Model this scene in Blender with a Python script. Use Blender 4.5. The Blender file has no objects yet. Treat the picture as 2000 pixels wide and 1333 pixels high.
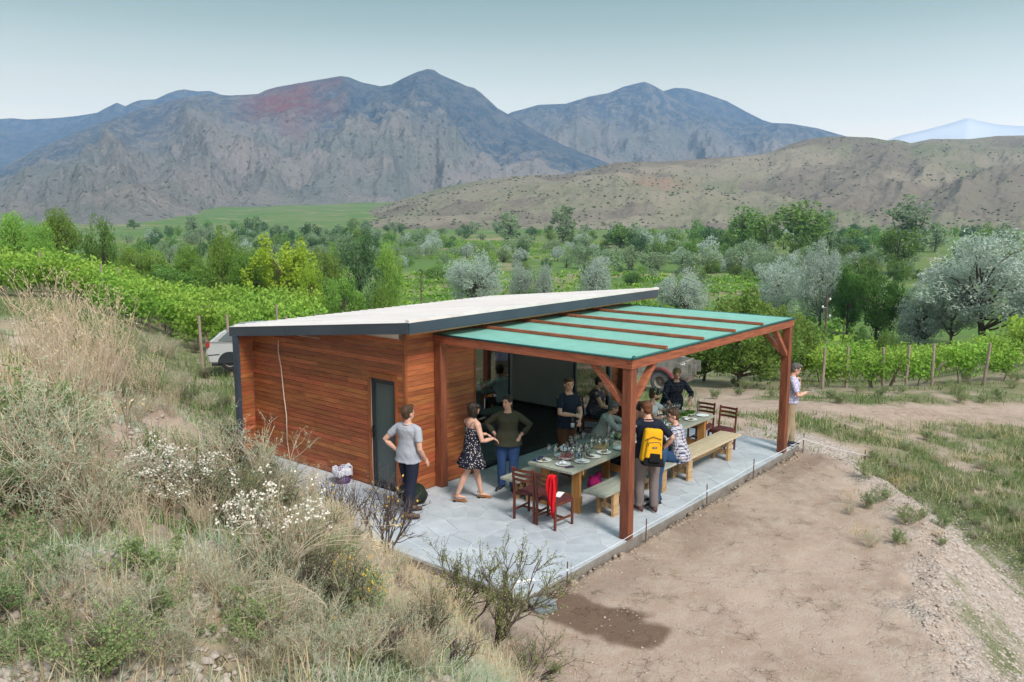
import bpy, bmesh, math, random
import numpy as np
from mathutils import Vector, Matrix, Euler
R_=random.Random(7); RS=np.random.RandomState(11)
sc=bpy.context.scene; COL=sc.collection; PI=math.pi; rad=math.radians
# ------------------------------------------------------------ camera, sky, sun, exposure
CAM=np.array([-10.1546,-6.1529,4.708]); YAW,PIT,ROLL,FPX=0.6864,0.1507,-0.0017,1642.47
cd=bpy.data.cameras.new('camera'); cam=bpy.data.objects.new('camera',cd); COL.objects.link(cam); sc.camera=cam
cd.sensor_width=36; cd.lens=36*FPX/2000; cd.clip_start=.1; cd.clip_end=20000
def camrot():
    cy,sy,cp,sp=math.cos(YAW),math.sin(YAW),math.cos(PIT),math.sin(PIT)
    f=np.array([cy*cp,sy*cp,-sp]); r=np.array([sy,-cy,0.]); d=np.cross(f,r)
    c,s=math.cos(ROLL),math.sin(ROLL)
    return np.array([c*r+s*d,-s*r+c*d,f])
CM=camrot()
cam.matrix_world=Matrix(((CM[0][0],-CM[1][0],-CM[2][0],CAM[0]),(CM[0][1],-CM[1][1],-CM[2][1],CAM[1]),(CM[0][2],-CM[1][2],-CM[2][2],CAM[2]),(0,0,0,1)))
w=bpy.data.worlds.new("World"); sc.world=w; w.use_nodes=True; nt=w.node_tree
for n in list(nt.nodes): nt.nodes.remove(n)
def N(nt,t,**k):
    n=nt.nodes.new(t)
    for a,b in k.items():
        if a=='inp':
            for i,v in b.items(): n.inputs[i].default_value=v
        else: setattr(n,a,b)
    return n
SUN_EL,SUN_AZ=48.,250.   # degrees: elevation, direction the light comes from (from +X, counter-clockwise)
sky=N(nt,'ShaderNodeTexSky',sky_type='NISHITA'); sky.sun_disc=False
sky.sun_elevation=rad(SUN_EL); sky.sun_rotation=rad(90-SUN_AZ); sky.air_density=.4; sky.dust_density=5; sky.ozone_density=0
bg1=N(nt,'ShaderNodeBackground',inp={1:.02}); nt.links.new(sky.outputs[0],bg1.inputs[0])
tc=N(nt,'ShaderNodeTexCoord'); sx=N(nt,'ShaderNodeSeparateXYZ'); nt.links.new(tc.outputs['Generated'],sx.inputs[0])
cr=N(nt,'ShaderNodeValToRGB'); nt.links.new(sx.outputs[2],cr.inputs[0])
els=cr.color_ramp.elements
stops=[(0,(1.78,1.48,1.06)),(.055,(1.68,1.44,1.06)),(.10,(1.28,1.19,.92)),(.155,(.76,.80,.63)),(.20,(.44,.53,.42)),(.235,(.30,.40,.32)),(.40,(.40,.50,.50)),(1,(.54,.67,.76))]
els[0].position=0; els[0].color=(*stops[0][1],1); els[1].position=1; els[1].color=(*stops[-1][1],1)
for p,c in stops[1:-1]:
    e=els.new(p); e.color=(*c,1)
bg2=N(nt,'ShaderNodeBackground',inp={1:.54}); nt.links.new(cr.outputs[0],bg2.inputs[0])
ad=N(nt,'ShaderNodeAddShader'); nt.links.new(bg1.outputs[0],ad.inputs[0]); nt.links.new(bg2.outputs[0],ad.inputs[1])
wo=N(nt,'ShaderNodeOutputWorld'); nt.links.new(ad.outputs[0],wo.inputs[0])
sl=bpy.data.lights.new('sun','SUN'); sl.energy=2.0; sl.angle=rad(14); sl.color=(1,.94,.86)
so=bpy.data.objects.new('sun',sl); COL.objects.link(so)
so.rotation_euler=Vector((math.cos(rad(SUN_AZ))*math.cos(rad(SUN_EL)),math.sin(rad(SUN_AZ))*math.cos(rad(SUN_EL)),math.sin(rad(SUN_EL)))).to_track_quat('Z','Y').to_euler()
sc.view_settings.view_transform='Standard'; sc.view_settings.look='None'; sc.view_settings.gamma=1; sc.view_settings.exposure=0.98
sc.view_settings.use_curve_mapping=False
sc.cycles.max_bounces=8; sc.cycles.transparent_max_bounces=48; sc.cycles.volume_bounces=1
sc.cycles.use_adaptive_sampling=True; sc.cycles.adaptive_threshold=.02; sc.cycles.use_denoising=True
sc.cycles.caustics_reflective=False; sc.cycles.caustics_refractive=False
# ------------------------------------------------------------ numeric noise
def _h(ix,iy,s):
    v=np.sin(ix*127.1+iy*311.7+s*74.7)*43758.5453
    return v-np.floor(v)
def vn(x,y,s=0):
    ix,iy=np.floor(x),np.floor(y); fx,fy=x-ix,y-iy
    fx=fx*fx*(3-2*fx); fy=fy*fy*(3-2*fy)
    return (_h(ix,iy,s)*(1-fx)+_h(ix+1,iy,s)*fx)*(1-fy)+(_h(ix,iy+1,s)*(1-fx)+_h(ix+1,iy+1,s)*fx)*fy
def fbm(x,y,o=4,s=0,g=.5):
    t=0;a=1;n=0
    for i in range(o):
        t=t+a*vn(x*2**i+i*13.7,y*2**i-i*7.3,s+i); n+=a; a*=g
    return t/n
def ridged(x,y,o=5,s=0,g=.5):
    t=0;a=1;n=0
    for i in range(o):
        t=t+a*(1-np.abs(2*vn(x*2**i+i*5.7,y*2**i+i*3.3,s+i)-1))**1.6; n+=a; a*=g
    return t/n
def ss(a,b,x): 
    t=np.clip((x-a)/(b-a),0,1); return t*t*(3-2*t)
# ------------------------------------------------------------ mesh helpers
def mesh_np(name,V,Q,mat=None,attr=None,smooth=False,idx=None,mats=None):
    V=np.asarray(V,np.float32); Q=np.asarray(Q,np.int32); k=Q.shape[1]
    me=bpy.data.meshes.new(name); me.vertices.add(len(V)); me.vertices.foreach_set('co',V.ravel())
    me.loops.add(Q.size); me.loops.foreach_set('vertex_index',Q.ravel())
    me.polygons.add(len(Q)); me.polygons.foreach_set('loop_start',np.arange(0,Q.size,k,dtype=np.int32)); me.polygons.foreach_set('loop_total',np.full(len(Q),k,np.int32))
    if smooth: me.polygons.foreach_set('use_smooth',np.ones(len(Q),bool))
    for m in (mats or ([mat] if mat else [])): me.materials.append(m)
    if idx is not None: me.polygons.foreach_set('material_index',np.asarray(idx,np.int32))
    me.update(calc_edges=True)
    for an,(dom,vals) in (attr or {}).items():
        vals=np.asarray(vals,np.float32)
        if vals.ndim==1: a=me.attributes.new(an,'FLOAT',dom); a.data.foreach_set('value',vals)
        else:
            a=me.attributes.new(an,'FLOAT_VECTOR',dom); a.data.foreach_set('vector',vals.ravel())
    return me
def link(name,me,parent=None,loc=None,rz=None):
    o=bpy.data.objects.new(name,me); COL.objects.link(o)
    if parent is not None: o.parent=parent
    if loc is not None: o.location=loc
    if rz is not None: o.rotation_euler=(0,0,rz)
    return o
def thing(name,label,cat,loc=(0,0,0),rz=0,group=None,me=None):
    o=link(name,me,None,loc,rz); o['label']=label; o['category']=cat
    if group: o['group']=group
    return o
def struct(name,me,parent=None):
    o=link(name,me,parent)
    if parent is None: o['kind']='structure'
    return o
def dup(root,loc=None,rz=None,label=None,sc_=None):
    r=root.copy(); COL.objects.link(r)
    if loc is not None: r.location=loc
    if rz is not None: r.rotation_euler=(0,0,rz)
    if label: r['label']=label
    if sc_ is not None: r.scale=(sc_,sc_,sc_) if not hasattr(sc_,'__len__') else sc_
    for ch in list(root.children):
        c=ch.copy(); COL.objects.link(c); c.parent=r
        for g in ch.children:
            d=g.copy(); COL.objects.link(d); d.parent=c
    return r
class B:
    def __init__(s): s.v=[];s.f=[];s.m=[];s.cm=0
    def add(s,V,F):
        n=len(s.v); s.v+= [tuple(map(float,p)) for p in V]; s.f+=[tuple(i+n for i in f) for f in F]; s.m+=[s.cm]*len(F); return s
    def box(s,c,d,rz=0,M=None):
        x,y,z=d[0]/2,d[1]/2,d[2]/2
        V=[Vector((a*x,b*y,e*z)) for a in(-1,1) for b in(-1,1) for e in(-1,1)]
        T=Matrix.Translation(Vector(c))@(M if M is not None else Matrix.Rotation(rz,4,'Z'))
        return s.add([T@p for p in V],[(0,1,3,2),(4,6,7,5),(0,4,5,1),(2,3,7,6),(0,2,6,4),(1,5,7,3)])
    def bbox(s,a,b): return s.box([(a[i]+b[i])/2 for i in range(3)],[abs(b[i]-a[i]) for i in range(3)])
    def bar(s,p,q,w,h,up=(0,0,1)):
        p,q=Vector(p),Vector(q); z=(q-p).normalized(); x=Vector(up).cross(z)
        if x.length<1e-4: x=Vector((1,0,0))
        x.normalize(); y=z.cross(x)
        V=[o+x*a*w/2+y*b*h/2 for o in(p,q) for a,b in((-1,-1),(1,-1),(1,1),(-1,1))]
        return s.add(V,[(3,2,1,0),(4,5,6,7),(0,1,5,4),(1,2,6,5),(2,3,7,6),(3,0,4,7)])
    def tube(s,P,r,n=8,cap=True):
        P=[Vector(p) for p in P]; rr=r if hasattr(r,'__len__') else [r]*len(P)
        V=[];F=[]; px=None
        for i,p in enumerate(P):
            t=(P[min(i+1,len(P)-1)]-P[max(i-1,0)]); 
            if t.length<1e-7: t=Vector((0,0,1))
            t.normalize()
            if px is None: px=t.orthogonal().normalized()
            px=(px-t*px.dot(t)); px=px.normalized() if px.length>1e-5 else t.orthogonal().normalized()
            py=t.cross(px)
            for k in range(n):
                a=2*PI*k/n; V.append(p+(px*math.cos(a)+py*math.sin(a))*rr[i])
        for i in range(len(P)-1):
            for k in range(n):
                a=i*n+k; b=i*n+(k+1)%n; F.append((a,b,b+n,a+n))
        if cap and n>2: F.append(tuple(range(n-1,-1,-1))); F.append(tuple(range((len(P)-1)*n,len(P)*n)))
        return s.add(V,F)
    def lathe(s,prof,c=(0,0,0),n=16,M=None,cap=True):
        V=[];F=[]
        for r,z in prof:
            for k in range(n):
                a=2*PI*k/n; p=Vector((r*math.cos(a),r*math.sin(a),z))
                if M is not None: p=M@p
                V.append(p+Vector(c))
        for i in range(len(prof)-1):
            for k in range(n):
                a=i*n+k;b=i*n+(k+1)%n; F.append((a,b,b+n,a+n))
        if cap and prof[0][0]>1e-6: F.append(tuple(range(n-1,-1,-1)))
        if cap and prof[-1][0]>1e-6: F.append(tuple(range((len(prof)-1)*n,len(prof)*n)))
        return s.add(V,F)
    def ell(s,c,r,M=None,n=12,m=8):
        V=[];F=[]
        for i in range(m+1):
            t=PI*i/m
            for k in range(n):
                a=2*PI*k/n; p=Vector((r[0]*math.sin(t)*math.cos(a),r[1]*math.sin(t)*math.sin(a),r[2]*math.cos(t)))
                if M is not None: p=M@p
                V.append(p+Vector(c))
        for i in range(m):
            for k in range(n):
                a=i*n+k;b=i*n+(k+1)%n; F.append((a,a+n,b+n,b))
        return s.add(V,F)
    def mesh(s,name,mat,smooth=False,bevel=0):
        me=bpy.data.meshes.new(name); me.from_pydata(s.v,[],s.f)
        mats=mat if isinstance(mat,(list,tuple)) else [mat]
        for m in mats: me.materials.append(m)
        if len(mats)>1: me.polygons.foreach_set('material_index',s.m)
        if smooth is True: me.polygons.foreach_set('use_smooth',[True]*len(me.polygons))
        if bevel:
            bm=bmesh.new(); bm.from_mesh(me); bmesh.ops.bevel(bm,geom=list(bm.edges),offset=bevel,segments=1,affect='EDGES',clamp_overlap=True); bm.to_mesh(me); bm.free()
        if smooth=='angle': 
            me.polygons.foreach_set('use_smooth',[True]*len(me.polygons)); me.set_sharp_from_angle(angle=rad(40))
        me.update(); return me
    def obj(s,name,mat,parent=None,smooth=False,bevel=0,loc=None): return link(name,s.mesh(name,mat,smooth,bevel),parent,loc)
def rc(a): return R_.uniform(-a,a)
# ------------------------------------------------------------ materials
def mat(name,c1,c2=None,scale=5,rough=.8,bump=0,bscale=None,objrand=0,metal=0,spec=.3,coord='Object',stretch=(1,1,1),detail=5,contrast=(.35,.65),objramp=None,transl=0,attr=None,coat=0,hue=None):
    m=bpy.data.materials.new(name); m.use_nodes=True; t=m.node_tree; p=t.nodes['Principled BSDF']; L=t.links.new
    p.inputs['Roughness'].default_value=rough; p.inputs['Metallic'].default_value=metal; p.inputs['Specular IOR Level'].default_value=spec
    if coat: p.inputs['Coat Weight'].default_value=coat
    c2=c2 or c1
    col=None
    if coord=='Position': g=N(t,'ShaderNodeNewGeometry'); src=g.outputs['Position']
    else: g=N(t,'ShaderNodeTexCoord'); src=g.outputs[coord]
    mp=N(t,'ShaderNodeMapping'); mp.inputs['Scale'].default_value=stretch; L(src,mp.inputs[0])
    oi=N(t,'ShaderNodeObjectInfo')
    if objrand or objramp:
        mu=N(t,'ShaderNodeMath',operation='MULTIPLY',inp={1:37.}); L(oi.outputs['Random'],mu.inputs[0]); L(mu.outputs[0],mp.inputs['Location'])
    no=N(t,'ShaderNodeTexNoise',inp={'Scale':scale,'Detail':detail,'Roughness':.6}); L(mp.outputs[0],no.inputs['Vector'])
    mr=N(t,'ShaderNodeMapRange',inp={1:contrast[0],2:contrast[1]}); L(no.outputs[0],mr.inputs[0])
    mx=N(t,'ShaderNodeMix',data_type='RGBA'); mx.inputs[6].default_value=(*c1,1); mx.inputs[7].default_value=(*c2,1)
    if attr:
        at=N(t,'ShaderNodeAttribute',attribute_name=attr); L(at.outputs['Fac'],mx.inputs[0])
    else: L(mr.outputs[0],mx.inputs[0])
    col=mx.outputs[2]
    if objrand:
        hs=N(t,'ShaderNodeHueSaturation'); L(col,hs.inputs['Color'])
        m2=N(t,'ShaderNodeMapRange',inp={3:1-objrand,4:1+objrand}); L(oi.outputs['Random'],m2.inputs[0]); L(m2.outputs[0],hs.inputs['Value'])
        if hue:
            w1=N(t,'ShaderNodeMath',operation='MULTIPLY',inp={1:7.31}); L(oi.outputs['Random'],w1.inputs[0]); fr=N(t,'ShaderNodeMath',operation='FRACT'); L(w1.outputs[0],fr.inputs[0])
            m3=N(t,'ShaderNodeMapRange',inp={3:.5-hue,4:.5+hue}); L(fr.outputs[0],m3.inputs[0]); L(m3.outputs[0],hs.inputs['Hue'])
        col=hs.outputs[0]
    L(col,p.inputs['Base Color'])
    if bump:
        n2=N(t,'ShaderNodeTexNoise',inp={'Scale':bscale or scale*3,'Detail':6}); L(mp.outputs[0],n2.inputs['Vector'])
        b=N(t,'ShaderNodeBump',inp={'Strength':min(1,bump),'Distance':.02}); L(n2.outputs[0],b.inputs['Height']); L(b.outputs[0],p.inputs['Normal'])
    if transl:
        out=t.nodes['Material Output']; tr=N(t,'ShaderNodeBsdfTranslucent'); L(col,tr.inputs[0]); ms=N(t,'ShaderNodeMixShader',inp={0:transl}); L(p.outputs[0],ms.inputs[1]); L(tr.outputs[0],ms.inputs[2]); L(ms.outputs[0],out.inputs[0])
    m['col']=col.node.name
    return m
def glassmat(name,tint,fres=.5,rough=.02,base=.04,gl=(1,1,1)):
    m=bpy.data.materials.new(name); m.use_nodes=True; t=m.node_tree; L=t.links.new
    t.nodes.remove(t.nodes['Principled BSDF']); out=t.nodes['Material Output']
    a=N(t,'ShaderNodeBsdfTransparent'); a.inputs[0].default_value=(*tint,1)
    b=N(t,'ShaderNodeBsdfGlossy'); b.inputs['Roughness'].default_value=rough; b.inputs[0].default_value=(*gl,1)
    lw=N(t,'ShaderNodeLayerWeight',inp={0:fres}); ad=N(t,'ShaderNodeMath',operation='MULTIPLY_ADD',inp={1:1-base,2:base}); ad.use_clamp=True
    L(lw.outputs['Fresnel'],ad.inputs[0]); mx=N(t,'ShaderNodeMixShader'); L(ad.outputs[0],mx.inputs[0]); L(a.outputs[0],mx.inputs[1]); L(b.outputs[0],mx.inputs[2]); L(mx.outputs[0],out.inputs[0])
    return m
WOODS=(6,.7,6)
m_board=mat('stained_board',(.42,.135,.050),(.20,.060,.023),scale=4,rough=.5,bump=.25,bscale=18,objrand=.27,hue=.010,coord='Position',stretch=(.8,.8,9),spec=.35,contrast=(.3,.72))
m_post=mat('stained_timber',(.23,.075,.038),(.13,.04,.022),scale=5,rough=.55,bump=.3,bscale=14,objrand=.12,coord='Position',stretch=(3,3,.5))
m_beam=mat('stained_beam',(.36,.115,.06),(.20,.058,.03),scale=5,rough=.5,bump=.3,bscale=14,objrand=.1,coord='Position',stretch=(.7,.7,7))
m_pine=mat('raw_pine',(.50,.33,.17),(.34,.21,.105),scale=4,rough=.6,bump=.2,objrand=.15,stretch=(.6,5,5))
m_pineg=mat('greyed_pine_top',(.34,.35,.31),(.25,.25,.2),scale=4,rough=.55,bump=.2,objrand=.16,stretch=(.6,6,6))
m_pineleg=mat('pine_leg_timber',(.48,.24,.075),(.36,.165,.05),scale=4,rough=.55,bump=.2,objrand=.1,stretch=(5,5,.6))
m_fascia=mat('anthracite_metal',(.045,.066,.092),(.035,.053,.075),scale=1.2,rough=.38,spec=.5,metal=.1)
m_frame=mat('dark_frame',(.022,.028,.036),rough=.4,spec=.5)
m_roof=mat('white_roof_sheet',(.72,.68,.66),(.62,.57,.55),scale=1.5,rough=.55,stretch=(2,.3,1),objrand=.03)
m_tarp=mat('green_tarp',(.31,.68,.57),(.26,.60,.50),scale=3,rough=.6,bump=.15,bscale=30,transl=.35)
m_tarpe=mat('green_tarp_edge',(.02,.10,.10),rough=.6)
m_rail=mat('wall_trim',(.30,.10,.035),(.2,.06,.02),scale=4,rough=.5,coord='Position',stretch=(3,3,.6))
m_plaster=mat('grey_plaster',(.78,.79,.77),(.74,.75,.74),scale=2,rough=.9)
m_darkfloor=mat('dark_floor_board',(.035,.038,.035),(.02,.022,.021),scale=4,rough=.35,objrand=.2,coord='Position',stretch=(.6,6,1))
m_stone=mat('slate_flagstone',(.475,.51,.55),(.34,.375,.41),scale=2.2,rough=.75,bump=.35,bscale=12,objrand=.07,coord='Position',contrast=(.3,.7))
m_mortar=mat('grey_mortar',(.50,.53,.55),(.40,.43,.45),scale=4,rough=.9,bump=.4,coord='Position')
m_conc=mat('concrete_edge',(.27,.245,.22),(.19,.165,.145),scale=5,rough=.95,bump=.5,coord='Position')
m_glass=glassmat('window_glass',(.42,.50,.47),fres=.32,base=.17,rough=.01)
m_doorglass=mat('frosted_door_glass',(.06,.085,.085),(.05,.07,.075),scale=1,rough=.28,spec=.6)
m_chrome=mat('dark_handle',(.05,.05,.05),rough=.3,metal=.8)
# ------------------------------------------------------------ terrain
FW=np.array([math.cos(YAW),math.sin(YAW)]); RT=np.array([math.sin(YAW),-math.cos(YAW)])
PLAT=np.array([(-2.6,3.4),(-3.2,0.3),(-3.9,-1.6),(-4.6,-3.6),(-3.9,-5.4),(-2.4,-5.2),(-.92,-4.5),(.76,-3.72),(3.4,-3.2),(4.85,-2.25),(5.9,-1.3),(6.5,-.6),(6.7,.3),(6.9,9.),(-1.6,9.5),(-1.7,6.)])
def sdist(X,Y,P):
    d=np.full(X.shape,1e9); ins=np.zeros(X.shape,bool); n=len(P)
    for i in range(n):
        a,b=P[i],P[(i+1)%n]; e=b-a; L=e@e
        t=np.clip(((X-a[0])*e[0]+(Y-a[1])*e[1])/L,0,1); d=np.minimum(d,np.hypot(X-a[0]-t*e[0],Y-a[1]-t*e[1]))
        c=((a[1]>Y)!=(b[1]>Y))&(X<(b[0]-a[0])*(Y-a[1])/(b[1]-a[1]+1e-12)+a[0]); ins^=c
    return np.where(ins,-d,d)
TOEy=[-40,-9,-6.2,-4,-1.5,0,4,6,9,14,30]; TOEx=[-9,-7.5,-6.2,-4.9,-3.85,-3.15,-2.65,-1.9,-1.4,-.5,3]
def terr(X,Y,full=False):
    X=np.asarray(X,float);Y=np.asarray(Y,float)
    f=(X-CAM[0])*FW[0]+(Y-CAM[1])*FW[1]; r=(X-CAM[0])*RT[0]+(Y-CAM[1])*RT[1]
    a=r/np.maximum(f,.5)
    zr=np.interp(f,[0,14,18,24,30,36,50,70,95,800,1700,3000],[-.6,-.3,-.25,-.75,-1.5,-2.3,-4.4,-7.3,-10,-10,26,60])
    zl=np.interp(f,[0,12,20,30,42,60,80,120,800,1700,3000],[3.1,3.1,2.2,1.3,.9,-.3,-3,-10,-10,26,60])
    zm=np.interp(f,[0,14,18,24,30,40,50,62,76,95,112,800,1700,3000],[-.6,-.3,-.25,-.65,-1.0,-1.2,-1.6,-2.2,-4.2,-8,-10,-10,26,60])
    wm=ss(-.10,-.24,a)*(f>20); zr=zr*(1-wm)+zm*wm
    t=1-ss(-.56,-.36,a); t=np.where(f<1,0,t)
    z=zr*(1-t)+zl*t
    amp=ss(20,60,f)*.5; z=z+(fbm(X/14,Y/14,3,3)-.5)*amp*2
    # slope falling away to the right of the levelled platform, rising again far right
    D=sdist(X,Y,PLAT)
    out=np.maximum(D,0)
    rs=ss(5,-2,Y)*ss(2,-1,X-9.5)
    side=((X>-5)&(Y<3)).astype(float)*ss(3.0,-1.5,Y)*np.maximum(ss(-2.2,-.6,X),ss(-4.2,-4.9,Y))
    low=-.085-1.2*ss(0,2.2,out)-.35*ss(2,7,out)
    low=low+ss(3,9,X)*(.55*ss(1,4,out))
    z=z*(1-side)+low*side if True else z
    # track level beyond the platform on the far side
    near=ss(5,0,out)*(1-side); z=z*(1-near)+(-.12-.03*out)*near
    # bank on the left
    toe=np.interp(Y,TOEy,TOEx)+ (fbm(X*.5,Y*.5,2,9)-.5)*.5
    s_=toe-X
    plate=np.interp(f,[0,3,6,10,14,18,30,60],[3.05,3.05,3.25,3.2,2.5,1.9,.9,0.]); plate=plate*(1-t)+np.maximum(zl,plate)*t
    bank=-.085+np.maximum(0,s_)*.86
    bank=np.where(bank>plate-.5, plate-.5*np.exp(-(bank-plate+.5)/.5), bank)
    bn=ss(0,1.2,s_)
    bank=bank+(fbm(X*.9,Y*.9,4,5)-.5)*.7*bn+(fbm(X*3,Y*3,3,6)-.5)*.16*bn
    use=s_>0
    lim=(f<60)
    wb=ss(30,17,f); z=np.where(use,bank*wb+z*(1-wb),z)
    inside=ss(.25,-.15,D)*(1-ss(0,.6,s_)); z=z*(1-inside)+(-.085)*inside
    # fine relief
    grav=ss(-.7,.2,D)*(1-ss(2.2,3.4,out))*side*(1-bn)
    z=z+grav*(fbm(X*5,Y*5,3,21)-.5)*.16
    dirt=inside*ss(-.1,-1,-out-.01)*0
    z=z+(fbm(X*2.1,Y*2.1,3,31)-.5)*.05*(1-ss(20,60,f))+(fbm(X*.45,Y*.45,2,33)-.5)*.10*ss(.3,2,out)*(1-ss(30,60,f))
    z=np.where((X>-2.52)&(X<6.62)&(Y>-.12)&(Y<8.6),-.22,z)
    if full: return z,dict(D=D,out=out,f=f,r=r,a=a,side=side,bn=bn,s=s_,grav=grav)
    return z
def ray(u,v):
    return np.array([(u-1000)/FPX,(v-666.5)/FPX,1.])@CM
def gz(u,v,z=0):
    d=ray(u,v); return CAM+d*(z-CAM[2])/d[2]
def gy(u,v,y): d=ray(u,v); return CAM+d*(y-CAM[1])/d[1]
def at(u,v,fmax=3000):
    d=ray(u,v); d=d/np.hypot(d[0],d[1]); ts=np.exp(np.linspace(math.log(1.2),math.log(fmax),1500))
    P=CAM+ts[:,None]*d; h=P[:,2]-terr(P[:,0],P[:,1]); k=np.argmax(h<0)
    if h[k]>0: k=len(ts)-1
    t0,t1=ts[max(k-1,0)],ts[k]
    for _ in range(8):
        tm=(t0+t1)/2; p=CAM+tm*d
        if p[2]<terr(p[0],p[1]): t1=tm
        else: t0=tm
    p=CAM+t1*d; return np.array([p[0],p[1],float(terr(p[0],p[1]))])
def atd(u,f):   # ground point in the direction of column u at forward distance f
    a=(u-1000)/FPX; p=CAM[:2]+FW*f+RT*a*f*math.cos(PIT)*1.0
    return np.array([p[0],p[1],float(terr(p[0],p[1]))])
# ground sheet
na,nr=620,640
az=np.linspace(rad(-62),rad(62),na); az=np.sign(az)*np.abs(az)/1.0
rr=np.exp(np.concatenate([np.linspace(math.log(1.0),math.log(40),440,endpoint=False),np.linspace(math.log(40),math.log(2600),nr-440)]))
AA,RR=np.meshgrid(az,rr,indexing='ij'); GX=CAM[0]+RR*np.cos(YAW+AA); GY=CAM[1]+RR*np.sin(YAW+AA)
GZ,gm=terr(GX,GY,True)
i=np.arange(na-1)[:,None]*nr+np.arange(nr-1)[None,:]; Q=np.stack([i,i+nr,i+nr+1,i+1],-1).reshape(-1,4)
# masks: x grass density, y gravel, z wetness/field
nz=fbm(GX*.55,GY*.55,4,41); nz2=fbm(GX*2.3,GY*2.3,3,42)
out,f_,a_=gm['out'],gm['f'],gm['a']
trk=np.zeros_like(GX)
def polyd(X,Y,P):
    d=np.full(X.shape,1e9)
    for i in range(len(P)-1):
        a,b=np.array(P[i]),np.array(P[i+1]); e=b-a; t=np.clip(((X-a[0])*e[0]+(Y-a[1])*e[1])/(e@e),0,1); d=np.minimum(d,np.hypot(X-a[0]-t*e[0],Y-a[1]-t*e[1]))
    return d
TRK=[at(1390,742)[:2],at(1440,800)[:2],at(1560,792)[:2],at(1720,806)[:2],at(1860,806)[:2],at(2100,800)[:2]]
trk=1-ss(.5,1.7,polyd(GX,GY,TRK)+(nz2-.5)*1.6)
yard=(1-ss(1.5,4.5,out))*(GX>5.5)*(GY>-.6)
grass=ss(.42,.58,nz*.6+nz2*.4)
grass=np.where((gm['side']>.3)&(out>2.0),ss(.32,.5,nz*.6+nz2*.4),grass)
grass=grass*ss(.3,1.6,out+(nz2-.5)*2)
grass=np.clip(grass*(1-trk)*(1-.8*yard),0,1)
grass=np.where(f_>24,np.maximum(grass,ss(24,34,f_)*.8),grass)
grass=grass*(1-.6*gm['bn']*(f_<30))
RD=[atd(1300,72)[:2],atd(1700,66)[:2],atd(1900,62)[:2],atd(2200,56)[:2]]
grass=grass*ss(.8,2.0,polyd(GX,GY,RD))
grav=np.clip(ss(-.6,.6,gm['D']+(nz2-.5)*1.2)*(1-ss(2.0,3.2,out+(nz-.5)*2.5))*(gm['side']>.2),0,1)*(1-gm['bn'])
wp=[(at(1110,1195)[:2],.42,.30),(at(1170,1210)[:2],.55,.28),(at(1240,1240)[:2],.40,.22)]
wet=np.zeros_like(GX)
for c,ra,rb in wp:
    c=np.array(c); dx=(GX-c[0]);dy=(GY-c[1]); u_=dx*RT[0]+dy*RT[1]; v_=dx*FW[0]+dy*FW[1]
    wet=np.maximum(wet,1-ss(.75,1.0,np.hypot(u_/ra,v_/(rb*1.6))+(nz2-.5)*.9))
damp=(1-ss(.1,.9,np.abs(GY+.35)+(nz2-.5)*.8))*(GX>-2.6)*(GX<6.6)*.4
wet=np.maximum(wet,damp*ss(.45,.6,nz))
field=ss(60,110,f_)
ma=np.stack([grass,grav,wet],-1).reshape(-1,3)
m_ground=bpy.data.materials.new('ground_earth'); m_ground.use_nodes=True; t=m_ground.node_tree; L=t.links.new; p=t.nodes['Principled BSDF']; p.inputs['Roughness'].default_value=.95; p.inputs['Specular IOR Level'].default_value=.15
geo=N(t,'ShaderNodeNewGeometry'); at_=N(t,'ShaderNodeAttribute',attribute_name='mask'); sp=N(t,'ShaderNodeSeparateXYZ'); L(at_.outputs['Vector'],sp.inputs[0])
def noise(sc_,det=6,rough=.6,mp=None,off=0):
    n=N(t,'ShaderNodeTexNoise',inp={'Scale':sc_,'Detail':det,'Roughness':rough}); L(mp or geo.outputs['Position'],n.inputs['Vector']); return n
def mixc(fac,a,b):
    m=N(t,'ShaderNodeMix',data_type='RGBA'); 
    if hasattr(fac,'links'): L(fac,m.inputs[0])
    else: m.inputs[0].default_value=fac
    for k,x in((6,a),(7,b)):
        if isinstance(x,tuple): m.inputs[k].default_value=(*x,1)
        else: L(x,m.inputs[k])
    return m.outputs[2]
def ramp(s,a,b,lo=0,hi=1):
    m=N(t,'ShaderNodeMapRange',inp={1:a,2:b,3:lo,4:hi}); L(s,m.inputs[0]); return m.outputs[0]
def mul(a,b,op='MULTIPLY'):
    m=N(t,'ShaderNodeMath',operation=op); 
    for k,x in enumerate((a,b)):
        if isinstance(x,(int,float)): m.inputs[k].default_value=x
        else: L(x,m.inputs[k])
    return m.outputs[0]
n1=noise(.7); n2=noise(6); n3=noise(38); n4=noise(2.2)
dirt=mixc(ramp(n1.outputs[0],.35,.65),(.43,.325,.26),(.32,.23,.175))
dirt=mixc(ramp(n2.outputs[0],.42,.7,0,.75),dirt,(.44,.365,.30))
dirt=mixc(ramp(n4.outputs[0],.58,.72,0,.6),dirt,(.22,.155,.108))
dirt=mixc(ramp(n3.outputs[0],.60,.72,0,.5),dirt,(.52,.46,.40))
vo=N(t,'ShaderNodeTexVoronoi',feature='DISTANCE_TO_EDGE',inp={'Scale':4.5}); dv=N(t,'ShaderNodeVectorMath',operation='MULTIPLY_ADD'); L(n2.outputs['Color'],dv.inputs[0]); dv.inputs[1].default_value=(.25,.25,.25); L(geo.outputs['Position'],dv.inputs[2]); L(dv.outputs[0],vo.inputs['Vector'])
crk=mul(ramp(vo.outputs[0],0,.018,1,0),ramp(n4.outputs[0],.50,.62,0,1))
crk=mul(crk,mul(sp.outputs[0],-1,'MULTIPLY_ADD') if False else 1.0)
dirt=mixc(mul(crk,.6),dirt,(.13,.09,.065))
vg=N(t,'ShaderNodeTexVoronoi',inp={'Scale':22}); L(geo.outputs['Position'],vg.inputs['Vector'])
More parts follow.
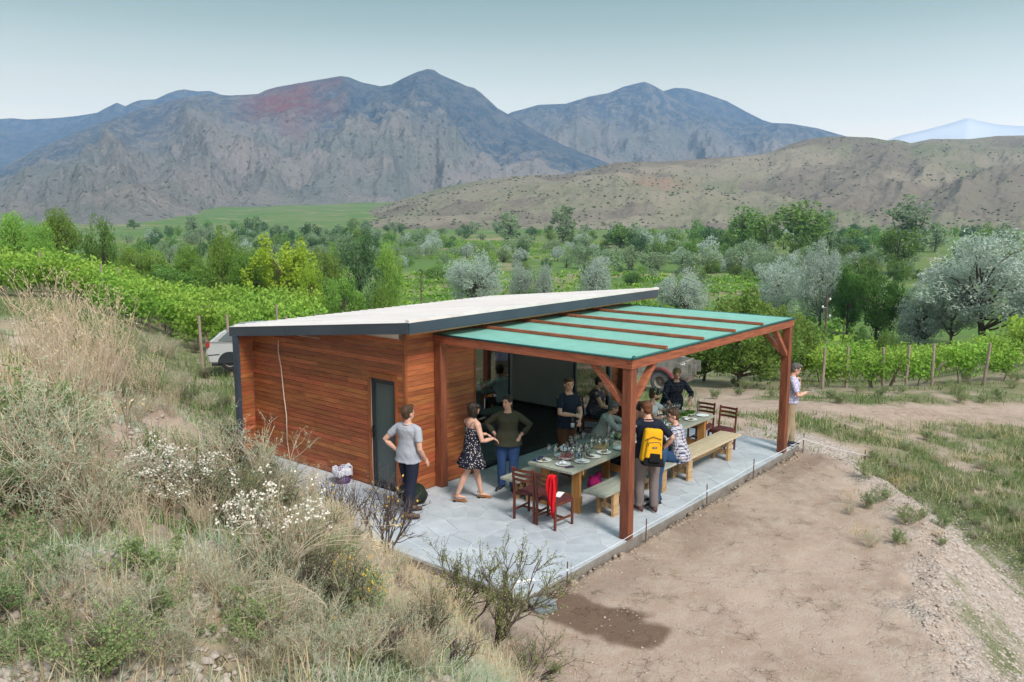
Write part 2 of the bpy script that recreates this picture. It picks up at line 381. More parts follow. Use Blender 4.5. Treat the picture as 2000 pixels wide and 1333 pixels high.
grv=mixc(ramp(vg.outputs['Color'],.1,.9),(.33,.265,.22),(.52,.455,.41)); 
col=mixc(sp.outputs[1],dirt,grv)
grn=mixc(ramp(n2.outputs[0],.35,.65),(.085,.125,.038),(.16,.185,.075)); grn=mixc(ramp(n1.outputs[0],.45,.65,0,.6),grn,(.24,.21,.12))
col=mixc(mul(sp.outputs[0],ramp(n3.outputs[0],.3,.6,.55,1)),col,grn)
at2=N(t,'ShaderNodeAttribute',attribute_name='field'); 
n5=noise(.028,3); vf=N(t,'ShaderNodeTexVoronoi',inp={'Scale':.011}); L(geo.outputs['Position'],vf.inputs['Vector'])
fld=mixc(ramp(vf.outputs['Color'],.2,.8),(.10,.185,.045),(.15,.20,.065)); fld=mixc(ramp(n5.outputs[0],.56,.66),fld,(.30,.25,.16)); fld=mixc(ramp(n1.outputs[0],.4,.7,0,.5),fld,(.07,.12,.03))
col=mixc(at2.outputs['Fac'],col,fld)
col=mixc(mul(sp.outputs[2],.85),col,(.115,.07,.045))
L(col,p.inputs['Base Color'])
hb=mul(mul(n2.outputs[0],.5),mul(n3.outputs[0],.45),'ADD'); hb=mul(hb,mul(crk,-.35),'ADD'); hb=mul(hb,mul(mul(vg.outputs['Distance'],-1.2),sp.outputs[1]),'ADD')
bp=N(t,'ShaderNodeBump',inp={'Strength':.75,'Distance':.05}); L(hb,bp.inputs['Height']); L(bp.outputs[0],p.inputs['Normal'])
struct('ground',mesh_np('ground',np.stack([GX,GY,GZ],-1).reshape(-1,3),Q,m_ground,{'mask':('POINT',ma),'field':('POINT',field.ravel())},smooth=True))
# ------------------------------------------------------------ mountains
def mtn_mat(name,base,rock,green,dotd,red=None,bd=22):
    global t,L,geo
    m=bpy.data.materials.new(name); m.use_nodes=True; t=m.node_tree; L=t.links.new; p=t.nodes['Principled BSDF']; p.inputs['Roughness'].default_value=1; p.inputs['Specular IOR Level'].default_value=0
    geo=N(t,'ShaderNodeNewGeometry')
    a=noise(.004,7); b=noise(.02,7,.7); c=noise(.08,4)
    col=mixc(ramp(a.outputs[0],.4,.6),base,green)
    at3=N(t,'ShaderNodeAttribute',attribute_name='rock')
    rf=mul(ramp(b.outputs[0],.44,.56),ramp(at3.outputs['Fac'],.25,.6))
    col=mixc(rf,col,rock); col=mixc(ramp(at3.outputs['Fac'],.3,1.,0,.6),col,rock)
    at4=N(t,'ShaderNodeAttribute',attribute_name='red')
    if red: col=mixc(mul(at4.outputs['Fac'],ramp(b.outputs[0],.3,.6,.2,1)),col,red)
    v=N(t,'ShaderNodeTexVoronoi',inp={'Scale':dotd}); L(geo.outputs['Position'],v.inputs['Vector'])
    dots=mul(ramp(v.outputs['Distance'],.16,.26,1,0),ramp(c.outputs[0],.42,.52))
    col=mixc(mul(dots,.75),col,(.05,.065,.035))
    L(col,p.inputs['Base Color'])
    hb=mul(b.outputs[0],mul(c.outputs[0],.4),'ADD'); bp=N(t,'ShaderNodeBump',inp={'Strength':1,'Distance':bd}); L(hb,bp.inputs['Height']); L(bp.outputs[0],p.inputs['Normal'])
    return m
def layer(name,pts,Dist,Base,zb,mt,nA=500,nT=110,amp=.16,freq=7,seed=0,prof=1.25,rockf=lambda a,t:0*a,redf=None,ext=.35):
    P=[ray(u,v) for u,v in pts]; A=[]; S=[]
    for d in P:
        f=d[0]*FW[0]+d[1]*FW[1]; r=d[0]*RT[0]+d[1]*RT[1]; A.append(r/f); S.append(d[2]/f)
    A=np.array(A); a=np.linspace(A[0],A[-1],nA); s=np.interp(a,A,S)
    Df=Dist(a) if callable(Dist) else np.full(nA,float(Dist)); Bf=Base(a) if callable(Base) else np.full(nA,float(Base))
    T=np.concatenate([np.linspace(0,1,nT),1+np.linspace(.02,ext,14)]); aa,tt=np.meshgrid(a,T,indexing='ij')
    DD=Df[:,None]; BB=Bf[:,None]; F=BB+tt*(DD-BB)
    zr=CAM[2]+s[:,None]*DD; zbb=zb(aa) if callable(zb) else zb
    H=zr-zbb
    tc_=np.minimum(tt,1)
    X=CAM[0]+F*FW[0]+aa*F*RT[0]; Y=CAM[1]+F*FW[1]+aa*F*RT[1]
    g=ridged(aa*freq+.35*fbm(aa*9,tt*3,3,seed+9)*2,tt*1.6+seed,5,seed)-.5
    g2=ridged(X/170.,Y/170.,5,seed+3)-.5
    env=np.sin(PI*np.clip(tc_,0,1))**.8*(1-tc_*.35)
    z=zbb+H*tc_**prof+H*env*(g*amp*1.7+g2*amp*.8)
    z=z+np.abs(H)*.03*(ridged(aa*60,tt*14,3,seed+5)-.5)*ss(1.0,.9,tt)*ss(0,.1,tt)
    z=np.where(tt>1,zr-(tt-1)*H*1.2,z)
    nt_=len(T); i=np.arange(nA-1)[:,None]*nt_+np.arange(nt_-1)[None,:]; Q=np.stack([i,i+nt_,i+nt_+1,i+1],-1).reshape(-1,4)
    rk=rockf(aa,tt)*1.; rd=redf(aa,tt)*1. if redf else aa*0
    return struct(name,mesh_np(name,np.stack([X,Y,z],-1).reshape(-1,3),Q,mt,{'rock':('POINT',rk.ravel()),'red':('POINT',rd.ravel())},smooth=True)),(X,Y,z)
def ua(u): return (u-1000)/FPX/math.cos(PIT)
mm1=mtn_mat('mountain_slope',(.30,.27,.25),(.085,.12,.165),(.22,.225,.21),.045,red=(.27,.10,.085),bd=24)  # rock tone also carries the blue of air haze, painted into the colour
mm2=mtn_mat('dry_hill_slope',(.245,.215,.165),(.175,.15,.122),(.17,.175,.11),.11,red=(.27,.18,.135),bd=6)
A_=[(-420,520),(-200,425),(0,330),(60,296),(150,258),(230,228),(297,207),(350,193),(402,184),(451,187),(504,184),(520,176),(542,170),(600,160),(665,149),(681,151),(706,161),(744,169),(765,165),(790,152),(812,142),(835,135),(848,137),(860,146),(891,159),(910,168),(926,172),(940,182),(955,196),(972,212),(990,222),(1040,252),(1100,284),(1150,304),(1200,324),(1260,345),(1330,380)]
def rockA(a,t_): return ss(.32,.85,t_+ .3*(fbm(a*8,t_*3,3,77)-.5)+ .1*ss(ua(450),ua(100),a))*(.55+.45*ss(ua(450),ua(750),a))  # rock with painted haze blue, growing towards the summit
def redA(a,t_): 
    u=(a-ua(580))/(ua(668)-ua(580)); v=(t_-.84)/.17
    return np.clip(2.0-np.hypot(u,v)-fbm(a*50,t_*14,4,5)*1.3,0,1)
layer('mountain',A_,3000,lambda a:850+650*ss(ua(230),ua(620),a)+350*ss(ua(620),ua(900),a),lambda a:-9+25*ss(ua(230),ua(620),a),mm1,nA=620,nT=130,amp=.25,freq=13,seed=1,prof=1.3,rockf=rockA,redf=redA)
layer('mountain_behind',[(900,300),(960,240),(1000,219),(1017,215),(1052,205),(1105,203),(1150,189),(1189,182),(1217,170),(1245,163),(1259,160),(1270,164),(1290,175),(1330,197),(1370,214),(1400,227),(1450,238),(1496,240),(1545,242),(1597,251),(1650,266),(1720,285),(1900,330)],4300,2500,40,mm1,nA=380,nT=90,amp=.25,freq=14,seed=4,prof=1.2,rockf=lambda a,t_:ss(.25,1.25,t_))
layer('far_ridge_right',[(1240,200),(1290,180),(1318,172),(1342,173),(1380,184),(1420,198),(1460,220),(1490,235),(1540,250),(1620,290)],4900,4300,60,mm1,nA=120,nT=30,amp=.08,seed=6,rockf=lambda a,t_:1.+0*a)  # whole ridge coloured with the haze blue
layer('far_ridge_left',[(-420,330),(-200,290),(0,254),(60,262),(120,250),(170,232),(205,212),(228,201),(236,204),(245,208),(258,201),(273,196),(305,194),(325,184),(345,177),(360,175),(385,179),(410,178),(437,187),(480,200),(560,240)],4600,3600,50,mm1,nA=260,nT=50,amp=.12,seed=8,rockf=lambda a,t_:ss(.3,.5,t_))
layer('farthest_ridge_left',[(-420,260),(-200,240),(0,233),(24,231),(50,234),(110,231),(150,227),(200,219),(300,215),(420,230)],5300,4700,80,mm1,nA=100,nT=20,amp=.06,seed=9,rockf=lambda a,t_:1.+0*a)  # haze blue painted over the full ridge
layer('farthest_ridge_right',[(1700,285),(1755,266),(1800,256),(1850,243),(1875,235),(1890,231),(1910,236),(1950,244),(2000,247),(2200,262)],5900,5200,100,mat('snowy_far_peak',(.60,.62,.66),(.52,.55,.60),scale=.002,coord='Position',rough=1),nA=100,nT=16,amp=.05,seed=10)  # pale distance haze is put into this peak's base colour
D_=[(640,452),(685,426),(740,404),(818,380),(860,368),(895,361),(940,352),(982,347),(1045,343),(1105,341),(1140,334),(1175,324),(1210,317),(1300,316),(1405,308),(1450,305),(1496,301),(1520,292),(1545,282),(1575,273),(1608,268),(1650,267),(1702,269),(1734,275),(1751,273),(1780,280),(1818,272),(1895,272),(1947,266),(2000,265),(2200,250),(2500,240)]
def rockD(a,t_): return ss(.45,.62,fbm(a*14,t_*5,3,55))
def redD(a,t_):
    u=(a-ua(1290))/(ua(1400)-ua(1290)); v=(t_-.62)/.16
    return np.clip(1.3-np.hypot(u,v)-fbm(a*40,t_*9,3,5)*.9,0,1)
hill,(HX,HY,HZ)=layer('dry_hill',D_,lambda a:1250+500*ss(ua(1200),ua(2000),a),lambda a:780+0*a,-11,mm2,nA=560,nT=120,amp=.22,freq=8,seed=12,prof=1.05,rockf=rockD,redf=redD)
# scattered shrubs on the dry hill: nobody could count them
nb=3400; ii=RS.randint(0,HX.shape[0],nb); jj=RS.randint(2,118,nb); dens=fbm(ii/22.,jj/9.,3,91); keep=dens>.47; ii,jj=ii[keep],jj[keep]; nb=len(ii)
V0=np.array([(0,0,1),(1,0,.3),(.3,.95,.35),(-.8,.6,.3),(-.8,-.6,.35),(.3,-.95,.3),(0,0,-.3)]); F0=np.array([(0,1,2),(0,2,3),(0,3,4),(0,4,5),(0,5,1),(6,2,1),(6,3,2),(6,4,3),(6,5,4),(6,1,5)])
sz=RS.uniform(.7,1.8,nb)**1.3
VV=(V0[None]*sz[:,None,None]*RS.uniform(.75,1.25,(nb,7,1))+np.stack([HX[ii,jj],HY[ii,jj],HZ[ii,jj]],-1)[:,None,:]).reshape(-1,3)
m_hbush=mat('hill_shrub',(.11,.13,.07),(.08,.10,.05),scale=.2,rough=1,coord='Position')
o=struct('hill_shrubs',mesh_np('hill_shrubs',VV,(F0[None]+np.arange(nb)[:,None,None]*7).reshape(-1,3),m_hbush)); o['kind']='stuff'; o['label']='small dark shrubs dotted over the dry brown hill'; o['category']='shrubs'
# haze
hz=B().bbox((-900,-4300,-13),(6900,6600,800)); m_h=bpy.data.materials.new('haze_air'); m_h.use_nodes=True; t=m_h.node_tree
t.nodes.remove(t.nodes['Principled BSDF']); pv=N(t,'ShaderNodeVolumePrincipled',inp={'Density':HAZE}) if False else N(t,'ShaderNodeVolumePrincipled'); pv.inputs['Density'].default_value=.00012; pv.inputs['Color'].default_value=(.34,.58,.98,1); pv.inputs['Anisotropy'].default_value=.2
t.links.new(pv.outputs[0],t.nodes['Material Output'].inputs['Volume'])
ho=hz.obj('haze',m_h); ho['kind']='stuff'; ho['label']='pale blue air haze over the whole valley'; ho['category']='haze'
# ------------------------------------------------------------ patio: mortar bed and irregular flagstones
patio=thing('patio','pale blue-grey flagstone patio with irregular slabs under the pergola','patio'); del patio['category'],patio['label']; patio['kind']='structure'
PX0,PX1,PY0,PY1=-2.45,6.56,-.05,3.83
B().bbox((PX0,PY0,-.21),(PX1,PY1,-.004)).obj('mortar_bed',m_mortar,patio)
B().bbox((PX0+.01,PY1,-.21),(-.74,8.1,-.004)).obj('side_bed',m_mortar,patio)
B().bbox((PX0-.04,PY0-.03,-.26),(PX1+.03,PY0-.0,-.02)).obj('concrete_edge',m_conc,patio)
B().bbox((PX0-.035,PY0,-.26),(PX0,8.1,-.02)).obj('concrete_edge',m_conc,patio)
def clip(poly,n,c):
    r=[]
    for i in range(len(poly)):
        a,b=poly[i],poly[(i+1)%len(poly)]; da=a[0]*n[0]+a[1]*n[1]-c; db=b[0]*n[0]+b[1]*n[1]-c
        if da<=0: r.append(a)
        if da*db<0: k=da/(da-db); r.append((a[0]+(b[0]-a[0])*k,a[1]+(b[1]-a[1])*k))
    return r
def paving(x0,x1,y0,y1,cell,seed):
    rr_=random.Random(seed); pts=[]; nx=int((x1-x0)/cell); ny=max(1,int((y1-y0)/cell))
    for i in range(nx):
        for j in range(ny): pts.append((x0+(i+.5+rr_.uniform(-.42,.42))*(x1-x0)/nx,y0+(j+.5+rr_.uniform(-.42,.42))*(y1-y0)/ny))
    for k,pt in enumerate(pts):
        poly=[(x0,y0),(x1,y0),(x1,y1),(x0,y1)]
        for j,q in enumerate(pts):
            if j!=k and abs(q[0]-pt[0])<3*cell and abs(q[1]-pt[1])<3*cell:
                dx,dy=q[0]-pt[0],q[1]-pt[1]; l=math.hypot(dx,dy); n=(dx/l,dy/l); poly=clip(poly,n,n[0]*(pt[0]+q[0])/2+n[1]*(pt[1]+q[1])/2-.0075)
                if len(poly)<3: break
        if len(poly)<3: continue
        cx=sum(p[0] for p in poly)/len(poly); cy=sum(p[1] for p in poly)/len(poly); h=rr_.uniform(.0,.004); n=len(poly)
        pj=[(p[0]+rr_.uniform(-.006,.006),p[1]+rr_.uniform(-.006,.006)) for p in poly]
        V=[(p[0]-cx,p[1]-cy,-.008) for p in pj]+[((p[0]-cx)*.985,(p[1]-cy)*.985,h) for p in pj]
        F=[tuple(range(n,2*n))]+[(a,(a+1)%n,(a+1)%n+n,a+n) for a in range(n)]
        B().add(V,F).obj('flagstone',m_stone,patio,loc=(cx,cy,0))
paving(PX0+.005,PX1-.005,PY0+.005,PY1-.005,.40,3)
paving(PX0+.02,-.75,PY1+.005,7.2,.42,4)
# ------------------------------------------------------------ building
bld=thing('wooden_cabin','low timber-clad cabin with white sheet roof, dark fascia and wide glass front','building',(-.72,3.85,0))
def P_(name,b,m,par,**k):
    k.pop('x',None); me=b.mesh(name,m,k.get('smooth',False),k.get('bevel',0)); me.transform(Matrix.Translation(-Vector(wloc(par)))); return link(name,me,par)
def wloc(o):
    v=Vector((0,0,0))
    while o is not None: v=v+Vector(o.location); o=o.parent
    return v
X0,X1,Y0,Y1=-.72,6.02,3.85,8.25
def roofz(y): return 3.0-(y-3.4)*.1   # top of sheet
unit=B().bbox((0,0,0),(1,1,1)).mesh('board',m_board,bevel=.0)
def board(par,a,b):
    o=bpy.data.objects.new('board',unit); COL.objects.link(o); o.parent=par; w_=wloc(par)
    o.location=(min(a[0],b[0])-w_[0],min(a[1],b[1])-w_[1],min(a[2],b[2])-w_[2]); o.scale=[abs(b[i]-a[i]) for i in range(3)]; return o
PITCH=.088
def clad(par,axis,fixed,s,t_,ztop,openings=(),th=.018,minl=.9,maxl=2.4,sgn=-1,seed=0):
    rr_=random.Random(seed); z=.01
    while True:
        top=z+PITCH-.007
        lim=min(ztop(s),ztop(t_)) if callable(ztop) else ztop
        if z>max(ztop(s),ztop(t_))-.03 if callable(ztop) else z>ztop-.03: break
        x=s
        while x<t_-1e-3:
            e=x+rr_.uniform(minl,maxl)
            if t_-e<.5: e=t_
            segs=[(x,e-.002)]
            for oa,ob,oz in openings:
                ns=[]
                for a,b in segs:
                    if z<oz and b>oa and a<ob:
                        if a<oa: ns.append((a,oa))
                        if b>ob: ns.append((ob,b))
                    else: ns.append((a,b))
                segs=ns
            for a,b in segs:
                if b-a<.02: continue
                zt=min(top, (min(ztop(a),ztop(b))+.10 if callable(ztop) else ztop))
                if zt-z<.015: continue
                d=th+rr_.uniform(0,.003)
                if axis=='x': board(par,(a,fixed,z),(b,fixed+sgn*d,zt))
                else: board(par,(fixed,a,z),(fixed+sgn*d,b,zt))
            x=e
        z+=PITCH
def wallpart(name,b,m): return P_(name,b,m,bld)
# side (door) wall: solid backing in two pieces round the door
wt=lambda y: roofz(y)-.17
def wedge(x0,x1,y0,y1,z0,zf):   # prism with sloping top along y
    b=B(); V=[(x,y,z) for x in(x0,x1) for (y,z) in((y0,z0),(y1,z0),(y1,zf(y1)),(y0,zf(y0)))]
    return b.add(V,[(3,2,1,0),(4,5,6,7),(0,1,5,4),(1,2,6,5),(2,3,7,6),(3,0,4,7)])
DY0,DY1,DZ=4.08,4.71,1.93
sw=wallpart('door_wall',wedge(X0,X0+.14,DY1+.0,Y1,0,wt),m_plaster)
b=wedge(X0,X0+.14,Y0,DY0,0,wt); P_('wall_core',b,m_plaster,sw); b=wedge(X0,X0+.14,DY0,DY1,DZ,wt); P_('wall_core',b,m_plaster,sw)
clad(sw,'y',X0,Y0+.02,8.18,wt,[(DY0-.03,DY1+.03,DZ+.03)],seed=1)
# front wall: left clad panel and right clad pier
fw=wallpart('front_wall',B().bbox((X0,Y0,0),(.96,Y0+.14,2.80)),m_plaster)
clad(fw,'x',Y0,X0+.02,.96,2.80,seed=2,minl=.7,maxl=1.3)
pr=wallpart('front_pier',B().bbox((5.58,Y0,0),(X1,Y0+.14,2.80)),m_plaster)
clad(pr,'x',Y0,5.58,X1,2.80,seed=3,minl=.5,maxl=.6)
hd=wallpart('header_panel',B().bbox((.96,Y0,2.36),(5.58,Y0+.14,2.80)),m_plaster)
clad(hd,'x',Y0,.96,5.58,2.80,openings=[(.9,5.6,2.36)],seed=5)
wallpart('right_wall',wedge(X1-.14,X1,Y0+.14,Y1,0,wt),m_plaster)
m_clearpane=glassmat('clear_window',(.95,.96,.96)); bw_=wallpart('back_wall',B().bbox((X0+.14,Y1-.14,0),(X1-.14,Y1,.5)),m_plaster); P_('wall_core',B().bbox((X0+.14,Y1-.14,.5),(.3,Y1,2.3)),m_plaster,bw_); P_('wall_core',B().bbox((5.2,Y1-.14,.5),(X1-.14,Y1,2.3)),m_plaster,bw_); P_('wall_core',B().bbox((.3,Y1-.14,2.1),(5.2,Y1,2.3)),m_plaster,bw_); P_('window_pane',B().bbox((.3,Y1-.08,.5),(5.2,Y1-.07,2.1)),m_clearpane,bw_)  # unseen back window opening, added to let daylight into the room
wallpart('ceiling_panel',B().bbox((X0+.14,Y0+.14,2.45),(X1-.14,Y1-.14,2.5)),m_plaster)
# end wall that sticks out at the back left corner
fn=wallpart('end_wall',wedge(-1.04,X0-.02,8.2,8.34,-.2,wt),m_plaster)
clad(fn,'x',8.2,-1.03,X0-.02,lambda a:2.34,seed=6,minl=.3,maxl=.5)
wallpart('corner_column',B().bbox((-1.115,8.15,-.2),(-1.04,8.27,2.36)),m_fascia)
# vertical trims
wallpart('corner_trim',B().bbox((X0-.034,Y0-.034,0),(X0+.02,Y0+.02,2.80)),m_rail)
b=B().bbox((X0-.04,DY0-.045,0),(X0,DY0,DZ+.10)).bbox((X0-.04,DY1,0),(X0,DY1+.045,DZ+.10)).bbox((X0-.04,DY0,DZ),(X0,DY1,DZ+.10)); wallpart('door_trim',b,m_rail)
wallpart('opening_trim',B().bbox((.96,Y0-.03,0),(.985,Y0+.12,2.36)),m_rail)
# door
b=B(); fx0,fx1=X0+.005,X0+.06
for a,c in (((DY0,0),(DY0+.075,DZ)),((DY1-.075,0),(DY1,DZ)),((DY0+.075,DZ-.085),(DY1-.075,DZ)),((DY0+.075,0),(DY1-.075,.11))): b.bbox((fx0,a[0],a[1]),(fx1,c[0],c[1]))
dr=P_('door',b,m_frame,bld); P_('door_glass',B().bbox((X0+.03,DY0+.07,.10),(X0+.04,DY1-.07,DZ-.08)),m_doorglass,dr)
b=B().bbox((fx0-.012,DY1-.055,.88),(fx0,DY1-.02,1.08)); b.tube([(fx0-.01,DY1-.037,1.02),(fx0-.05,DY1-.037,1.02),(fx0-.05,DY1-.16,1.02)],.009,8); b.tube([(fx0-.012,DY1-.037,.92),(fx0-.02,DY1-.037,.92)],.012,8); P_('door_handle',b,m_chrome,dr,smooth='angle')
# glass front: fixed left pane, open middle, right pane
def pane(x0,x1,y,n):
    b=B(); f=.055
    b.bbox((x0,y,0),(x0+f,y+.06,2.36)).bbox((x1-f*1.3,y,0),(x1,y+.06,2.36)).bbox((x0+f,y,0),(x1-f*1.3,y+.06,.06)).bbox((x0+f,y,2.30),(x1-f*1.3,y+.06,2.36))
    w_=P_('sliding_window',b,m_frame,bld); P_('pane',B().bbox((x0+f,y+.027,.06),(x1-f*1.3,y+.033,2.30)),m_glass,w_)
pane(.99,2.10,Y0+.02,1); pane(4.20,5.56,Y0+.02,2)
wallpart('door_track',B().bbox((2.10,Y0+.02,-.004),(4.20,Y0+.13,.012)),m_frame)
# interior floor boards
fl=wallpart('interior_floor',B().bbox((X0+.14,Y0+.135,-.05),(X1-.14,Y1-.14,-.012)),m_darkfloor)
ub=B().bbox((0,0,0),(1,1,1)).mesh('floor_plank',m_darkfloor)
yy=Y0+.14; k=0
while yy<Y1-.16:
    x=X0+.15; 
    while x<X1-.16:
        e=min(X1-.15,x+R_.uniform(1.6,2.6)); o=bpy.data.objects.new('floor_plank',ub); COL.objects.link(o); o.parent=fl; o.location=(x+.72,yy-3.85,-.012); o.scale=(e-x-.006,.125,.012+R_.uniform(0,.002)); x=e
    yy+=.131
wallpart('skirting',B().bbox((X1-.16,Y0+.15,0),(X1-.142,Y1-.15,.08)),m_frame)
# roof: trapezoid sheets laid down the slope, dark fascia boards all round
RX0,RX1,RY0,RY1=-1.06,6.73,3.40,8.42
rf=wallpart('roof',wedge(RX0+.02,RX1-.02,RY0+.02,RY1-.02,0,lambda y:0) if False else B().add([(x,y,roofz(y)+dz) for dz in(-.17,-.02) for x,y in((RX0+.02,RY0+.02),(RX1-.02,RY0+.02),(RX1-.02,RY1-.02),(RX0+.02,RY1-.02))],[(3,2,1,0),(4,5,6,7),(0,1,5,4),(1,2,6,5),(2,3,7,6),(3,0,4,7)]),m_board)
ns=8; wsh=(RX1-RX0+.06)/ns
for k in range(ns):
    x=RX0-.03+k*wsh; prof=[]
    nr_=4; pw=wsh/nr_
    for j in range(nr_):
        prof+= [(x+j*pw,0),(x+j*pw+pw*.56,0),(x+j*pw+pw*.66,.032),(x+j*pw+pw*.86,.032),(x+j*pw+pw*.96,0)]
    prof.append((x+wsh-.001,0)); V=[]
    for y in (RY0+.03,RY1+.04): V+=[(a,y,roofz(y)+h+.012) for a,h in prof]
    n=len(prof); F=[(i,i+1,i+1+n,i+n) for i in range(n-1)]
    me=bpy.data.meshes.new('roof_sheet'); me.from_pydata([(v[0]+.72,v[1]-3.85,v[2]) for v in V],[],F); me.materials.append(m_roof); o=link('roof_sheet',me,rf)
    md=o.modifiers.new('s','SOLIDIFY'); md.thickness=.006; md.offset=-1
def fas(p,q,h=.178,th=.022):
    b=B(); p=Vector(p);q=Vector(q); d=(q-p); n=Vector((d.y,-d.x,0)).normalized()*th
    V=[p,q,q+Vector((0,0,-h)),p+Vector((0,0,-h))]; V=V+[v+n for v in V]
    b.add(V,[(0,1,2,3),(7,6,5,4),(0,4,5,1),(1,5,6,2),(2,6,7,3),(3,7,4,0)]); return b
P_('front_flashing',B().bbox((RX0-.02,RY0-.03,3.004),(RX1+.02,RY0+.05,3.048)),m_roof,rf)
zt=.006
P_('fascia',fas((RX0,RY0,roofz(RY0)+zt),(3.2,RY0,roofz(RY0)+zt)),m_fascia,rf); P_('fascia',fas((3.203,RY0,roofz(RY0)+zt),(RX1,RY0,roofz(RY0)+zt)),m_fascia,rf)
P_('fascia',fas((RX0,6.6,roofz(6.6)+zt),(RX0,RY0,roofz(RY0)+zt)),m_fascia,rf); P_('fascia',fas((RX0,RY1,roofz(RY1)+zt),(RX0,6.603,roofz(6.603)+zt)),m_fascia,rf)
P_('fascia',fas((RX1,RY0,roofz(RY0)+zt),(RX1,RY1,roofz(RY1)+zt)),m_fascia,rf)
P_('soffit_strip',B().bbox((RX0+.03,RY0+.005,2.800),(RX1-.03,RY0+.03,2.826)),m_pine,rf)
# cable hanging down the wall
b=B(); b.tube([(-.775,7.25,2.33),(-.775,7.27,2.1),(-.775,7.20,1.8),(-.77,7.16,1.3),(-.77,7.1,.9),(-.775,7.1,.3)],.011,6)
tag_=thing('wall_cable','pale cable hanging down the timber wall near the cabin\'s far corner','cable',me=b.mesh('wall_cable',mat('pale_cable',(.62,.5,.4)),True))
# ------------------------------------------------------------ pergola
pg=thing('pergola','reddish timber pergola with braced posts and a green tarp roof','pergola',(0,0,0))
for x,y,zt_ in ((0,0,2.534),(5.86,0,2.534),(0,3.74,2.534)): B().bbox((x-.075,y-.075,0.004),(x+.075,y+.075,zt_)).obj('post',m_post,pg,bevel=.006)
B().bbox((5.785,3.66,0.004),(5.935,3.80,2.534)).obj('post',m_post,pg,bevel=.006)
B().bbox((-.09,-.09,2.535),(5.955,.0,2.685)).obj('beam',m_beam,pg,bevel=.004)
B().bbox((-.09,.002,2.535),(-.005,3.82,2.685)).obj('beam',m_beam,pg,bevel=.004)
B().bbox((5.87,.002,2.535),(5.955,3.82,2.685)).obj('beam',m_beam,pg,bevel=.004)
B().bbox((.0,3.745,2.535),(5.865,3.82,2.685)).obj('beam',m_beam,pg,bevel=.004)
for p,q in (((0,.06,1.98),(0,.62,2.54)),((.06,0,1.98),(.66,0,2.54)),((5.80,0,1.98),(5.20,0,2.54)),((5.86,.06,1.98),(5.86,.62,2.54)),((.06,3.74,1.98),(.62,3.74,2.54))):
    if p[1]==3.74: continue
    B().bar(p,q,.075,.095,up=(0,1,0) if p[1]==0 and q[1]==0 else (1,0,0)).obj('brace',m_beam,pg)
for x in (.95,2.15,3.33,4.50): B().bbox((x-.03,-.06,2.697),(x+.03,3.80,2.745)).obj('rafter',m_beam,pg,bevel=.003)
for x in (.95,2.15,3.33,4.50): B().bbox((x-.035,.01,2.56),(x+.035,3.74,2.683)).obj('joist',m_beam,pg)
# tarp: slightly sagging cloth with rolled hem
nx,ny=60,30; xs=np.linspace(-.095,5.96,nx); ys=np.linspace(-.1,3.80,ny); XX,YY=np.meshgrid(xs,ys,indexing='ij')
sag=np.zeros_like(XX); rx=[-.05,.95,2.15,3.33,4.50,5.92]
for a,b_ in zip(rx[:-1],rx[1:]):
    m_=(XX>=a)&(XX<=b_); u_=(XX-a)/(b_-a); v_=np.clip(YY/3.8,0,1); sag=np.where(m_,-.022*np.sin(PI*u_)*np.sin(PI*v_)**.5,sag)
ZZ=2.692+sag+(fbm(XX*1.5,YY*1.5,3,4)-.5)*.006
i=np.arange(nx-1)[:,None]*ny+np.arange(ny-1)[None,:]; Qt=np.stack([i,i+ny,i+ny+1,i+1],-1).reshape(-1,4)
tp=link('tarp',mesh_np('tarp',np.stack([XX,YY,ZZ],-1).reshape(-1,3),Qt,m_tarp,smooth=True),pg)
b=B(); b.tube([(-.098,-.1,2.695),(5.962,-.1,2.695)],.017,8); b.tube([(-.1,-.1,2.69),(-.1,3.8,2.69)],.013,8); b.tube([(5.965,-.1,2.69),(5.965,3.8,2.69)],.013,8)
b.obj('hem',[m_tarpe],tp,smooth=True)
b=B(); b.bbox((-.092,-.094,2.668),(5.957,-.0905,2.700)).bbox((-.094,-.09,2.668),(-.0905,3.8,2.70)); b.obj('tarp_flap',m_tarpe,tp)
b=B(); b.tube([(-.12,-.11,2.70),(-.09,-.12,2.715),(-.04,-.105,2.70)],[.02,.03,.018],8); b.obj('bunched_corner',m_tarpe,tp,smooth=True)
# ------------------------------------------------------------ plants
def fol(name,c1,c2,tr=.38,orand=.12,hue=.012): return mat(name,tuple(min(1,x*1.55) for x in c1),tuple(min(1,x*1.55) for x in c2),attr='rnd',rough=.7,spec=.25,objrand=orand,transl=tr,hue=hue)
m_bark=mat('bark',(.14,.105,.08),(.07,.052,.042),scale=6,rough=.95,bump=.6,stretch=(4,4,1))
m_barkp=mat('pale_bark',(.36,.32,.27),(.22,.19,.16),scale=6,rough=.95,bump=.4,stretch=(4,4,1))
m_silver=fol('silver_foliage',(.19,.24,.205),(.36,.41,.355))
m_walnut=fol('deep_green_foliage',(.045,.10,.02),(.085,.165,.035))
m_bright=fol('bright_green_foliage',(.09,.175,.03),(.19,.29,.06),orand=.25,hue=.015)
m_yellow=fol('yellow_green_foliage',(.15,.235,.02),(.27,.35,.045),orand=.1)
m_dark=fol('dark_green_foliage',(.04,.085,.035),(.085,.15,.06))
m_willow=fol('grey_green_foliage',(.115,.17,.095),(.21,.27,.16))
m_mid=fol('green_foliage',(.075,.145,.033),(.15,.235,.06),orand=.32,hue=.02)
m_apri=fol('apricot_foliage',(.06,.13,.025),(.145,.20,.045))
m_vine=fol('vine_leaves',(.085,.175,.022),(.235,.36,.06),orand=.1)
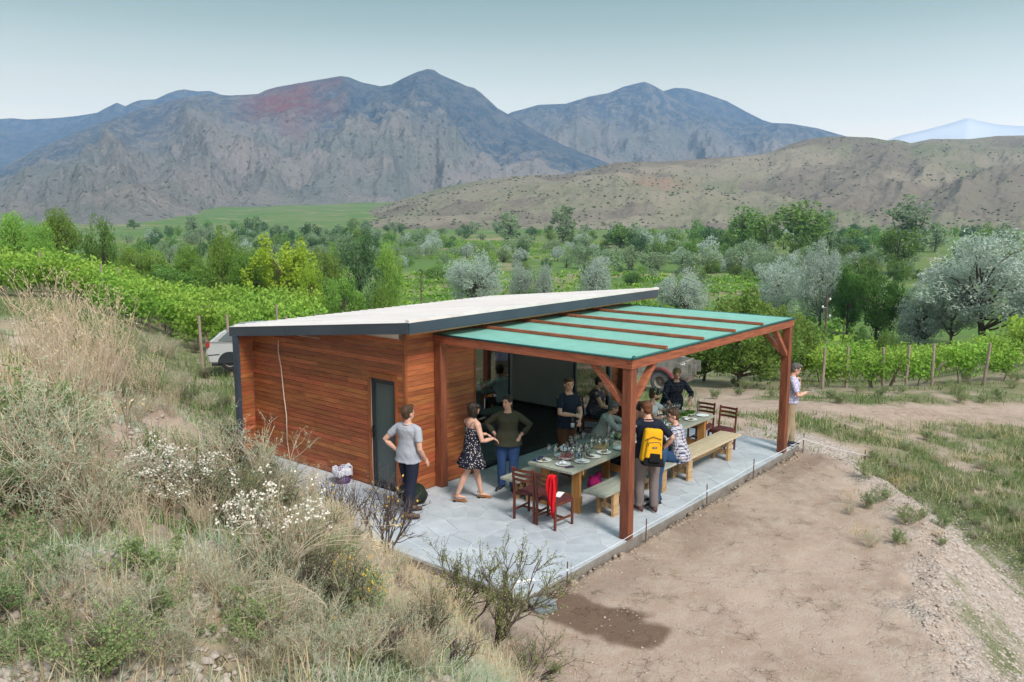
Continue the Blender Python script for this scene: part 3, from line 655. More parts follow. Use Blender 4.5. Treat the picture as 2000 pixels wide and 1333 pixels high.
def leafmesh(name,C,size,mat_,aspect=.6,nrm=None,rnd=None,droop=0,seed=0):
    rs=np.random.RandomState(seed); n=len(C); size=np.broadcast_to(size,(n,))
    d=rs.normal(size=(n,3)); d[:,2]-=droop; d/=np.linalg.norm(d,axis=1,keepdims=True)+1e-9
    if nrm is None: nn=rs.normal(size=(n,3))
    else: nn=nrm+rs.normal(size=(n,3))*.5
    s_=np.cross(d,nn); s_/=np.linalg.norm(s_,axis=1,keepdims=True)+1e-9
    a=size[:,None]*.5
    V=np.stack([C-d*a,C+s_*a*aspect,C+d*a,C-s_*a*aspect],1).reshape(-1,3)
    if rnd is None: rnd=rs.rand(n)
    return mesh_np(name,V,np.arange(4*n).reshape(-1,4),mat_,{'rnd':('POINT',np.repeat(rnd,4))})
def tubes(name,lines,mat_,k=3):
    V=[];Q=[];n=0
    for P,r0,r1 in lines:
        P=np.asarray(P,float); m=len(P); T=np.gradient(P,axis=0); T/=np.linalg.norm(T,axis=1,keepdims=True)+1e-9
        ref=np.array([.31,.87,.38]) ; X=np.cross(T,ref); X/=np.linalg.norm(X,axis=1,keepdims=True)+1e-9; Y=np.cross(T,X)
        rr_=np.linspace(r0,r1,m)[:,None,None]; an=np.arange(k)*2*PI/k
        R=(X[:,None]*np.cos(an)[None,:,None]+Y[:,None]*np.sin(an)[None,:,None])*rr_+P[:,None]
        V.append(R.reshape(-1,3)); i=np.arange(m-1)[:,None]*k; j=np.arange(k)[None]; j2=(j+1)%k
        Q.append(np.stack([i+j,i+j2,i+k+j2,i+k+j],-1).reshape(-1,4)+n); n+=m*k
    return mesh_np(name,np.concatenate(V),np.concatenate(Q),mat_,smooth=True)
def curve(p,q,bend,n,rs):
    p=np.asarray(p,float);q=np.asarray(q,float); t=np.linspace(0,1,n)[:,None]; L_=np.linalg.norm(q-p)
    return p*(1-t)+q*t+np.sin(PI*t)*rs.normal(size=3)*bend*L_
def tree_mesh(seed,H=1,rx=.4,rz=.42,cz=.58,ncl=40,nl=120,ls=.03,asp=.6,rcl=.12,mat_=None,bark=None,tr=.03,tilt=0,shell=.55,multi=1,limbs=None,upright=0,droop=0,low=0,lump=.35):
    rs=np.random.RandomState(seed); bark=bark or m_bark
    d=rs.normal(size=(ncl,3)); d/=np.linalg.norm(d,axis=1,keepdims=True); rad_=(shell+(1-shell)*rs.rand(ncl))[:,None]
    s_=1+lump*(rs.rand(ncl)[:,None]-.6)
    Cc=d*rad_*s_*np.array([rx,rx,rz])*H; Cc[:,2]+=cz*H; Cc[:,0]+=tilt*Cc[:,2]
    if upright: Cc[:,:2]*= (1-upright*np.clip((Cc[:,2:3]/H-.5)*1.2,0,1))
    Cc[:,2]=np.maximum(Cc[:,2],low*H)
    ci=rs.randint(0,ncl,ncl*nl); dd=rs.normal(size=(ncl*nl,3)); dd/=np.linalg.norm(dd,axis=1,keepdims=True)
    rr_=rcl*H*(.6+.7*rs.rand(ncl))[ci][:,None]*(.35+.65*rs.rand(ncl*nl)[:,None]**.5)
    sc3=np.array([1,1,1.0+upright*2.2]); Cl=Cc[ci]+dd*rr_*sc3; Cl[:,2]-=droop*H*np.linalg.norm(dd[:,:2],axis=1)**2*.03
    Cl=Cl[Cl[:,2]>.01*H]
    crown=leafmesh('crown',Cl,ls*H*rs.uniform(.7,1.4,len(Cl)),mat_,asp,nrm=None,rnd=np.clip(.55*rs.rand(len(Cl))+.5*(rs.rand(ncl)[ci][:len(Cl)]),0,1),seed=seed+1)
    lines=[]; 
    for m in range(multi):
        ang=2*PI*m/multi+rs.rand(); off=np.array([math.cos(ang),math.sin(ang),0])*(.02*H if multi>1 else 0)
        top=np.array([tilt*cz*H+ (rs.normal()*.05+ (math.cos(ang)*.16 if multi>1 else 0))*H,(rs.normal()*.05+(math.sin(ang)*.16 if multi>1 else 0))*H,(cz+rz*.45)*H])
        P=curve(off+np.array([0,0,-.05*H]),top,.05,9,rs); lines.append((P,tr*H/(multi**.5),tr*H*.25))
        for c in Cc[rs.permutation(ncl)[:(limbs or ncl//2)]]:
            k=min(7,max(2,int(8*np.clip((c[2]/H-.12)/(cz+rz*.45),.15,.8)))); b0=P[k-1 if k>2 else k]
            lines.append((curve(b0,c,.10,5,rs),tr*H*.38,tr*H*.06))
    return tubes('trunk',lines,bark,5),crown
KINDS={
 'silver':dict(mat_=m_silver,rx=.42,rz=.42,cz=.58,ncl=75,nl=210,ls=.028,asp=.35,rcl=.12,tr=.028,lump=.5),
 'silver_bush':dict(mat_=m_silver,rx=.52,rz=.48,cz=.47,ncl=70,nl=190,ls=.036,asp=.35,rcl=.15,tr=.03,multi=3,low=.08),
 'silver_cone':dict(mat_=m_silver,rx=.42,rz=.50,cz=.48,ncl=60,nl=160,ls=.036,asp=.35,rcl=.14,tr=.03,multi=2,upright=.35),
 'walnut':dict(mat_=m_walnut,rx=.52,rz=.42,cz=.57,ncl=60,nl=200,ls=.032,asp=.6,rcl=.14,tr=.035),
 'dark':dict(mat_=m_dark,rx=.42,rz=.46,cz=.52,ncl=64,nl=170,ls=.028,asp=.55,rcl=.12,tr=.035,low=.1),
 'bright':dict(mat_=m_bright,rx=.48,rz=.45,cz=.53,ncl=50,nl=190,ls=.032,asp=.6,rcl=.15,tr=.03,low=.1),
 'upright':dict(mat_=m_yellow,rx=.42,rz=.44,cz=.48,ncl=60,nl=130,ls=.03,asp=.55,rcl=.065,tr=.012,multi=3,upright=.35,lump=.7),
 'apricot':dict(mat_=m_apri,rx=.62,rz=.42,cz=.60,ncl=64,nl=230,ls=.036,asp=.6,rcl=.14,tr=.035,limbs=24),
 'thicket':dict(mat_=m_mid,rx=.55,rz=.45,cz=.47,ncl=40,nl=150,ls=.038,asp=.6,rcl=.17,tr=.03,low=.08,multi=2),
 'willow_far':dict(mat_=m_willow,rx=.50,rz=.45,cz=.52,ncl=26,nl=45,ls=.07,asp=.6,rcl=.20,tr=.05,limbs=5,shell=.7,low=.12),
 'silver_far':dict(mat_=m_silver,rx=.48,rz=.45,cz=.5,ncl=26,nl=45,ls=.07,asp=.5,rcl=.19,tr=.04,limbs=5,low=.1),
 'green_far':dict(mat_=m_mid,rx=.5,rz=.45,cz=.5,ncl=26,nl=45,ls=.075,asp=.6,rcl=.2,tr=.04,limbs=5,low=.1),
 'dark_far':dict(mat_=m_dark,rx=.5,rz=.45,cz=.5,ncl=26,nl=45,ls=.075,asp=.6,rcl=.2,tr=.04,limbs=5,low=.1),
 'poplar_far':dict(mat_=m_willow,rx=.22,rz=.46,cz=.54,ncl=30,nl=50,ls=.05,asp=.6,rcl=.11,tr=.022,limbs=8,lump=.6),
 'tall_far':dict(mat_=m_mid,rx=.30,rz=.40,cz=.60,ncl=30,nl=50,ls=.055,asp=.6,rcl=.14,tr=.022,limbs=8),
}
TM={}
def tree(kind,u,hpx,f=None,vb=None,wide=1,vt=None,wpx=None,label='tree',cat='tree',group=None,name='tree',var=2,rz=None):
    p=atd(u,f) if f else at(u,vb)
    f_=(p[:2]-CAM[:2])@FW; H=hpx*f_/FPX
    if vt: d_=ray(u,vt); H=max(.5,CAM[2]+d_[2]*f_/(d_[:2]@FW)-p[2])
    if wpx: wide=wpx*f_/FPX/(2*KINDS[kind]['rx']*1.2*H)
    key=(kind,R_.randrange(var))
    if key not in TM:
        tm,cm=tree_mesh(hash(kind)%1 + sum(map(ord,kind))*7+key[1]*31,**KINDS[kind]); TM[key]=(tm,cm)
    tm,cm=TM[key]
    o=thing(name,label,cat,(p[0],p[1],p[2]-.03*H*0),R_.uniform(0,6.28) if rz is None else rz,group); o.scale=(H*wide,H*wide,H)
    link('trunk',tm,o); link('crown',cm,o); return o
T=tree
T('silver',1945,205,vt=462,wpx=290,f=88,wide=1.25,label='big silver-leaved tree with a whitish trunk at the right edge of the valley',var=1,name='silver_tree',rz=1)
T('silver',1878,125,vt=540,wpx=110,f=90,wide=.9,label='smaller silver tree leaning beside the big silver tree',name='silver_tree',var=1,rz=2.2)
T('silver_bush',1812,100,vt=558,wpx=130,f=93,wide=1.05,label='round silver bush between the dark green walnut and the big silver tree',name='silver_bush')
T('walnut',1728,112,vt=528,wpx=115,f=96,label='deep green round tree right of the wooden power pole',name='walnut_tree',var=1,rz=0)
T('walnut',1668,108,vt=525,wpx=90,f=101,wide=.9,label='dark green tree just behind the wooden power pole',name='walnut_tree',var=1,rz=2)
T('silver',1612,150,vt=480,wpx=115,f=104,wide=.8,label='tall dusky silver tree left of the wooden power pole',name='silver_tree',rz=4)
T('silver',1532,110,vt=505,wpx=120,f=112,wide=.95,label='leaning silver tree above the far end of the pergola roof',name='silver_tree')
T('silver_bush',1338,98,vt=525,wpx=115,f=118,wide=1.15,label='dense silver bush right behind the cabin roof\'s pointed end',name='silver_bush')
T('silver_cone',1165,78,vt=506,wpx=85,f=140,wide=1,label='cone-shaped silver bush behind the middle of the cabin roof',name='silver_bush')
T('silver_cone',1062,62,vt=520,wpx=50,f=140,wide=.85,label='narrow silver bush, right one of two behind the roof',name='silver_bush')
T('silver_cone',1018,68,vt=515,wpx=60,f=143,wide=.9,label='narrow silver bush, left one of two behind the roof',name='silver_bush')
T('silver_bush',925,92,vt=492,wpx=125,f=135,wide=1.3,label='widest silver bush, just right of the thin wooden pole',name='silver_bush')
T('bright',757,92,vt=480,wpx=78,f=112,wide=.85,label='round fresh green tree left of the thin wooden pole',name='green_tree')
T('dark',690,150,vt=452,wpx=135,f=82,wide=1.0,label='dark green tree standing tallest above the cabin roof\'s back edge',name='dark_tree',var=1)
T('dark',625,90,vt=500,wpx=80,f=88,wide=1.0,label='dark green tree partly hidden behind the yellow-green tree',name='dark_tree',var=1,rz=3)
T('upright',548,148,vt=448,wpx=175,f=56,wide=1.15,label='yellow-green tree with upright shoots behind the left vineyard',name='yellow_green_tree',var=1)
T('upright',600,100,vt=500,wpx=60,f=50,wide=.8,label='shorter yellow-green shrub right of the upright yellow-green tree',name='yellow_green_shrub',var=1,rz=2)
T('bright',668,80,vt=540,wpx=95,f=42,wide=1.1,label='bright green bush directly above the cabin roof\'s left part',name='green_bush')
T('bright',745,52,vt=556,wpx=70,f=46,wide=1.0,label='small bright bush over the roof edge, right of the larger bush',name='green_bush')
T('apricot',1462,168,vt=585,wpx=250,f=30,wide=.98,label='broad fruit tree with reddish shoots right behind the pergola',name='fruit_tree',var=1,rz=.5)
T('apricot',1385,150,vt=620,wpx=150,f=33,wide=.8,label='low fruit tree behind the truck\'s tailgate',name='fruit_tree',var=1,rz=3.5)
T('apricot',1560,128,vt=615,wpx=140,f=33,wide=.8,label='fruit tree behind the pergola\'s far post',name='fruit_tree',var=1,rz=2)
T('thicket',1752,62,vt=636,wpx=50,f=44,wide=.55,label='upright grey-green shrub rising from the vines right of the far post',name='shrub')
T('thicket',1697,58,vt=640,wpx=45,f=46,wide=.5,label='smaller upright shrub left of its twin in the vineyard',name='shrub')
T('bright',112,72,vt=412,wpx=95,f=56,wide=1.0,label='dense green tree against the mountain at upper left',name='green_tree')
T('thicket',192,66,vt=424,wpx=85,f=56,wide=.95,label='darker green tree right of the dense one at upper left',name='green_tree')
T('bright',25,60,vt=420,wpx=100,f=54,wide=1.5,label='pale green tree at the left edge of the valley',name='green_tree')
T('bright',70,44,vt=440,wpx=70,f=50,wide=1.2,label='low pale green bush between the trees at upper left',name='green_bush')
T('poplar_far',374,48,vt=418,wpx=28,f=420,wide=1.9,label='single rounded poplar left of the far fields',name='poplar_tree')
for u,h,f in ((418,38,330),(470,44,360),(492,40,520),(605,44,380),(655,30,420),(560,30,300)): T('dark_far',u,h,f=f,label='dark tree among the far trees behind the yellow-green tree',group='far dark trees behind the yellow-green tree',name='dark_tree')
# scrub between the left vineyard and the valley
for k in range(34):
    u=R_.uniform(205,640); f=R_.uniform(56,74); T(R_.choice(['thicket','bright','thicket']),u,1,vt=R_.uniform(480,535),wpx=R_.uniform(75,130),f=f,label='green thicket bush behind the left vineyard',group='thicket bushes behind the left vineyard',name='thicket_bush')
for u,h,f in ((432,455,60),(470,500,57),(362,480,62),(300,486,60),(250,480,60)): T('bright',u,1,vt=h,wpx=75,f=f,label='lively green young tree rising from the thicket behind the vineyard',group='young trees in the thicket',name='young_tree')
# valley trees
def belt(n,u0,u1,f0,f1,h0,h1,kinds,label,group,name='valley_tree',wide=(.9,1.2)):
    for k in range(n): T(R_.choice(kinds),R_.uniform(u0,u1),R_.uniform(h0,h1),f=R_.uniform(f0,f1),wide=R_.uniform(*wide),label=label,group=group,name=name,var=3)
for k in range(17): T('willow_far',1135+k*32+rc(9),R_.uniform(38,50),f=225+rc(10)+k*-1.5,wide=R_.uniform(.95,1.25),label='rounded grey-green willow in the front row along the green field',group='willow row along the green field',name='willow_tree',var=3)
belt(70,560,1180,215,420,18,32,['willow_far','green_far','dark_far','willow_far','silver_far'],'low tree in the broad mid-valley scrub','mid-valley scrub trees')
belt(30,1150,1700,170,225,22,36,['green_far','willow_far','silver_far'],'bush in front of the willow row','bushes in front of the willow row','valley_bush')
belt(30,1650,2080,130,240,24,44,['green_far','willow_far','dark_far','thicket'],'shrub behind the silver trees at right','shrubs behind the silver trees','valley_shrub')
belt(24,600,1140,245,320,18,30,['willow_far','silver_far','willow_far'],'low grey willow bush in the valley middle','low willow bushes in mid valley','willow_bush')
belt(76,1180,1690,235,420,26,46,['green_far','willow_far','dark_far','green_far','silver_far'],'tree in the dense mixed valley grove right of centre','grove trees right of centre')
belt(38,1640,2060,240,420,24,42,['green_far','dark_far','green_far','willow_far'],'tree in the valley belt at the right','valley belt trees at the right')
belt(24,1650,2080,520,640,16,24,['dark_far','green_far'],'dark tree at the foot of the dry hill at right','trees at the hill foot')
belt(46,600,1300,430,620,12,24,['dark_far','green_far','willow_far'],'small dark tree in the far line below the dry hill','far tree line below the hill')
belt(60,240,800,230,430,18,34,['dark_far','green_far','willow_far','silver_far'],'small tree on the left valley floor behind the thicket','trees on the left valley floor')
belt(46,250,780,430,800,9,24,['dark_far','green_far','willow_far'],'small far tree on the left valley floor','far trees on the left valley floor')
belt(26,780,1680,165,215,14,30,['green_far','dark_far','thicket'],'low round bush in the far vineyard','bushes among the far vineyard rows','green_bush')
belt(14,1700,2050,140,220,20,40,['green_far','silver_far','willow_far'],'bush in the meadow behind the silver trees','meadow bushes behind the silver trees','meadow_bush')
for u,h,f,k,wd,lb in ((990,66,400,'poplar_far',1.3,'left one of two tall slender poplars in front of the dry hill'),(1103,80,390,'poplar_far',1.2,'right one of two tall slender poplars in front of the dry hill'),(1455,92,300,'tall_far',1.2,'tall pale tree at the left of the valley grove'),(1500,76,300,'tall_far',1.1,'second tall pale tree of the valley grove'),(1570,106,290,'tall_far',1.6,'broadest tallest tree of the valley grove'),(1620,60,480,'poplar_far',1.5,'lone narrow tree rising over the grove\'s back edge'),(1775,105,300,'poplar_far',1.5,'tall dark poplar right of the grove'),(1830,58,330,'poplar_far',1.4,'slim poplar right of the tall dark poplar'),(1759,95,210,'tall_far',1.1,'tree with pale bundled trunks in front of the tall dark poplar'),(845,30,330,'silver_far',1.2,'rounded silver tree alone in the far field'),(805,26,340,'dark_far',1.2,'dark round bush left of the lone silver tree'),(950,44,190,'green_far',1.2,'round green tree above the widest silver bush'),(855,38,180,'green_far',1.1,'bright round bush right of the thin wooden pole')):
    T(k,u,h,f=f,wide=wd,label=lb,name='valley_tree')
# ------------------------------------------------------------ vines
def vine_mesh(seed,nl,ls,H=1.55,Lh=.75,W=.42):
    rs=np.random.RandomState(seed); ncl=14; Cc=np.stack([rs.uniform(-Lh,Lh,ncl),rs.normal(0,W*.35,ncl),rs.uniform(.55,H-.12,ncl)],1); ci=rs.randint(0,ncl,nl)
    P=Cc[ci]+rs.normal(size=(nl,3))*np.array([.2,.16,.17]); k=int(nl*.12); P[:k,2]=H-.1+rs.rand(k)**2*.42; P[:k,0]=np.round(rs.uniform(-Lh,Lh,k)*5)/5+rs.normal(size=k)*.04
    P[:,2]=np.maximum(P[:,2],.25+rs.rand(nl)*.3)
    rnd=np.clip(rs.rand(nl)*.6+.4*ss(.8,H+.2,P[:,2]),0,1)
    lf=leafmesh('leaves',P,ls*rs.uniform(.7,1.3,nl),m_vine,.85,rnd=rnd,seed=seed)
    lines=[(curve((rc(.1),rc(.05),-.1),(rc(.2),rc(.1),.75),.12,5,rs),.03,.02),(curve((0,0,.6),(-Lh,0,.85),.05,4,rs),.014,.008),(curve((0,0,.6),(Lh,0,.85),.05,4,rs),.014,.008)]
    return lf,tubes('vine_stem',lines,m_bark,4)
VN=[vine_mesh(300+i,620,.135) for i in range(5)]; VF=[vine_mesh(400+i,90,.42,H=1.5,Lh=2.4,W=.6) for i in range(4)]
def vrow(p,q,label,group,far=False,gap=.04,vs=1.):
    p=np.array(p[:2]);q=np.array(q[:2]); L_=np.linalg.norm(q-p); stp=4.2 if far else 1.35; n=int(L_/stp); rz=math.atan2(q[1]-p[1],q[0]-p[0])
    z0=float(terr(*p)); o=thing('vine_row',label,'vines',(p[0],p[1],z0),0,group)
    for k in range(n):
        if R_.random()<gap: continue
        c=p+(q-p)*(k+.5)/n; lf,st=R_.choice(VF if far else VN)
        v=link('vine',lf,o,(c[0]-p[0],c[1]-p[1],float(terr(*c))-z0-.05),rz+R_.choice((0,PI))+rc(.08)); s_=R_.uniform(.82,1.15)*vs; v.scale=(s_,s_,s_*R_.uniform(.9,1.1))
        if not far: link('vine_stem',st,v)
    return o
m_wpost=mat('weathered_post',(.36,.29,.24),(.22,.17,.14),scale=8,rough=.95,bump=.5,stretch=(4,4,.6))
b=B(); b.tube([(0,0,-.2),(.005,0,.6),(0,.01,1.2),(.0,0,1.95)],[.055,.052,.05,.046],8); POST=b.mesh('wooden_post',m_wpost,'angle')
def post(p,h,label,tilt=0,name='wooden_post',group=None):
    o=thing(name,label,'post',tuple(p),R_.uniform(0,6),group,me=POST); o.scale=(1,1,h/1.95); o.rotation_euler=(tilt,rc(.04),R_.uniform(0,6)); return o
# right vineyard
rows=[(29.5,30.5),(32.3,33),(35,36),(38,39),(41,42),(44.5,45.5),(48,49),(52,53),(56,57),(60,61)]
for k,(f0,f1) in enumerate(rows):
    u0=1600-k*18 if k<3 else 1560-k*10
    vrow(atd(u0,f0),atd(2120,f1-1.5),('front vine row of the right vineyard with its posts in view' if k==0 else 'leafy vine row in the right vineyard behind the front row'),None if k==0 else 'vine rows of the right vineyard',vs=.74)
for u,f,tl in ((1625,29,0),(1673,29.6,0),(1747,29.4,.1),(1793,29.2,0),(1846,29.0,.06),(1950,28.6,-.1)): post(atd(u,f),1.5,'grey wooden post at pixel gap of the front vine row' if False else {1625:'thick grey post at the left end of the front vine row',1673:'second grey post of the front vine row',1747:'short leaning post, third in the front vine row',1793:'tall grey post in the middle of the front vine row',1846:'fifth post of the front vine row, thin and slanted',1950:'last grey post of the front vine row near the right edge'}[u],tl)
for u,f,tl in ((1722,30.2,.6),(1762,30.3,.7),(1830,30.0,.7)): 
    o=post(atd(u,f),1.3,'slanting wooden strut under the front vine row',tl,'wooden_strut','slanting struts under the vines')
# left vineyard
for k in range(10):
    f0=32.5+k*2.5
    vrow(atd(636-k*4,f0+1.0),atd(-130,f0+5.5-k*.2),('nearest vine row behind the silver car' if k==0 else 'sunlit green vine row in the left vineyard' if False else 'leafy vine row in the left vineyard'),None if k==0 else 'vine rows of the left vineyard')
for u,f,h,lb in ((380,28.2,2.15,'tall weathered post left of the silver car'),(437,28.6,2.2,'weathered post just above the silver car'),(550,30.5,2.0,'weathered post over the roof\'s left edge, third from the left'),(608,31.5,2.0,'weathered post over the roof, fourth from the left')): post(atd(u,f),h,lb)
for u,f in ((390,35),(402,38),(534,36),(278,36),(298,40),(190,40),(222,43),(70,38),(125,41)): post(atd(u,f),1.95,'distant weathered post showing above the left vines',0,'wooden_post','far posts in the left vineyard')
# far vineyards on the valley floor
for k in range(13):
    f0=100+k*7.5; ua_,ub_=(770+rc(20),1690+rc(20)); um=R_.uniform(1150,1350) if k%3 else None
    for a,b_ in (((ua_,ub_),) if um is None else ((ua_,um-20),(um+20,ub_))): vrow(atd(a,f0),atd(b_,f0-10),'far vine row on the valley floor behind the cabin','vine rows on the valley floor',True,.12)
for k in range(9):
    f0=58+k*6; vrow(atd(1480,f0),atd(2150,f0-6),'vine row beyond the dirt road','vine rows beyond the dirt road',True,.15) if f0<60 else None
for k in range(8):
    f0=270+k*22; vrow(atd(620,f0),atd(1180,f0-14),'far crop row in the pale green field below the hill','crop rows in the far field',True,.1)
# poles
m_ins=mat('white_insulator',(.8,.8,.78),rough=.3)
def pole(u,f,hpx,label,ins=True):
    p=atd(u,f); H=hpx*f/FPX; o=thing('power_pole',label,'power pole',tuple(p)); b=B(); b.tube([(0,0,-.3),(0,0,H)],[.13,.085],8); b.obj('shaft',mat('pole_wood',(.16,.10,.08),(.10,.065,.055),scale=5),o,smooth='angle')
    if ins:
        for k,(dx,dz) in enumerate(((.25,.28),(-.35,.95),(.3,1.75))):
            b=B(); b.tube([(0,0,H-dz*1.3-.6),(dx*.8,-dx*.9,H-dz*1.3-.6)],.03,6); b.ell((dx*.9,-dx,H-dz*1.3-.5),(.12,.12,.16),n=8,m=6); b.obj('insulator',m_ins,o,smooth=True)
    return o,p,H
_,pp,ph=pole(1625,95,104,'dark wooden power pole with white insulators in front of the walnut trees')
pole(820,125,72,'thin wooden pole between the round green tree and the widest silver bush',False)
b=B()
for dz in (.9,1.8,2.8):
    a=np.array([pp[0],pp[1],pp[2]+ph-dz]); 
    for q in (np.append(atd(1330,110)[:2],-1.6-dz),np.append(atd(2050,92)[:2],-4.3-dz)):
        P=[a*(1-t_)+q*t_-np.array([0,0,.8*math.sin(PI*t_)]) for t_ in np.linspace(0,1,14)]; b.tube(P,.018,4)
w_=thing('power_wires','thin dark power wires strung from the wooden power pole','wire',me=b.mesh('power_wires',m_frame))
# ------------------------------------------------------------ foreground and slope vegetation
m_dry=mat('dry_grass',(.46,.36,.21),(.72,.61,.42),attr='rnd',rough=.8,transl=.25)
m_drys=mat('dry_stems',(.42,.32,.22),(.66,.56,.43),scale=8,rough=.9)
m_twig=mat('dark_twigs',(.085,.06,.055),(.16,.12,.11),scale=8,rough=.95)
m_gherb=fol('grey_herb',(.17,.22,.15),(.34,.40,.29),orand=.15)
m_green2=fol('fresh_herb',(.095,.15,.055),(.19,.25,.11),orand=.15)
m_olive=fol('olive_herb',(.10,.12,.06),(.19,.20,.11),orand=.15)
m_white=mat('white_blossom',(.72,.69,.62),(.55,.50,.44),scale=9,rough=.9)
m_yel=mat('yellow_blossom',(.70,.46,.06),(.55,.38,.10),scale=9,rough=.8)
m_ggrass=mat('green_grass',(.085,.15,.04),(.20,.27,.09),attr='rnd',rough=.8,transl=.25)
m_ggg=mat('grey_green_grass',(.27,.33,.21),(.50,.55,.40),attr='rnd',rough=.8,transl=.25)
def blades(name,P,h,w,mat_,lean=.35,seed=0,seg=3,curl=.5):
    rs=np.random.RandomState(seed); n=len(P); h=np.broadcast_to(h,(n,))*rs.uniform(.6,1.3,n); an=rs.uniform(0,2*PI,n); ln=np.abs(rs.normal(0,lean,n))
    dx,dy=np.cos(an),np.sin(an); px,py=-dy,dx; lay=[]
    for k in range(seg+1):
        t_=k/seg; off=h*(ln*t_+curl*ln*t_*t_); z=h*t_*(1-.35*np.minimum(ln,1.2)*t_); ww=w*(1-t_)**.7*.5+.0006
        c=np.stack([P[:,0]+dx*off,P[:,1]+dy*off,P[:,2]+z-.02],-1); s_=np.stack([px*ww,py*ww,0*ww+0*px],-1)
        lay+= [c-s_,c+s_]
    V=np.stack(lay,1).reshape(-1,3); m=2*(seg+1); q=np.array([[2*k,2*k+1,2*k+3,2*k+2] for k in range(seg)]); Q=(q[None]+np.arange(n)[:,None,None]*m).reshape(-1,4)
    return mesh_np(name,V,Q,mat_,{'rnd':('POINT',np.repeat(rs.rand(n),m))})
def scatter(n,u0,u1,v0,v1,dens,seed,tuft=1,spread=.08,fmax=60):
    rs=np.random.RandomState(seed); out_=[]
    # sample in plan, not in the picture: area in view, density falls with distance
    m=n*3; f=np.exp(rs.uniform(math.log(1.8),math.log(fmax),m)); a=rs.uniform((u0-1000)/FPX,(u1-1000)/FPX,m)*1.02
    X=CAM[0]+f*FW[0]+a*f*RT[0]; Y=CAM[1]+f*FW[1]+a*f*RT[1]
    k=dens(X,Y,f,a)>rs.rand(m); X,Y=X[k][:n],Y[k][:n]
    if tuft>1:
        X=np.repeat(X,tuft)+rs.normal(0,spread,len(X)*tuft); Y=np.repeat(Y,tuft)+rs.normal(0,spread,len(Y)*tuft)
    return np.stack([X,Y,terr(X,Y)],-1)
def bankd(X,Y,f,a,thr=.45,s=51,sc_=.8):
    toe=np.interp(Y,TOEy,TOEx); return ((toe-X)>-.1)*ss(thr,thr+.12,fbm(X*sc_,Y*sc_,4,s))
def stuff(name,me,label,cat):
    o=struct(name,me); o['kind']='stuff'; o['label']=label; o['category']=cat; return o
P=scatter(2100,-120,1250,0,0,lambda X,Y,f,a:bankd(X,Y,f,a,.46,51)*ss(2.5,6,f),1,tuft=11,spread=.07,fmax=26)
stuff('dry_grass',blades('dry_grass',P,.20,.0045,m_dry,.5,1),'dry straw-coloured grass over the foreground bank','dry grass')
P=scatter(2600,-120,1250,0,0,lambda X,Y,f,a:bankd(X,Y,f,a,.40,61)*ss(2.2,4.5,f),2,tuft=12,spread=.08,fmax=24)
stuff('grey_grass',blades('grey_grass',P,.12,.0042,m_ggg,.6,2),'grey-green grass and low herbs on the foreground bank','grass')
P=scatter(1500,-120,900,0,0,lambda X,Y,f,a:bankd(X,Y,f,a,.50,71)*ss(3,6,f),3,tuft=9,spread=.07,fmax=20)
stuff('green_grass',blades('green_grass',P,.15,.009,m_ggrass,.6,3),'fresh green grass patches on the foreground bank','grass')
def sloped(X,Y,f,a):
    D=sdist(X,Y,PLAT); nz=fbm(X*.55,Y*.55,4,41); nz2=fbm(X*2.3,Y*2.3,3,42)
    dd=ss(2.0,2.8,np.maximum(D,0)+(nz-.5)*1.5)*((X>-2)&(Y<3.2)); return dd*ss(.36,.5,nz*.6+nz2*.4)*(polyd(X,Y,TRK)>1.1)
P=scatter(5200,1350,2080,0,0,sloped,4,tuft=9,spread=.12,fmax=26)
stuff('slope_grass',blades('slope_grass',P,.16,.012,m_ggrass,.5,4,seg=2),'green grass on the slope below the levelled yard','grass')
P=scatter(1800,1500,2080,0,0,lambda X,Y,f,a:sloped(X,Y,f,a)*ss(.5,.6,fbm(X*.8,Y*.8,3,88)),5,tuft=9,spread=.15,fmax=24)
stuff('slope_dry_grass',blades('slope_dry_grass',P,.22,.01,m_dry,.5,5,seg=2),'yellowed grass patches on the slope at right','dry grass')
def yardd(X,Y,f,a):
    nz=fbm(X*.55,Y*.55,4,41); nz2=fbm(X*2.3,Y*2.3,3,42); D=sdist(X,Y,PLAT)
    return (D>1.0)*(X>5)*ss(.48,.58,nz*.6+nz2*.4)*(polyd(X,Y,TRK)>1.0)
P=scatter(3600,1250,2080,0,0,yardd,6,tuft=8,spread=.18,fmax=44)
P=P[P[:,1]>-1.5]
stuff('yard_grass',blades('yard_grass',P,.17,.022,m_ggrass,.5,6,seg=2),'patchy green grass along the dirt track and under the vines','grass')
P=scatter(1600,0,480,0,0,lambda X,Y,f,a:(f>17)*1.,7,tuft=8,spread=.25,fmax=34)
stuff('left_field_grass',blades('left_field_grass',P,.3,.02,m_ggrass,.5,7,seg=2),'tall grass in front of the left vineyard','grass')
# stones on bank, gravel slope and yard
def stones(name,P,s0,s1,mt,seed,label):
    rs=np.random.RandomState(seed); n=len(P); V0=np.array([(0,0,.6),(1,0,0),(.35,.9,.1),(-.8,.6,0),(-.85,-.55,.1),(.3,-.95,0),(0,0,-.5)]); s_=np.exp(rs.uniform(math.log(s0),math.log(s1),n))
    W=V0[None]*rs.uniform(.65,1.35,(n,7,3)); an=rs.uniform(0,6.28,n); c,s2=np.cos(an)[:,None],np.sin(an)[:,None]; W=np.stack([W[...,0]*c-W[...,1]*s2,W[...,0]*s2+W[...,1]*c,W[...,2]],-1)*s_[:,None,None]+P[:,None]
    return stuff(name,mesh_np(name,W.reshape(-1,3),(F0[None]+np.arange(n)[:,None,None]*7).reshape(-1,3),mt),label,'stones')
m_peb=mat('pale_stones',(.50,.43,.38),(.33,.27,.23),scale=3,rough=.95,coord='Position',contrast=(.4,.6))
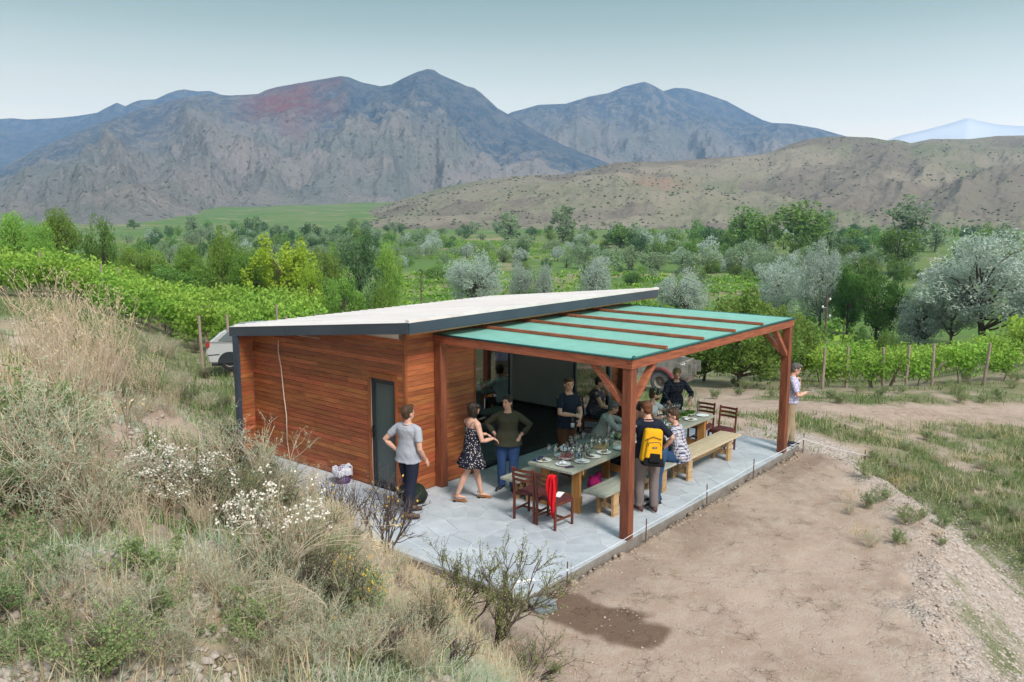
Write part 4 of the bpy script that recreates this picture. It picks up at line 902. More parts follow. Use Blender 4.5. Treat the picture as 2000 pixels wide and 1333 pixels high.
def gravd(X,Y,f,a):
    D=sdist(X,Y,PLAT); return (D>.0)*(D<2.6)*((X>-1.2)|(Y<-4.4))*(Y<2.0)*1.
P=scatter(9000,1300,2100,0,0,gravd,8,fmax=22); stones('slope_gravel',P,.008,.038,m_peb,8,'loose pale gravel on the shoulder of the levelled yard')
P=scatter(12000,-120,1300,0,0,lambda X,Y,f,a:bankd(X,Y,f,a,.38,66,1.3),9,fmax=14); stones('bank_stones',P,.008,.04,m_peb,9,'pale pebbles scattered on the foreground bank')
P=scatter(1500,900,2000,0,0,lambda X,Y,f,a:(sdist(X,Y,PLAT)<-.1)*((Y<-.15)|(X<-2.6))*1.,10,fmax=20); stones('yard_pebbles',P,.006,.022,m_peb,10,'small pebbles and clods on the bare dirt yard')
P=np.array([(x,-.13+rc(.09)-.05,-.095) for x in np.linspace(-2.4,6.4,420)]); P[:,0]+=RS.normal(0,.05,len(P)); P[:,1]-=np.abs(RS.normal(0,.05,len(P))); stones('edge_rubble',P,.012,.05,mat('rubble',(.40,.32,.25),(.24,.18,.13),scale=4,rough=1,coord='Position'),12,'crumbled soil and rubble along the patio edge')
# plants with branches
def branchy(seed,H,nstem,spread,lev,nsub,r0,bend=.12,up=.5,kn=5):
    rs=np.random.RandomState(seed); lines=[]; tips=[]
    def go(p,d,L_,r,l):
        d=d/np.linalg.norm(d); q=p+d*L_; P=curve(p,q,bend,kn,rs); lines.append((P,r,r*.55)); 
        if l==0: tips.append(P); return
        for k in range(nsub):
            t_=rs.uniform(.35,1); b0=P[int(t_*(kn-1))]; dd=d+rs.normal(size=3)*.55; dd[2]+=up*.5
            go(b0,dd,L_*rs.uniform(.45,.75),r*.55,l-1)
    for k in range(nstem):
        an=rs.uniform(0,2*PI); s_=spread*rs.rand()**.5; go(np.array([math.cos(an)*.04*H,math.sin(an)*.04*H,-.02]),np.array([math.cos(an)*s_,math.sin(an)*s_,1.]),H*rs.uniform(.5,.8)/(1+.35*lev),r0,lev)
    zm=max(P[:,2].max() for P,_,_ in lines); lines=[(P*(H/zm),a,c) for P,a,c in lines]; tips=[P*(H/zm) for P in tips]
    return lines,tips
def along(tips,n,jit,rs):
    out_=[]
    for k in range(n):
        P=tips[rs.randint(len(tips))]; t_=rs.rand()*(len(P)-1); i_=min(int(t_),len(P)-2); out_.append(P[i_]*(1-t_+i_)+P[i_+1]*(t_-i_)+rs.normal(size=3)*jit)
    return np.array(out_)
PK={}
def plantmesh(kind,seed):
    rs=np.random.RandomState(seed); ex=None
    if kind=='herb': l,t_=branchy(seed,1,22,.75,2,3,.008,kn=4); st=tubes('stems',l,m_drys); lf=leafmesh('foliage',along(t_,3000,.016,rs),.034,m_gherb,.22,seed=seed)
    elif kind=='green': l,t_=branchy(seed,1,16,.8,2,3,.008,kn=4); st=tubes('stems',l,m_drys); lf=leafmesh('foliage',along(t_,2600,.025,rs),.042,m_green2,.7,seed=seed)
    elif kind=='olive': l,t_=branchy(seed,1,20,.8,2,3,.008,kn=4); st=tubes('stems',l,m_twig); lf=leafmesh('foliage',along(t_,2600,.02,rs),.036,m_olive,.3,seed=seed)
    elif kind=='dead': l,t_=branchy(seed,1,13,.75,3,3,.013,bend=.10,kn=4); st=tubes('branches',l,m_twig); lf=None; ex=leafmesh('dry_flowers',along(t_,60,.01,rs),.035,m_yel,.8,seed=seed)
    elif kind=='caper': l,t_=branchy(seed,1,6,.9,3,4,.014,bend=.09,up=.35,kn=5); st=tubes('branches',l,m_twig); lf=leafmesh('foliage',along(t_,4200,.012,rs),.026,fol('small_leaves',(.13,.17,.05),(.25,.28,.12)),.35,seed=seed)
    elif kind=='white': l,t_=branchy(seed,1,16,.6,2,3,.008,kn=4); st=tubes('stems',l,m_drys); lf=leafmesh('foliage',along(t_,900,.02,rs),.035,m_gherb,.4,seed=seed); tp=np.array([x[-1] for x in t_]); tp=tp[tp[:,2]>.5*tp[:,2].max()]; ex=leafmesh('blossom',np.repeat(tp,8,0)+rs.normal(size=(len(tp)*8,3))*.020,.026,m_white,.9,seed=seed)
    elif kind=='straw':
        l=[];hd=[]
        for k in range(46):
            an=rs.uniform(0,6.28); s_=rs.rand()*.45; h=rs.uniform(.6,1.05); p=np.array([math.cos(an),math.sin(an),0])*rs.rand()*.16; q=p+np.array([math.cos(an)*s_,math.sin(an)*s_,1])*h; P=curve(p,q,.05,5,rs); l.append((P,.0045,.002))
            for j in range(4): b0=P[rs.randint(2,5)]; l.append((curve(b0,b0+np.array([rs.normal()*.07,rs.normal()*.07,.13]),.05,3,rs),.0028,.0014)); hd.append(b0+np.array([0,0,.1]))
        st=tubes('stems',l,m_drys); hd=np.array(hd); lf=leafmesh('seed_heads',np.repeat(hd,3,0)+rs.normal(size=(len(hd)*3,3))*.03,.03,m_dry,.3,seed=seed,droop=-1)
    elif kind=='reed':
        l=[]
        for k in range(7): an=rs.uniform(-.5,.9); h=rs.uniform(.8,1.1); P=np.array([[math.cos(an)*.9*t_*t_*h,math.sin(an)*.5*t_*t_*h,h*(t_-.42*t_**3)] for t_ in np.linspace(0,1,8)]); l.append((P,.005,.0025))
        st=tubes('stems',l,m_drys); lf=leafmesh('seed_heads',np.repeat(np.array([x[0][-1] for x in l]),7,0)+rs.normal(size=(len(l)*7,3))*.03,.05,m_dry,.3,seed=seed)
    elif kind=='yellow': l,t_=branchy(seed,1,9,.6,2,3,.006,kn=4); st=tubes('stems',l,m_drys); lf=leafmesh('foliage',along(t_,500,.02,rs),.03,m_olive,.3,seed=seed); tp=np.array([x[-1] for x in t_]); ex=leafmesh('blossom',np.repeat(tp,4,0)+rs.normal(size=(len(tp)*4,3))*.012,.03,m_yel,.8,seed=seed)
    return st,lf,ex
PN={'herb':('grey_herb','feathery grey-green herb bush'),'green':('green_herb','leafy green herb'),'olive':('olive_shrub','dull olive shrub'),'dead':('dead_shrub','bare dark-twigged dead shrub'),'caper':('twiggy_shrub','open twiggy shrub with tiny green leaves'),'white':('white_flowered_plant','plant with clusters of white blossom'),'straw':('straw_clump','clump of dry pale stalks'),'reed':('arching_grass','pale arching grass stems'),'yellow':('yellow_flowered_plant','thin plant with yellow flower heads')}
def plant(kind,u,v,H,label=None,group=None,var=3,wide=1,seed=None):
    p=at(u,v) if not isinstance(u,np.ndarray) else np.array([u[0],u[1],float(terr(u[0],u[1]))])
    k=(kind,R_.randrange(var) if seed is None else seed)
    if k not in PK: PK[k]=plantmesh(kind,sum(map(ord,kind))*3+k[1]*17)
    st,lf,ex=PK[k]; nm,lb=PN[kind]
    o=thing(nm,label or lb+' on the bank','plant',tuple(p),R_.uniform(0,6.28),group or (None if label else PN[kind][1]+' plants on the bank')); o.scale=(H*wide,H*wide,H)
    link('stems',st,o); 
    if lf: link('foliage',lf,o)
    if ex: link('blossom',ex,o)
    return o
# named ones
plant('caper',gz(950,1272,-.1),0,1.36,'open twiggy green shrub standing in front of the patio corner',seed=0,wide=.8)
plant('caper',gz(900,1275,-.05),0,.98,'second twiggy green shrub at the bottom, left of the tallest one',seed=1)
plant('caper',gz(1030,1335,-.12),0,.5,'low twiggy green shrub spreading over the dirt at the bottom',seed=2,wide=1.35)
plant('dead',gz(670,1140,.1),0,.98,'bare dark shrub against the pale patio, left of the gray-shirted man',seed=0,wide=.8)
plant('dead',gz(745,1180,.1),0,1.12,'largest bare dark shrub below the man in the gray T-shirt',seed=1,wide=.8)
plant('dead',gz(600,1100,.25),0,.8,'bare dark shrub at the edge of the bank near the laundry basket',seed=2,wide=.8)
plant('white',545,1130,.56,'white-blossomed plant at the middle of the bank',seed=0)
plant('white',330,1000,.52,'white-blossomed plant at the bank\'s left centre',seed=1,wide=1.2)
plant('white',390,1010,.48,'white-blossomed plant just right of its neighbour on the bank',seed=2,wide=1.2)
plant('white',290,950,.32,'small white-blossomed plant up the bank at left',seed=1)
plant('reed',560,1150,.55,'arching pale grass whose tips hang over the dead shrubs',seed=0,wide=1.2)
plant('reed',250,860,.7,'arching pale grass high on the bank',seed=1)
plant('reed',650,1230,.5,'short arching grass in front of the largest dead shrub',seed=2)
for u,v,H in ((480,850,.45),(500,800,.5),(470,775,.5),(700,1190,.4),(860,1180,.35)): plant('yellow',u,v+20,H,None)
for u,v,H in ((190,790,.6),(130,800,.7),(290,800,.5),(210,760,.8),(100,740,.85),(250,720,.7),(170,1000,.4),(350,930,.35),(400,1050,.3)): plant('straw',u,v,H)
for u,v,H in ((330,640,.6),(110,620,.7)): plant('straw',u,v+60,H)
for u,v,H in ((60,1010,.7),(120,960,.7),(20,940,.8),(180,1040,.5),(420,850,.6),(480,960,.6),(540,990,.4),(350,760,.7),(400,800,.6),(590,1060,.4),(330,700,.9),(300,690,.9),(440,1180,.35),(520,1260,.35),(620,1290,.3),(700,1310,.35),(350,1290,.35),(250,1260,.35),(800,1310,.4),(740,1270,.35)): plant('herb',u,v,H)
for u,v,H in ((430,820,.45),(470,870,.45),(505,910,.4),(545,960,.35),(585,1010,.3),(620,1050,.3),(400,740,.6),(360,790,.6),(440,800,.5),(460,900,.5),(510,950,.45),(560,1000,.4),(480,1040,.55),(600,1150,.4),(430,1000,.5),(340,660,.9),(380,690,.7),(830,1260,.45),(660,1190,.45)): plant('olive',u,v,H)
for u,v,H in ((50,900,.5),(110,880,.45),(20,860,.5),(90,940,.35),(30,1190,.22),(120,1240,.18),(60,1300,.22),(190,1290,.16),(20,1110,.28),(100,1140,.2),(0,1000,.4),(160,860,.4)): plant('green',u,v,H)
rs_=random.Random(5)
for k in range(70):
    u=rs_.uniform(-40,880); v=rs_.uniform(max(700,700+ (u-300)*.8),1330); plant(rs_.choice(['herb','herb','herb','olive','green','straw','straw','dead']),u,v,rs_.uniform(.16,.34))
for k in range(40):   # far edge of the bank and the strip beside the cabin
    x=rs_.uniform(-3.6,-1.6); y=rs_.uniform(4.5,11); 
    if x>np.interp(y,TOEy,TOEx)-.25: continue
    plant(rs_.choice(['herb','olive','straw','yellow','olive']),np.array([x,y,float(terr(x,y))]),0,rs_.uniform(.25,.5)*(1 if y>6 else .7))
for k in range(60):   # right slope herbs
    u=rs_.uniform(1640,2050); v=rs_.uniform(850,1080); 
    p=at(u,v); plant(rs_.choice(['green','herb','green','yellow']),p,0,rs_.uniform(.15,.35),'low green herb on the grassy slope at right','herbs on the right slope')
for k in range(26):
    u=rs_.uniform(1380,2000); v=rs_.uniform(745,790); p=at(u,v); plant('green',p,0,rs_.uniform(.25,.5),'low green weed beside the track and vines','weeds beside the track')
# ------------------------------------------------------------ people
def skinm(n,c): 
    m=mat(n,c,tuple(x*.88 for x in c),scale=12,rough=.5,spec=.35); p=m.node_tree.nodes['Principled BSDF']; p.inputs['Subsurface Weight'].default_value=.12; p.inputs['Subsurface Radius'].default_value=(.02,.008,.004); return m
SK=skinm('skin',(.62,.36,.27)); SK2=skinm('tanned_skin',(.50,.27,.185))
def hairm(n,c): return mat(n,c,tuple(x*.5 for x in c),scale=30,rough=.45,stretch=(1,1,.15),bump=.7,bscale=60)
H_DK=hairm('dark_hair',(.028,.018,.014)); H_BR=hairm('brown_hair',(.085,.045,.025)); H_RD=hairm('auburn_hair',(.15,.055,.025)); H_GR=hairm('greying_hair',(.13,.12,.115)); H_BL=hairm('blond_hair',(.24,.15,.075))
def cloth(n,c,c2=None,sc_=3,**k): return mat(n,c,c2 or tuple(x*.82 for x in c),scale=sc_,rough=.85,bump=.35,bscale=16,spec=.15,**k)
def patt(name,kind,cols):
    m=bpy.data.materials.new(name); m.use_nodes=True; t=m.node_tree; L=t.links.new; p=t.nodes['Principled BSDF']; p.inputs['Roughness'].default_value=.85; p.inputs['Specular IOR Level'].default_value=.15
    c=N(t,'ShaderNodeTexCoord'); s=N(t,'ShaderNodeSeparateXYZ'); L(c.outputs['Object'],s.inputs[0])
    def mth(op,a,b=None):
        n=N(t,'ShaderNodeMath',operation=op)
        for i,x in enumerate((a,b)):
            if x is None: continue
            if isinstance(x,(int,float)): n.inputs[i].default_value=x
            else: L(x,n.inputs[i])
        return n.outputs[0]
    def mx(f,a,b):
        n=N(t,'ShaderNodeMix',data_type='RGBA'); L(f,n.inputs[0])
        for k,x in((6,a),(7,b)):
            if isinstance(x,tuple): n.inputs[k].default_value=(*x,1)
            else: L(x,n.inputs[k])
        return n.outputs[2]
    if kind=='plaid':
        per,thick,base,line,line2=cols
        xs_=mth('ADD',s.outputs[0],mth('MULTIPLY',s.outputs[1],.8)); zs=s.outputs[2]
        def band(v,per_,duty,ph=0): f=mth('FRACT',mth('ADD',mth('DIVIDE',v,per_),ph+10.)); return mth('LESS_THAN',f,duty)
        a=band(xs_,per,thick); b=band(zs,per,thick); k=mth('MULTIPLY',mth('ADD',a,b),.5); col=mx(k,base,line)
        a2=band(xs_,per,.10,.35); b2=band(zs,per,.10,.35); col=mx(mth('MULTIPLY',mth('MAXIMUM',a2,b2),.8),col,line2)
    else:
        sc_,r,base,dot=cols; v=N(t,'ShaderNodeTexVoronoi',inp={'Scale':sc_}); L(c.outputs['Object'],v.inputs['Vector']); col=mx(mth('LESS_THAN',v.outputs['Distance'],r),base,dot)
    L(col,p.inputs['Base Color']); return m
def V3(*a): return Vector(a)
def remesh(b,name,mt,vox,smooth=3,noise=0,ns=9,seed=0):
    me=b.mesh('tmp',mt); o=bpy.data.objects.new('tmp',me); COL.objects.link(o)
    r=o.modifiers.new('r','REMESH'); r.mode='VOXEL'; r.voxel_size=vox; r.use_smooth_shade=True
    s=o.modifiers.new('s','SMOOTH'); s.iterations=smooth; s.factor=.5
    dg=bpy.context.evaluated_depsgraph_get(); ev=o.evaluated_get(dg); m2=bpy.data.meshes.new_from_object(ev); m2.name=name
    bpy.data.objects.remove(o); bpy.data.meshes.remove(me)
    if noise:
        n=len(m2.vertices); co=np.empty(n*3,np.float32); m2.vertices.foreach_get('co',co); co=co.reshape(-1,3); no=np.empty(n*3,np.float32); m2.vertices.foreach_get('normal',no); no=no.reshape(-1,3)
        f=(fbm(co[:,0]*ns+co[:,2]*ns*.5+seed,co[:,1]*ns+co[:,2]*ns*.6,3,seed)-.5)*2; co=co+no*(f*noise)[:,None]; m2.vertices.foreach_set('co',co.astype(np.float32).ravel()); m2.update()
    if not m2.materials: m2.materials.append(mt)
    return m2
def ik(a,c,l1,l2,pole):
    d=c-a; L_=d.length; 
    if L_>(l1+l2)*.999: c=a+d*((l1+l2)*.999/L_); d=c-a; L_=d.length
    x=(l1*l1-l2*l2+L_*L_)/(2*L_); h=math.sqrt(max(0,l1*l1-x*x)); u=d.normalized(); p=Vector(pole); p=(p-u*p.dot(u)); p.normalize()
    return a+u*x+p*h,c
def frame(yaw,pitch=0,roll=0): # columns right, forward, up
    M=Euler((-pitch,roll,0)).to_matrix(); return Matrix.Rotation(yaw,3,'Z')@M
def loft(b,rings,s,f):
    n=16;V=[];F=[]
    for c,rx,ry in rings:
        for k in range(n):
            a=2*PI*k/n; V.append(c+s*(rx*math.cos(a))+f*(ry*math.sin(a)))
    for i in range(len(rings)-1):
        for k in range(n): a=i*n+k;bb=i*n+(k+1)%n; F.append((a,bb,bb+n,a+n))
    F.append(tuple(range(n-1,-1,-1))); F.append(tuple(range((len(rings)-1)*n,len(rings)*n))); b.add(V,F)
def limb(b,pts,rs,n=10): b.tube(pts,rs,n); 
def hand(b,W,d,nrm,H,curl=.5,side=1):
    d=d.normalized(); nrm=(nrm-d*nrm.dot(d)).normalized(); s=d.cross(nrm)*side; k=H/1.75
    Mx=Matrix((s,d,nrm)).transposed(); pc=W+d*.048*k; b.ell(pc,(.040*k,.052*k,.016*k),M=Mx.to_4x4(),n=12,m=8)
    for i,(off,l) in enumerate(((-.030,.066),(-.010,.076),(.010,.071),(.029,.056))):
        p0=W+d*.080*k+s*off*k; c1=curl*.7; d1=(d*math.cos(c1)-nrm*math.sin(c1)); c2=curl*1.6; d2=(d*math.cos(c2)-nrm*math.sin(c2)); p1=p0+d1*l*.5*k+s*off*.08; p2=p1+d2*l*.5*k; b.tube([p0-d*.02*k,p0,p1,p2],[.010*k,.0098*k,.009*k,.0078*k],8)
    p0=W+d*.022*k-s*.030*k; p1=p0+(d*.6-s*.75-nrm*.25).normalized()*.036*k; p2=p1+(d*.9-s*.25-nrm*.25).normalized()*.032*k; b.tube([p0,p1,p2],[.013*k,.0115*k,.009*k],8)
def person(label,root,heading,H=1.75,bw=1.,fem=False,skin=None,torso=dict(lean=0,yaw=0,side=0),hip=None,feet=None,knees=None,footyaw=(0,0),hands=None,elbows=None,hdir=None,hn=None,curl=(.5,.5),head=dict(yaw=0,pitch=0),hair=None,hairs='short',top=None,bottom=None,shoes=None,sleeve=.5,hem=-.02,extra=None,vox=.0088,dress=None,toplen=0,glasses=False,name='person',chest=1.,cap=None,beard=None,loose=1.,sock=None,group=None):
    skin=skin or SK; k=H/1.75; R0=thing(name,label,'person',root,rad(heading)-PI/2,group)
    hc=Vector(hip) if hip else V3(0,0,.535*H)
    T_=frame(rad(torso.get('yaw',0)),rad(torso.get('lean',0)),rad(torso.get('side',0))); s,f,u=T_.col[0].copy(),T_.col[1].copy(),T_.col[2].copy()
    F0_=frame(rad(torso.get('yaw',0))*.3,0) if not hip else T_; hs=F0_.col[0]
    sw=(.092 if fem else .104)*H*min(bw,1.08); neck=hc+u*.31*H; shc=hc+u*.264*H
    sh=[shc-s*sw,shc+s*sw]; hp=[hc-hs*.053*H*bw,hc+hs*.053*H*bw]
    feet=[Vector(p) for p in (feet or ((-.10*k,0,.075*k),(.10*k,0,.075*k)))]; knees=knees or ((-.1,1,0),(.1,1,0))
    hands=[Vector(p) for p in hands]; elbows=elbows or ((-1,-.6,0),(1,-.6,0))
    b=B()
    tw=bw
    rings=[(-.045,.075,.06),(0,.098 if not fem else .104,.068),(.055,.096 if not fem else .098,.066),(.115,.083 if not fem else .073,.058),(.175,.090 if not fem else .082,.064),(.225,.102 if not fem else .088,.068 if not fem else .07*chest),(.265,.104 if not fem else .086,.058),(.295,.070,.044),(.312,.036,.036)]
    def torsor(g,sel=None,ext=0):
        out_=[]
        for t_,rx,ry in rings:
            if sel and not(sel[0]<=t_<=sel[1]): continue
            kk=tw if .0<=t_<=.27 else (1+(tw-1)*.5); out_.append((hc+u*t_*H+f*(.012 if .17<t_<.24 else 0)*H,rx*H*kk+g,ry*H*kk+g))
        return out_
    loft(b,torsor(0),s,f)
    for sg in(0,1): b.tube([neck-u*.012*H,(neck-u*.02*H)*.5+sh[sg]*.5+u*.008*H,sh[sg]],[.030*H,.030*H,.032*H],10)
    HF=frame(rad(head.get('yaw',0)+torso.get('yaw',0)*0),rad(head.get('pitch',0)),rad(head.get('roll',0))); hx,hf,hu=HF.col[0].copy(),HF.col[1].copy(),HF.col[2].copy()
    hcn=neck+u*.030*H+hu*.060*H+hf*.012*H; b.tube([neck-u*.03*H,neck+u*.02*H,hcn-hu*.02*H],[.036*H,.032*H,.031*H],12)
    M4=HF.to_4x4(); q=k*1.07
    b.ell(hcn+hf*(-.008*q)+hu*.022*q,(.076*q,.094*q,.090*q),M=M4,n=16,m=12); b.ell(hcn+hf*.022*q-hu*.036*q,(.058*q,.066*q,.070*q),M=M4,n=14,m=10)
    b.ell(hcn+hf*.052*q-hu*.078*q,(.030*q,.028*q,.024*q),M=M4,n=10,m=8)
    b.tube([hcn+hf*.082*q+hu*.012*q,hcn+hf*.108*q-hu*.026*q],[.008*q,.015*q],8)
    for sg in(-1,1): b.ell(hcn+hx*sg*.077*q-hf*.008*q-hu*.008*q,(.011*q,.020*q,.031*q),M=M4,n=8,m=6)
    for sg in(-1,1): b.ell(hcn+hx*sg*.030*q+hf*.075*q+hu*.028*q,(.024*q,.012*q,.008*q),M=M4,n=8,m=6)
    KN=[];EL=[];HA=[]
    for i in(0,1):
        kn,ft=ik(hp[i],feet[i],.245*H,.243*H,Vector(knees[i])); KN.append(kn); feet[i]=ft
        mid=(kn+ft)/2; limb(b,[hp[i]+V3(0,0,.0),hp[i]*.6+kn*.4,kn,kn*.7+ft*.3-V3(0,.008,0),ft],[.058*H*bw,.049*H*bw,.033*H,.034*H,.021*H])
        fy=rad(footyaw[i]); fd=V3(math.sin(fy),math.cos(fy),0); q_=1. if not shoes else .8; b.tube([ft-fd*.035*k+V3(0,0,-.02*k),ft+fd*.05*k-V3(0,0,.036*k),ft+fd*.12*k-V3(0,0,.054*k),ft+fd*.155*k-V3(0,0,.060*k)],[.028*k*q_,.029*k*q_,.022*k*q_,.013*k*q_],10)
        el,ha=ik(sh[i],hands[i],.172*H,.150*H,Vector(elbows[i])); EL.append(el); HA.append(ha)
        limb(b,[sh[i]-(s*(1-2*i))*-.0,sh[i]*.75+el*.25,el,el*.7+ha*.3,ha],[.034*H,.031*H*(bw**.5),.0235*H,.0245*H*(bw**.4),.0150*H]); b.ell(sh[i]+u*-.004*H,(.036*H,.036*H,.034*H),n=10,m=8)
        dd=Vector(hdir[i]) if hdir and hdir[i] else (ha-el); nn=Vector(hn[i]) if hn and hn[i] else V3(0,0,1); hand(b,ha,dd,nn,H,curl[i],side=1 if i else -1)
    link('body',remesh(b,'body',skin,vox,3),R0)
    # face pieces
    e=B(); 
    for sg in(-1,1): e.ell(hcn+hx*sg*.031*q+hf*.0815*q+hu*.012*q,(.014*q,.007*q,.007*q),M=M4,n=8,m=6)
    e.obj('eyes',mat_eye,R0,smooth=True)
    e=B()
    for sg in(-1,1): e.tube([hcn+hx*sg*.014*q+hf*.088*q+hu*.032*q,hcn+hx*sg*.034*q+hf*.085*q+hu*.037*q,hcn+hx*sg*.050*q+hf*.070*q+hu*.031*q],[.004*q,.005*q,.003*q],6)
    e.obj('eyebrows',hair or H_DK,R0,smooth=True)
    e=B(); e.tube([hcn-hx*.024*q+hf*.080*q-hu*.050*q,hcn+hf*.0905*q-hu*.053*q,hcn+hx*.024*q+hf*.080*q-hu*.050*q],[.003*q,.0065*q,.003*q],6); e.obj('mouth',mat_lip,R0,smooth=True)
    if glasses:
        e=B()
        for sg in(-1,1): 
            c=hcn+hx*sg*.033*q+hf*.098*q+hu*.010*q; pts=[c+hx*math.cos(a)*.024*q+hu*math.sin(a)*.019*q for a in np.linspace(0,2*PI,13)]; e.tube(pts,.0028*q,5,cap=False); e.tube([c+hx*sg*.024*q+hu*.006*q,hcn+hx*sg*.082*q+hu*.008*q],.0025*q,5)
        e.tube([hcn-hx*.010*q+hf*.099*q+hu*.012*q,hcn+hx*.010*q+hf*.099*q+hu*.012*q],.0028*q,5); e.obj('glasses',m_frame if glasses is True else glasses,R0,smooth=True)
    # hair
    if hair:
        e=B(); e.ell(hcn-hf*.020*q+hu*.040*q,(.086*q,.097*q,.088*q),M=M4,n=16,m=12); e.ell(hcn-hf*.045*q-hu*.005*q,(.076*q,.062*q,.075*q),M=M4,n=14,m=10)
        if hairs in('short','tousled'): e.ell(hcn+hf*.045*q+hu*.092*q,(.060*q,.050*q,.030*q),M=M4,n=12,m=8); 
        if hairs=='tousled': e.ell(hcn+hf*.035*q+hu*.098*q+hx*.01,(.066*q,.06*q,.038*q),M=M4)
        if hairs=='bob':
            for sg in(-1,1): e.ell(hcn+hx*sg*.064*q-hf*.018*q-hu*.035*q,(.032*q,.062*q,.10*q),M=M4); e.ell(hcn+hx*sg*.05*q+hf*.04*q+hu*.06*q,(.045*q,.045*q,.04*q),M=M4)
            e.ell(hcn-hf*.055*q-hu*.045*q,(.080*q,.05*q,.085*q),M=M4)
        if hairs=='long_tied': e.ell(hcn-hf*.06*q-hu*.07*q,(.06*q,.04*q,.08*q),M=M4); e.ell(hcn+hx*.055*q-hu*.045*q-hf*.01*q,(.03*q,.045*q,.075*q),M=M4)
        if hairs=='pulled': e.ell(hcn-hf*.115*q+hu*.03*q,(.035*q,.035*q,.035*q),M=M4)
        link('hair',remesh(e,'hair',hair,.009,2,noise=.007,ns=38,seed=len(label)),R0)
    if beard: e=B(); e.ell(hcn+hf*.03*q-hu*.062*q,(.060*q,.062*q,.048*q),M=M4); link('beard',remesh(e,'beard',beard,.009,2,noise=.003,ns=40),R0)
    if cap:
        e=B(); e.ell(hcn-hf*.006*q+hu*.050*q,(.090*q,.108*q,.082*q),M=M4,n=18,m=12); e.ell(hcn+hf*.125*q+hu*.045*q,(.070*q,.075*q,.010*q),M=M4,n=14,m=6); link('cap',remesh(e,'cap',cap,.008,2),R0)
    # clothes
    g=.012*loose
    if top:
        e=B(); lo=hem; rg=[(c,a+g+(.024 if i<2 else .010 if i==2 else 0),bb+g+(.026 if i<2 else .012 if i==2 else .006)) for i,(c,a,bb) in enumerate(torsor(0,(lo,.30)))]
        if toplen: rg=[(hc-u*toplen*H,rg[0][1]+.02,rg[0][2]+.018)]+rg
        loft(e,rg,s,f)
        for i in(0,1):
            a,bb,c=sh[i],EL[i],HA[i]; e.ell(a-u*.004*H,(.034*H+g*.3,.034*H+g*.3,.033*H+g*.3)); e.tube([neck-u*.022*H,(neck-u*.02*H)*.5+a*.5+u*.008*H,a],[.028*H+g*.5,.030*H+g*.5,.032*H+g*.4],10)
            if sleeve<=0: continue
            if sleeve<=1: e.tube([a,a*.75+bb*.25,a*(1-sleeve)+bb*sleeve],[.032*H+g*.4,.031*H+g*.6,.028*H*(bw**.5)+g*.95],12)
            else: tt=sleeve-1; e.tube([a,a*.75+bb*.25,bb,bb*(1-tt*.5)+c*tt*.5,bb*(1-tt)+c*tt],[.032*H+g*.4,.031*H+g*.6,.025*H+g*.8,.0245*H+g*.8,.021*H+g*.8],12)
        link('shirt',remesh(e,'shirt',top,.011,4,noise=.007,ns=13,seed=len(label)+3),R0)
        e=B(); c0=neck-u*.014*H; pts=[c0+s*(.043*H*math.cos(a))+f*(.042*H*math.sin(a)+.006)+u*(-.012*H*math.sin(a)) for a in np.linspace(0,2*PI,17)]; e.tube(pts,.013,8,cap=False); 
        if extra!='nocollar': e.obj('collar',top,R0,smooth=True)
    if bottom:
        e=B(); loft(e,[(c,a+.010,bb+.010) for c,a,bb in torsor(0,(-.05,.06))],s if hip else hs,f)
        for i in(0,1):
            a,kn,ft=hp[i],KN[i],feet[i]; gg=.010*loose; e.tube([a,a*.6+kn*.4,kn,kn*.6+ft*.4,ft+V3(0,0,.0)],[.061*H*bw,.052*H*bw+gg,.036*H+gg*1.4,.034*H+gg*1.5,.026*H+gg*1.6],12)
        link('trousers',remesh(e,'trousers',bottom,.012,3,noise=.008,ns=9,seed=len(label)+7),R0)
    if dress: dress(R0,hc,s,f,u,H,KN,hp,torsor)
    if shoes:
        for i in(0,1):
            fy=rad(footyaw[i]); fd=V3(math.sin(fy),math.cos(fy),0); sd=V3(fd.y,-fd.x,0); ft=feet[i]; e=B(); z0=-.075*k; r=[]
            for t_,wd,hh in((-.082,.026,.06),(-.066,.038,.098),(-.01,.043,.104),(.05,.046,.082),(.11,.048,.058),(.165,.040,.044),(.195,.018,.03)): 
                c=ft+fd*t_*k+V3(0,0,z0+hh*k/2+.002); r.append((c,wd*k,hh*k/2))
            n=12;Vv=[];Ff=[]
            for c,wd,hh in r:
                for j in range(n): a=2*PI*j/n; Vv.append(c+sd*wd*math.cos(a)*(1 if math.sin(a)>-.3 else 1.05)+V3(0,0,max(hh*math.sin(a),-hh*.92)))
            for ii in range(len(r)-1):
                for j in range(n): a=ii*n+j;bb=ii*n+(j+1)%n; Ff.append((a,bb,bb+n,a+n))
            Ff.append(tuple(range(n-1,-1,-1))); Ff.append(tuple(range((len(r)-1)*n,len(r)*n))); e.add(Vv,Ff)
            so=e.obj('shoe',shoes,R0,smooth=True); e=B(); 
            pts=[(t_,wd) for t_,wd in((-.078,.028),(-.05,.041),(0,.043),(.06,.045),(.12,.048),(.165,.040),(.192,.02))]; up=[ft+fd*t_*k+sd*wd*k for t_,wd in pts]+[ft+fd*t_*k-sd*wd*k for t_,wd in pts[::-1]]; m=len(up)
            e.add([V3(p.x,p.y,ft.z+z0-.0) for p in up]+[V3(p.x,p.y,ft.z+z0+.018) for p in up],[tuple(range(m-1,-1,-1)),tuple(range(m,2*m))]+[(a,(a+1)%m,(a+1)%m+m,a+m) for a in range(m)]); e.obj('sole',sock or m_sole,so)
    return R0,dict(hcn=hcn,HF=HF,HA=HA,EL=EL,hc=hc,s=s,f=f,u=u,sh=sh,H=H)
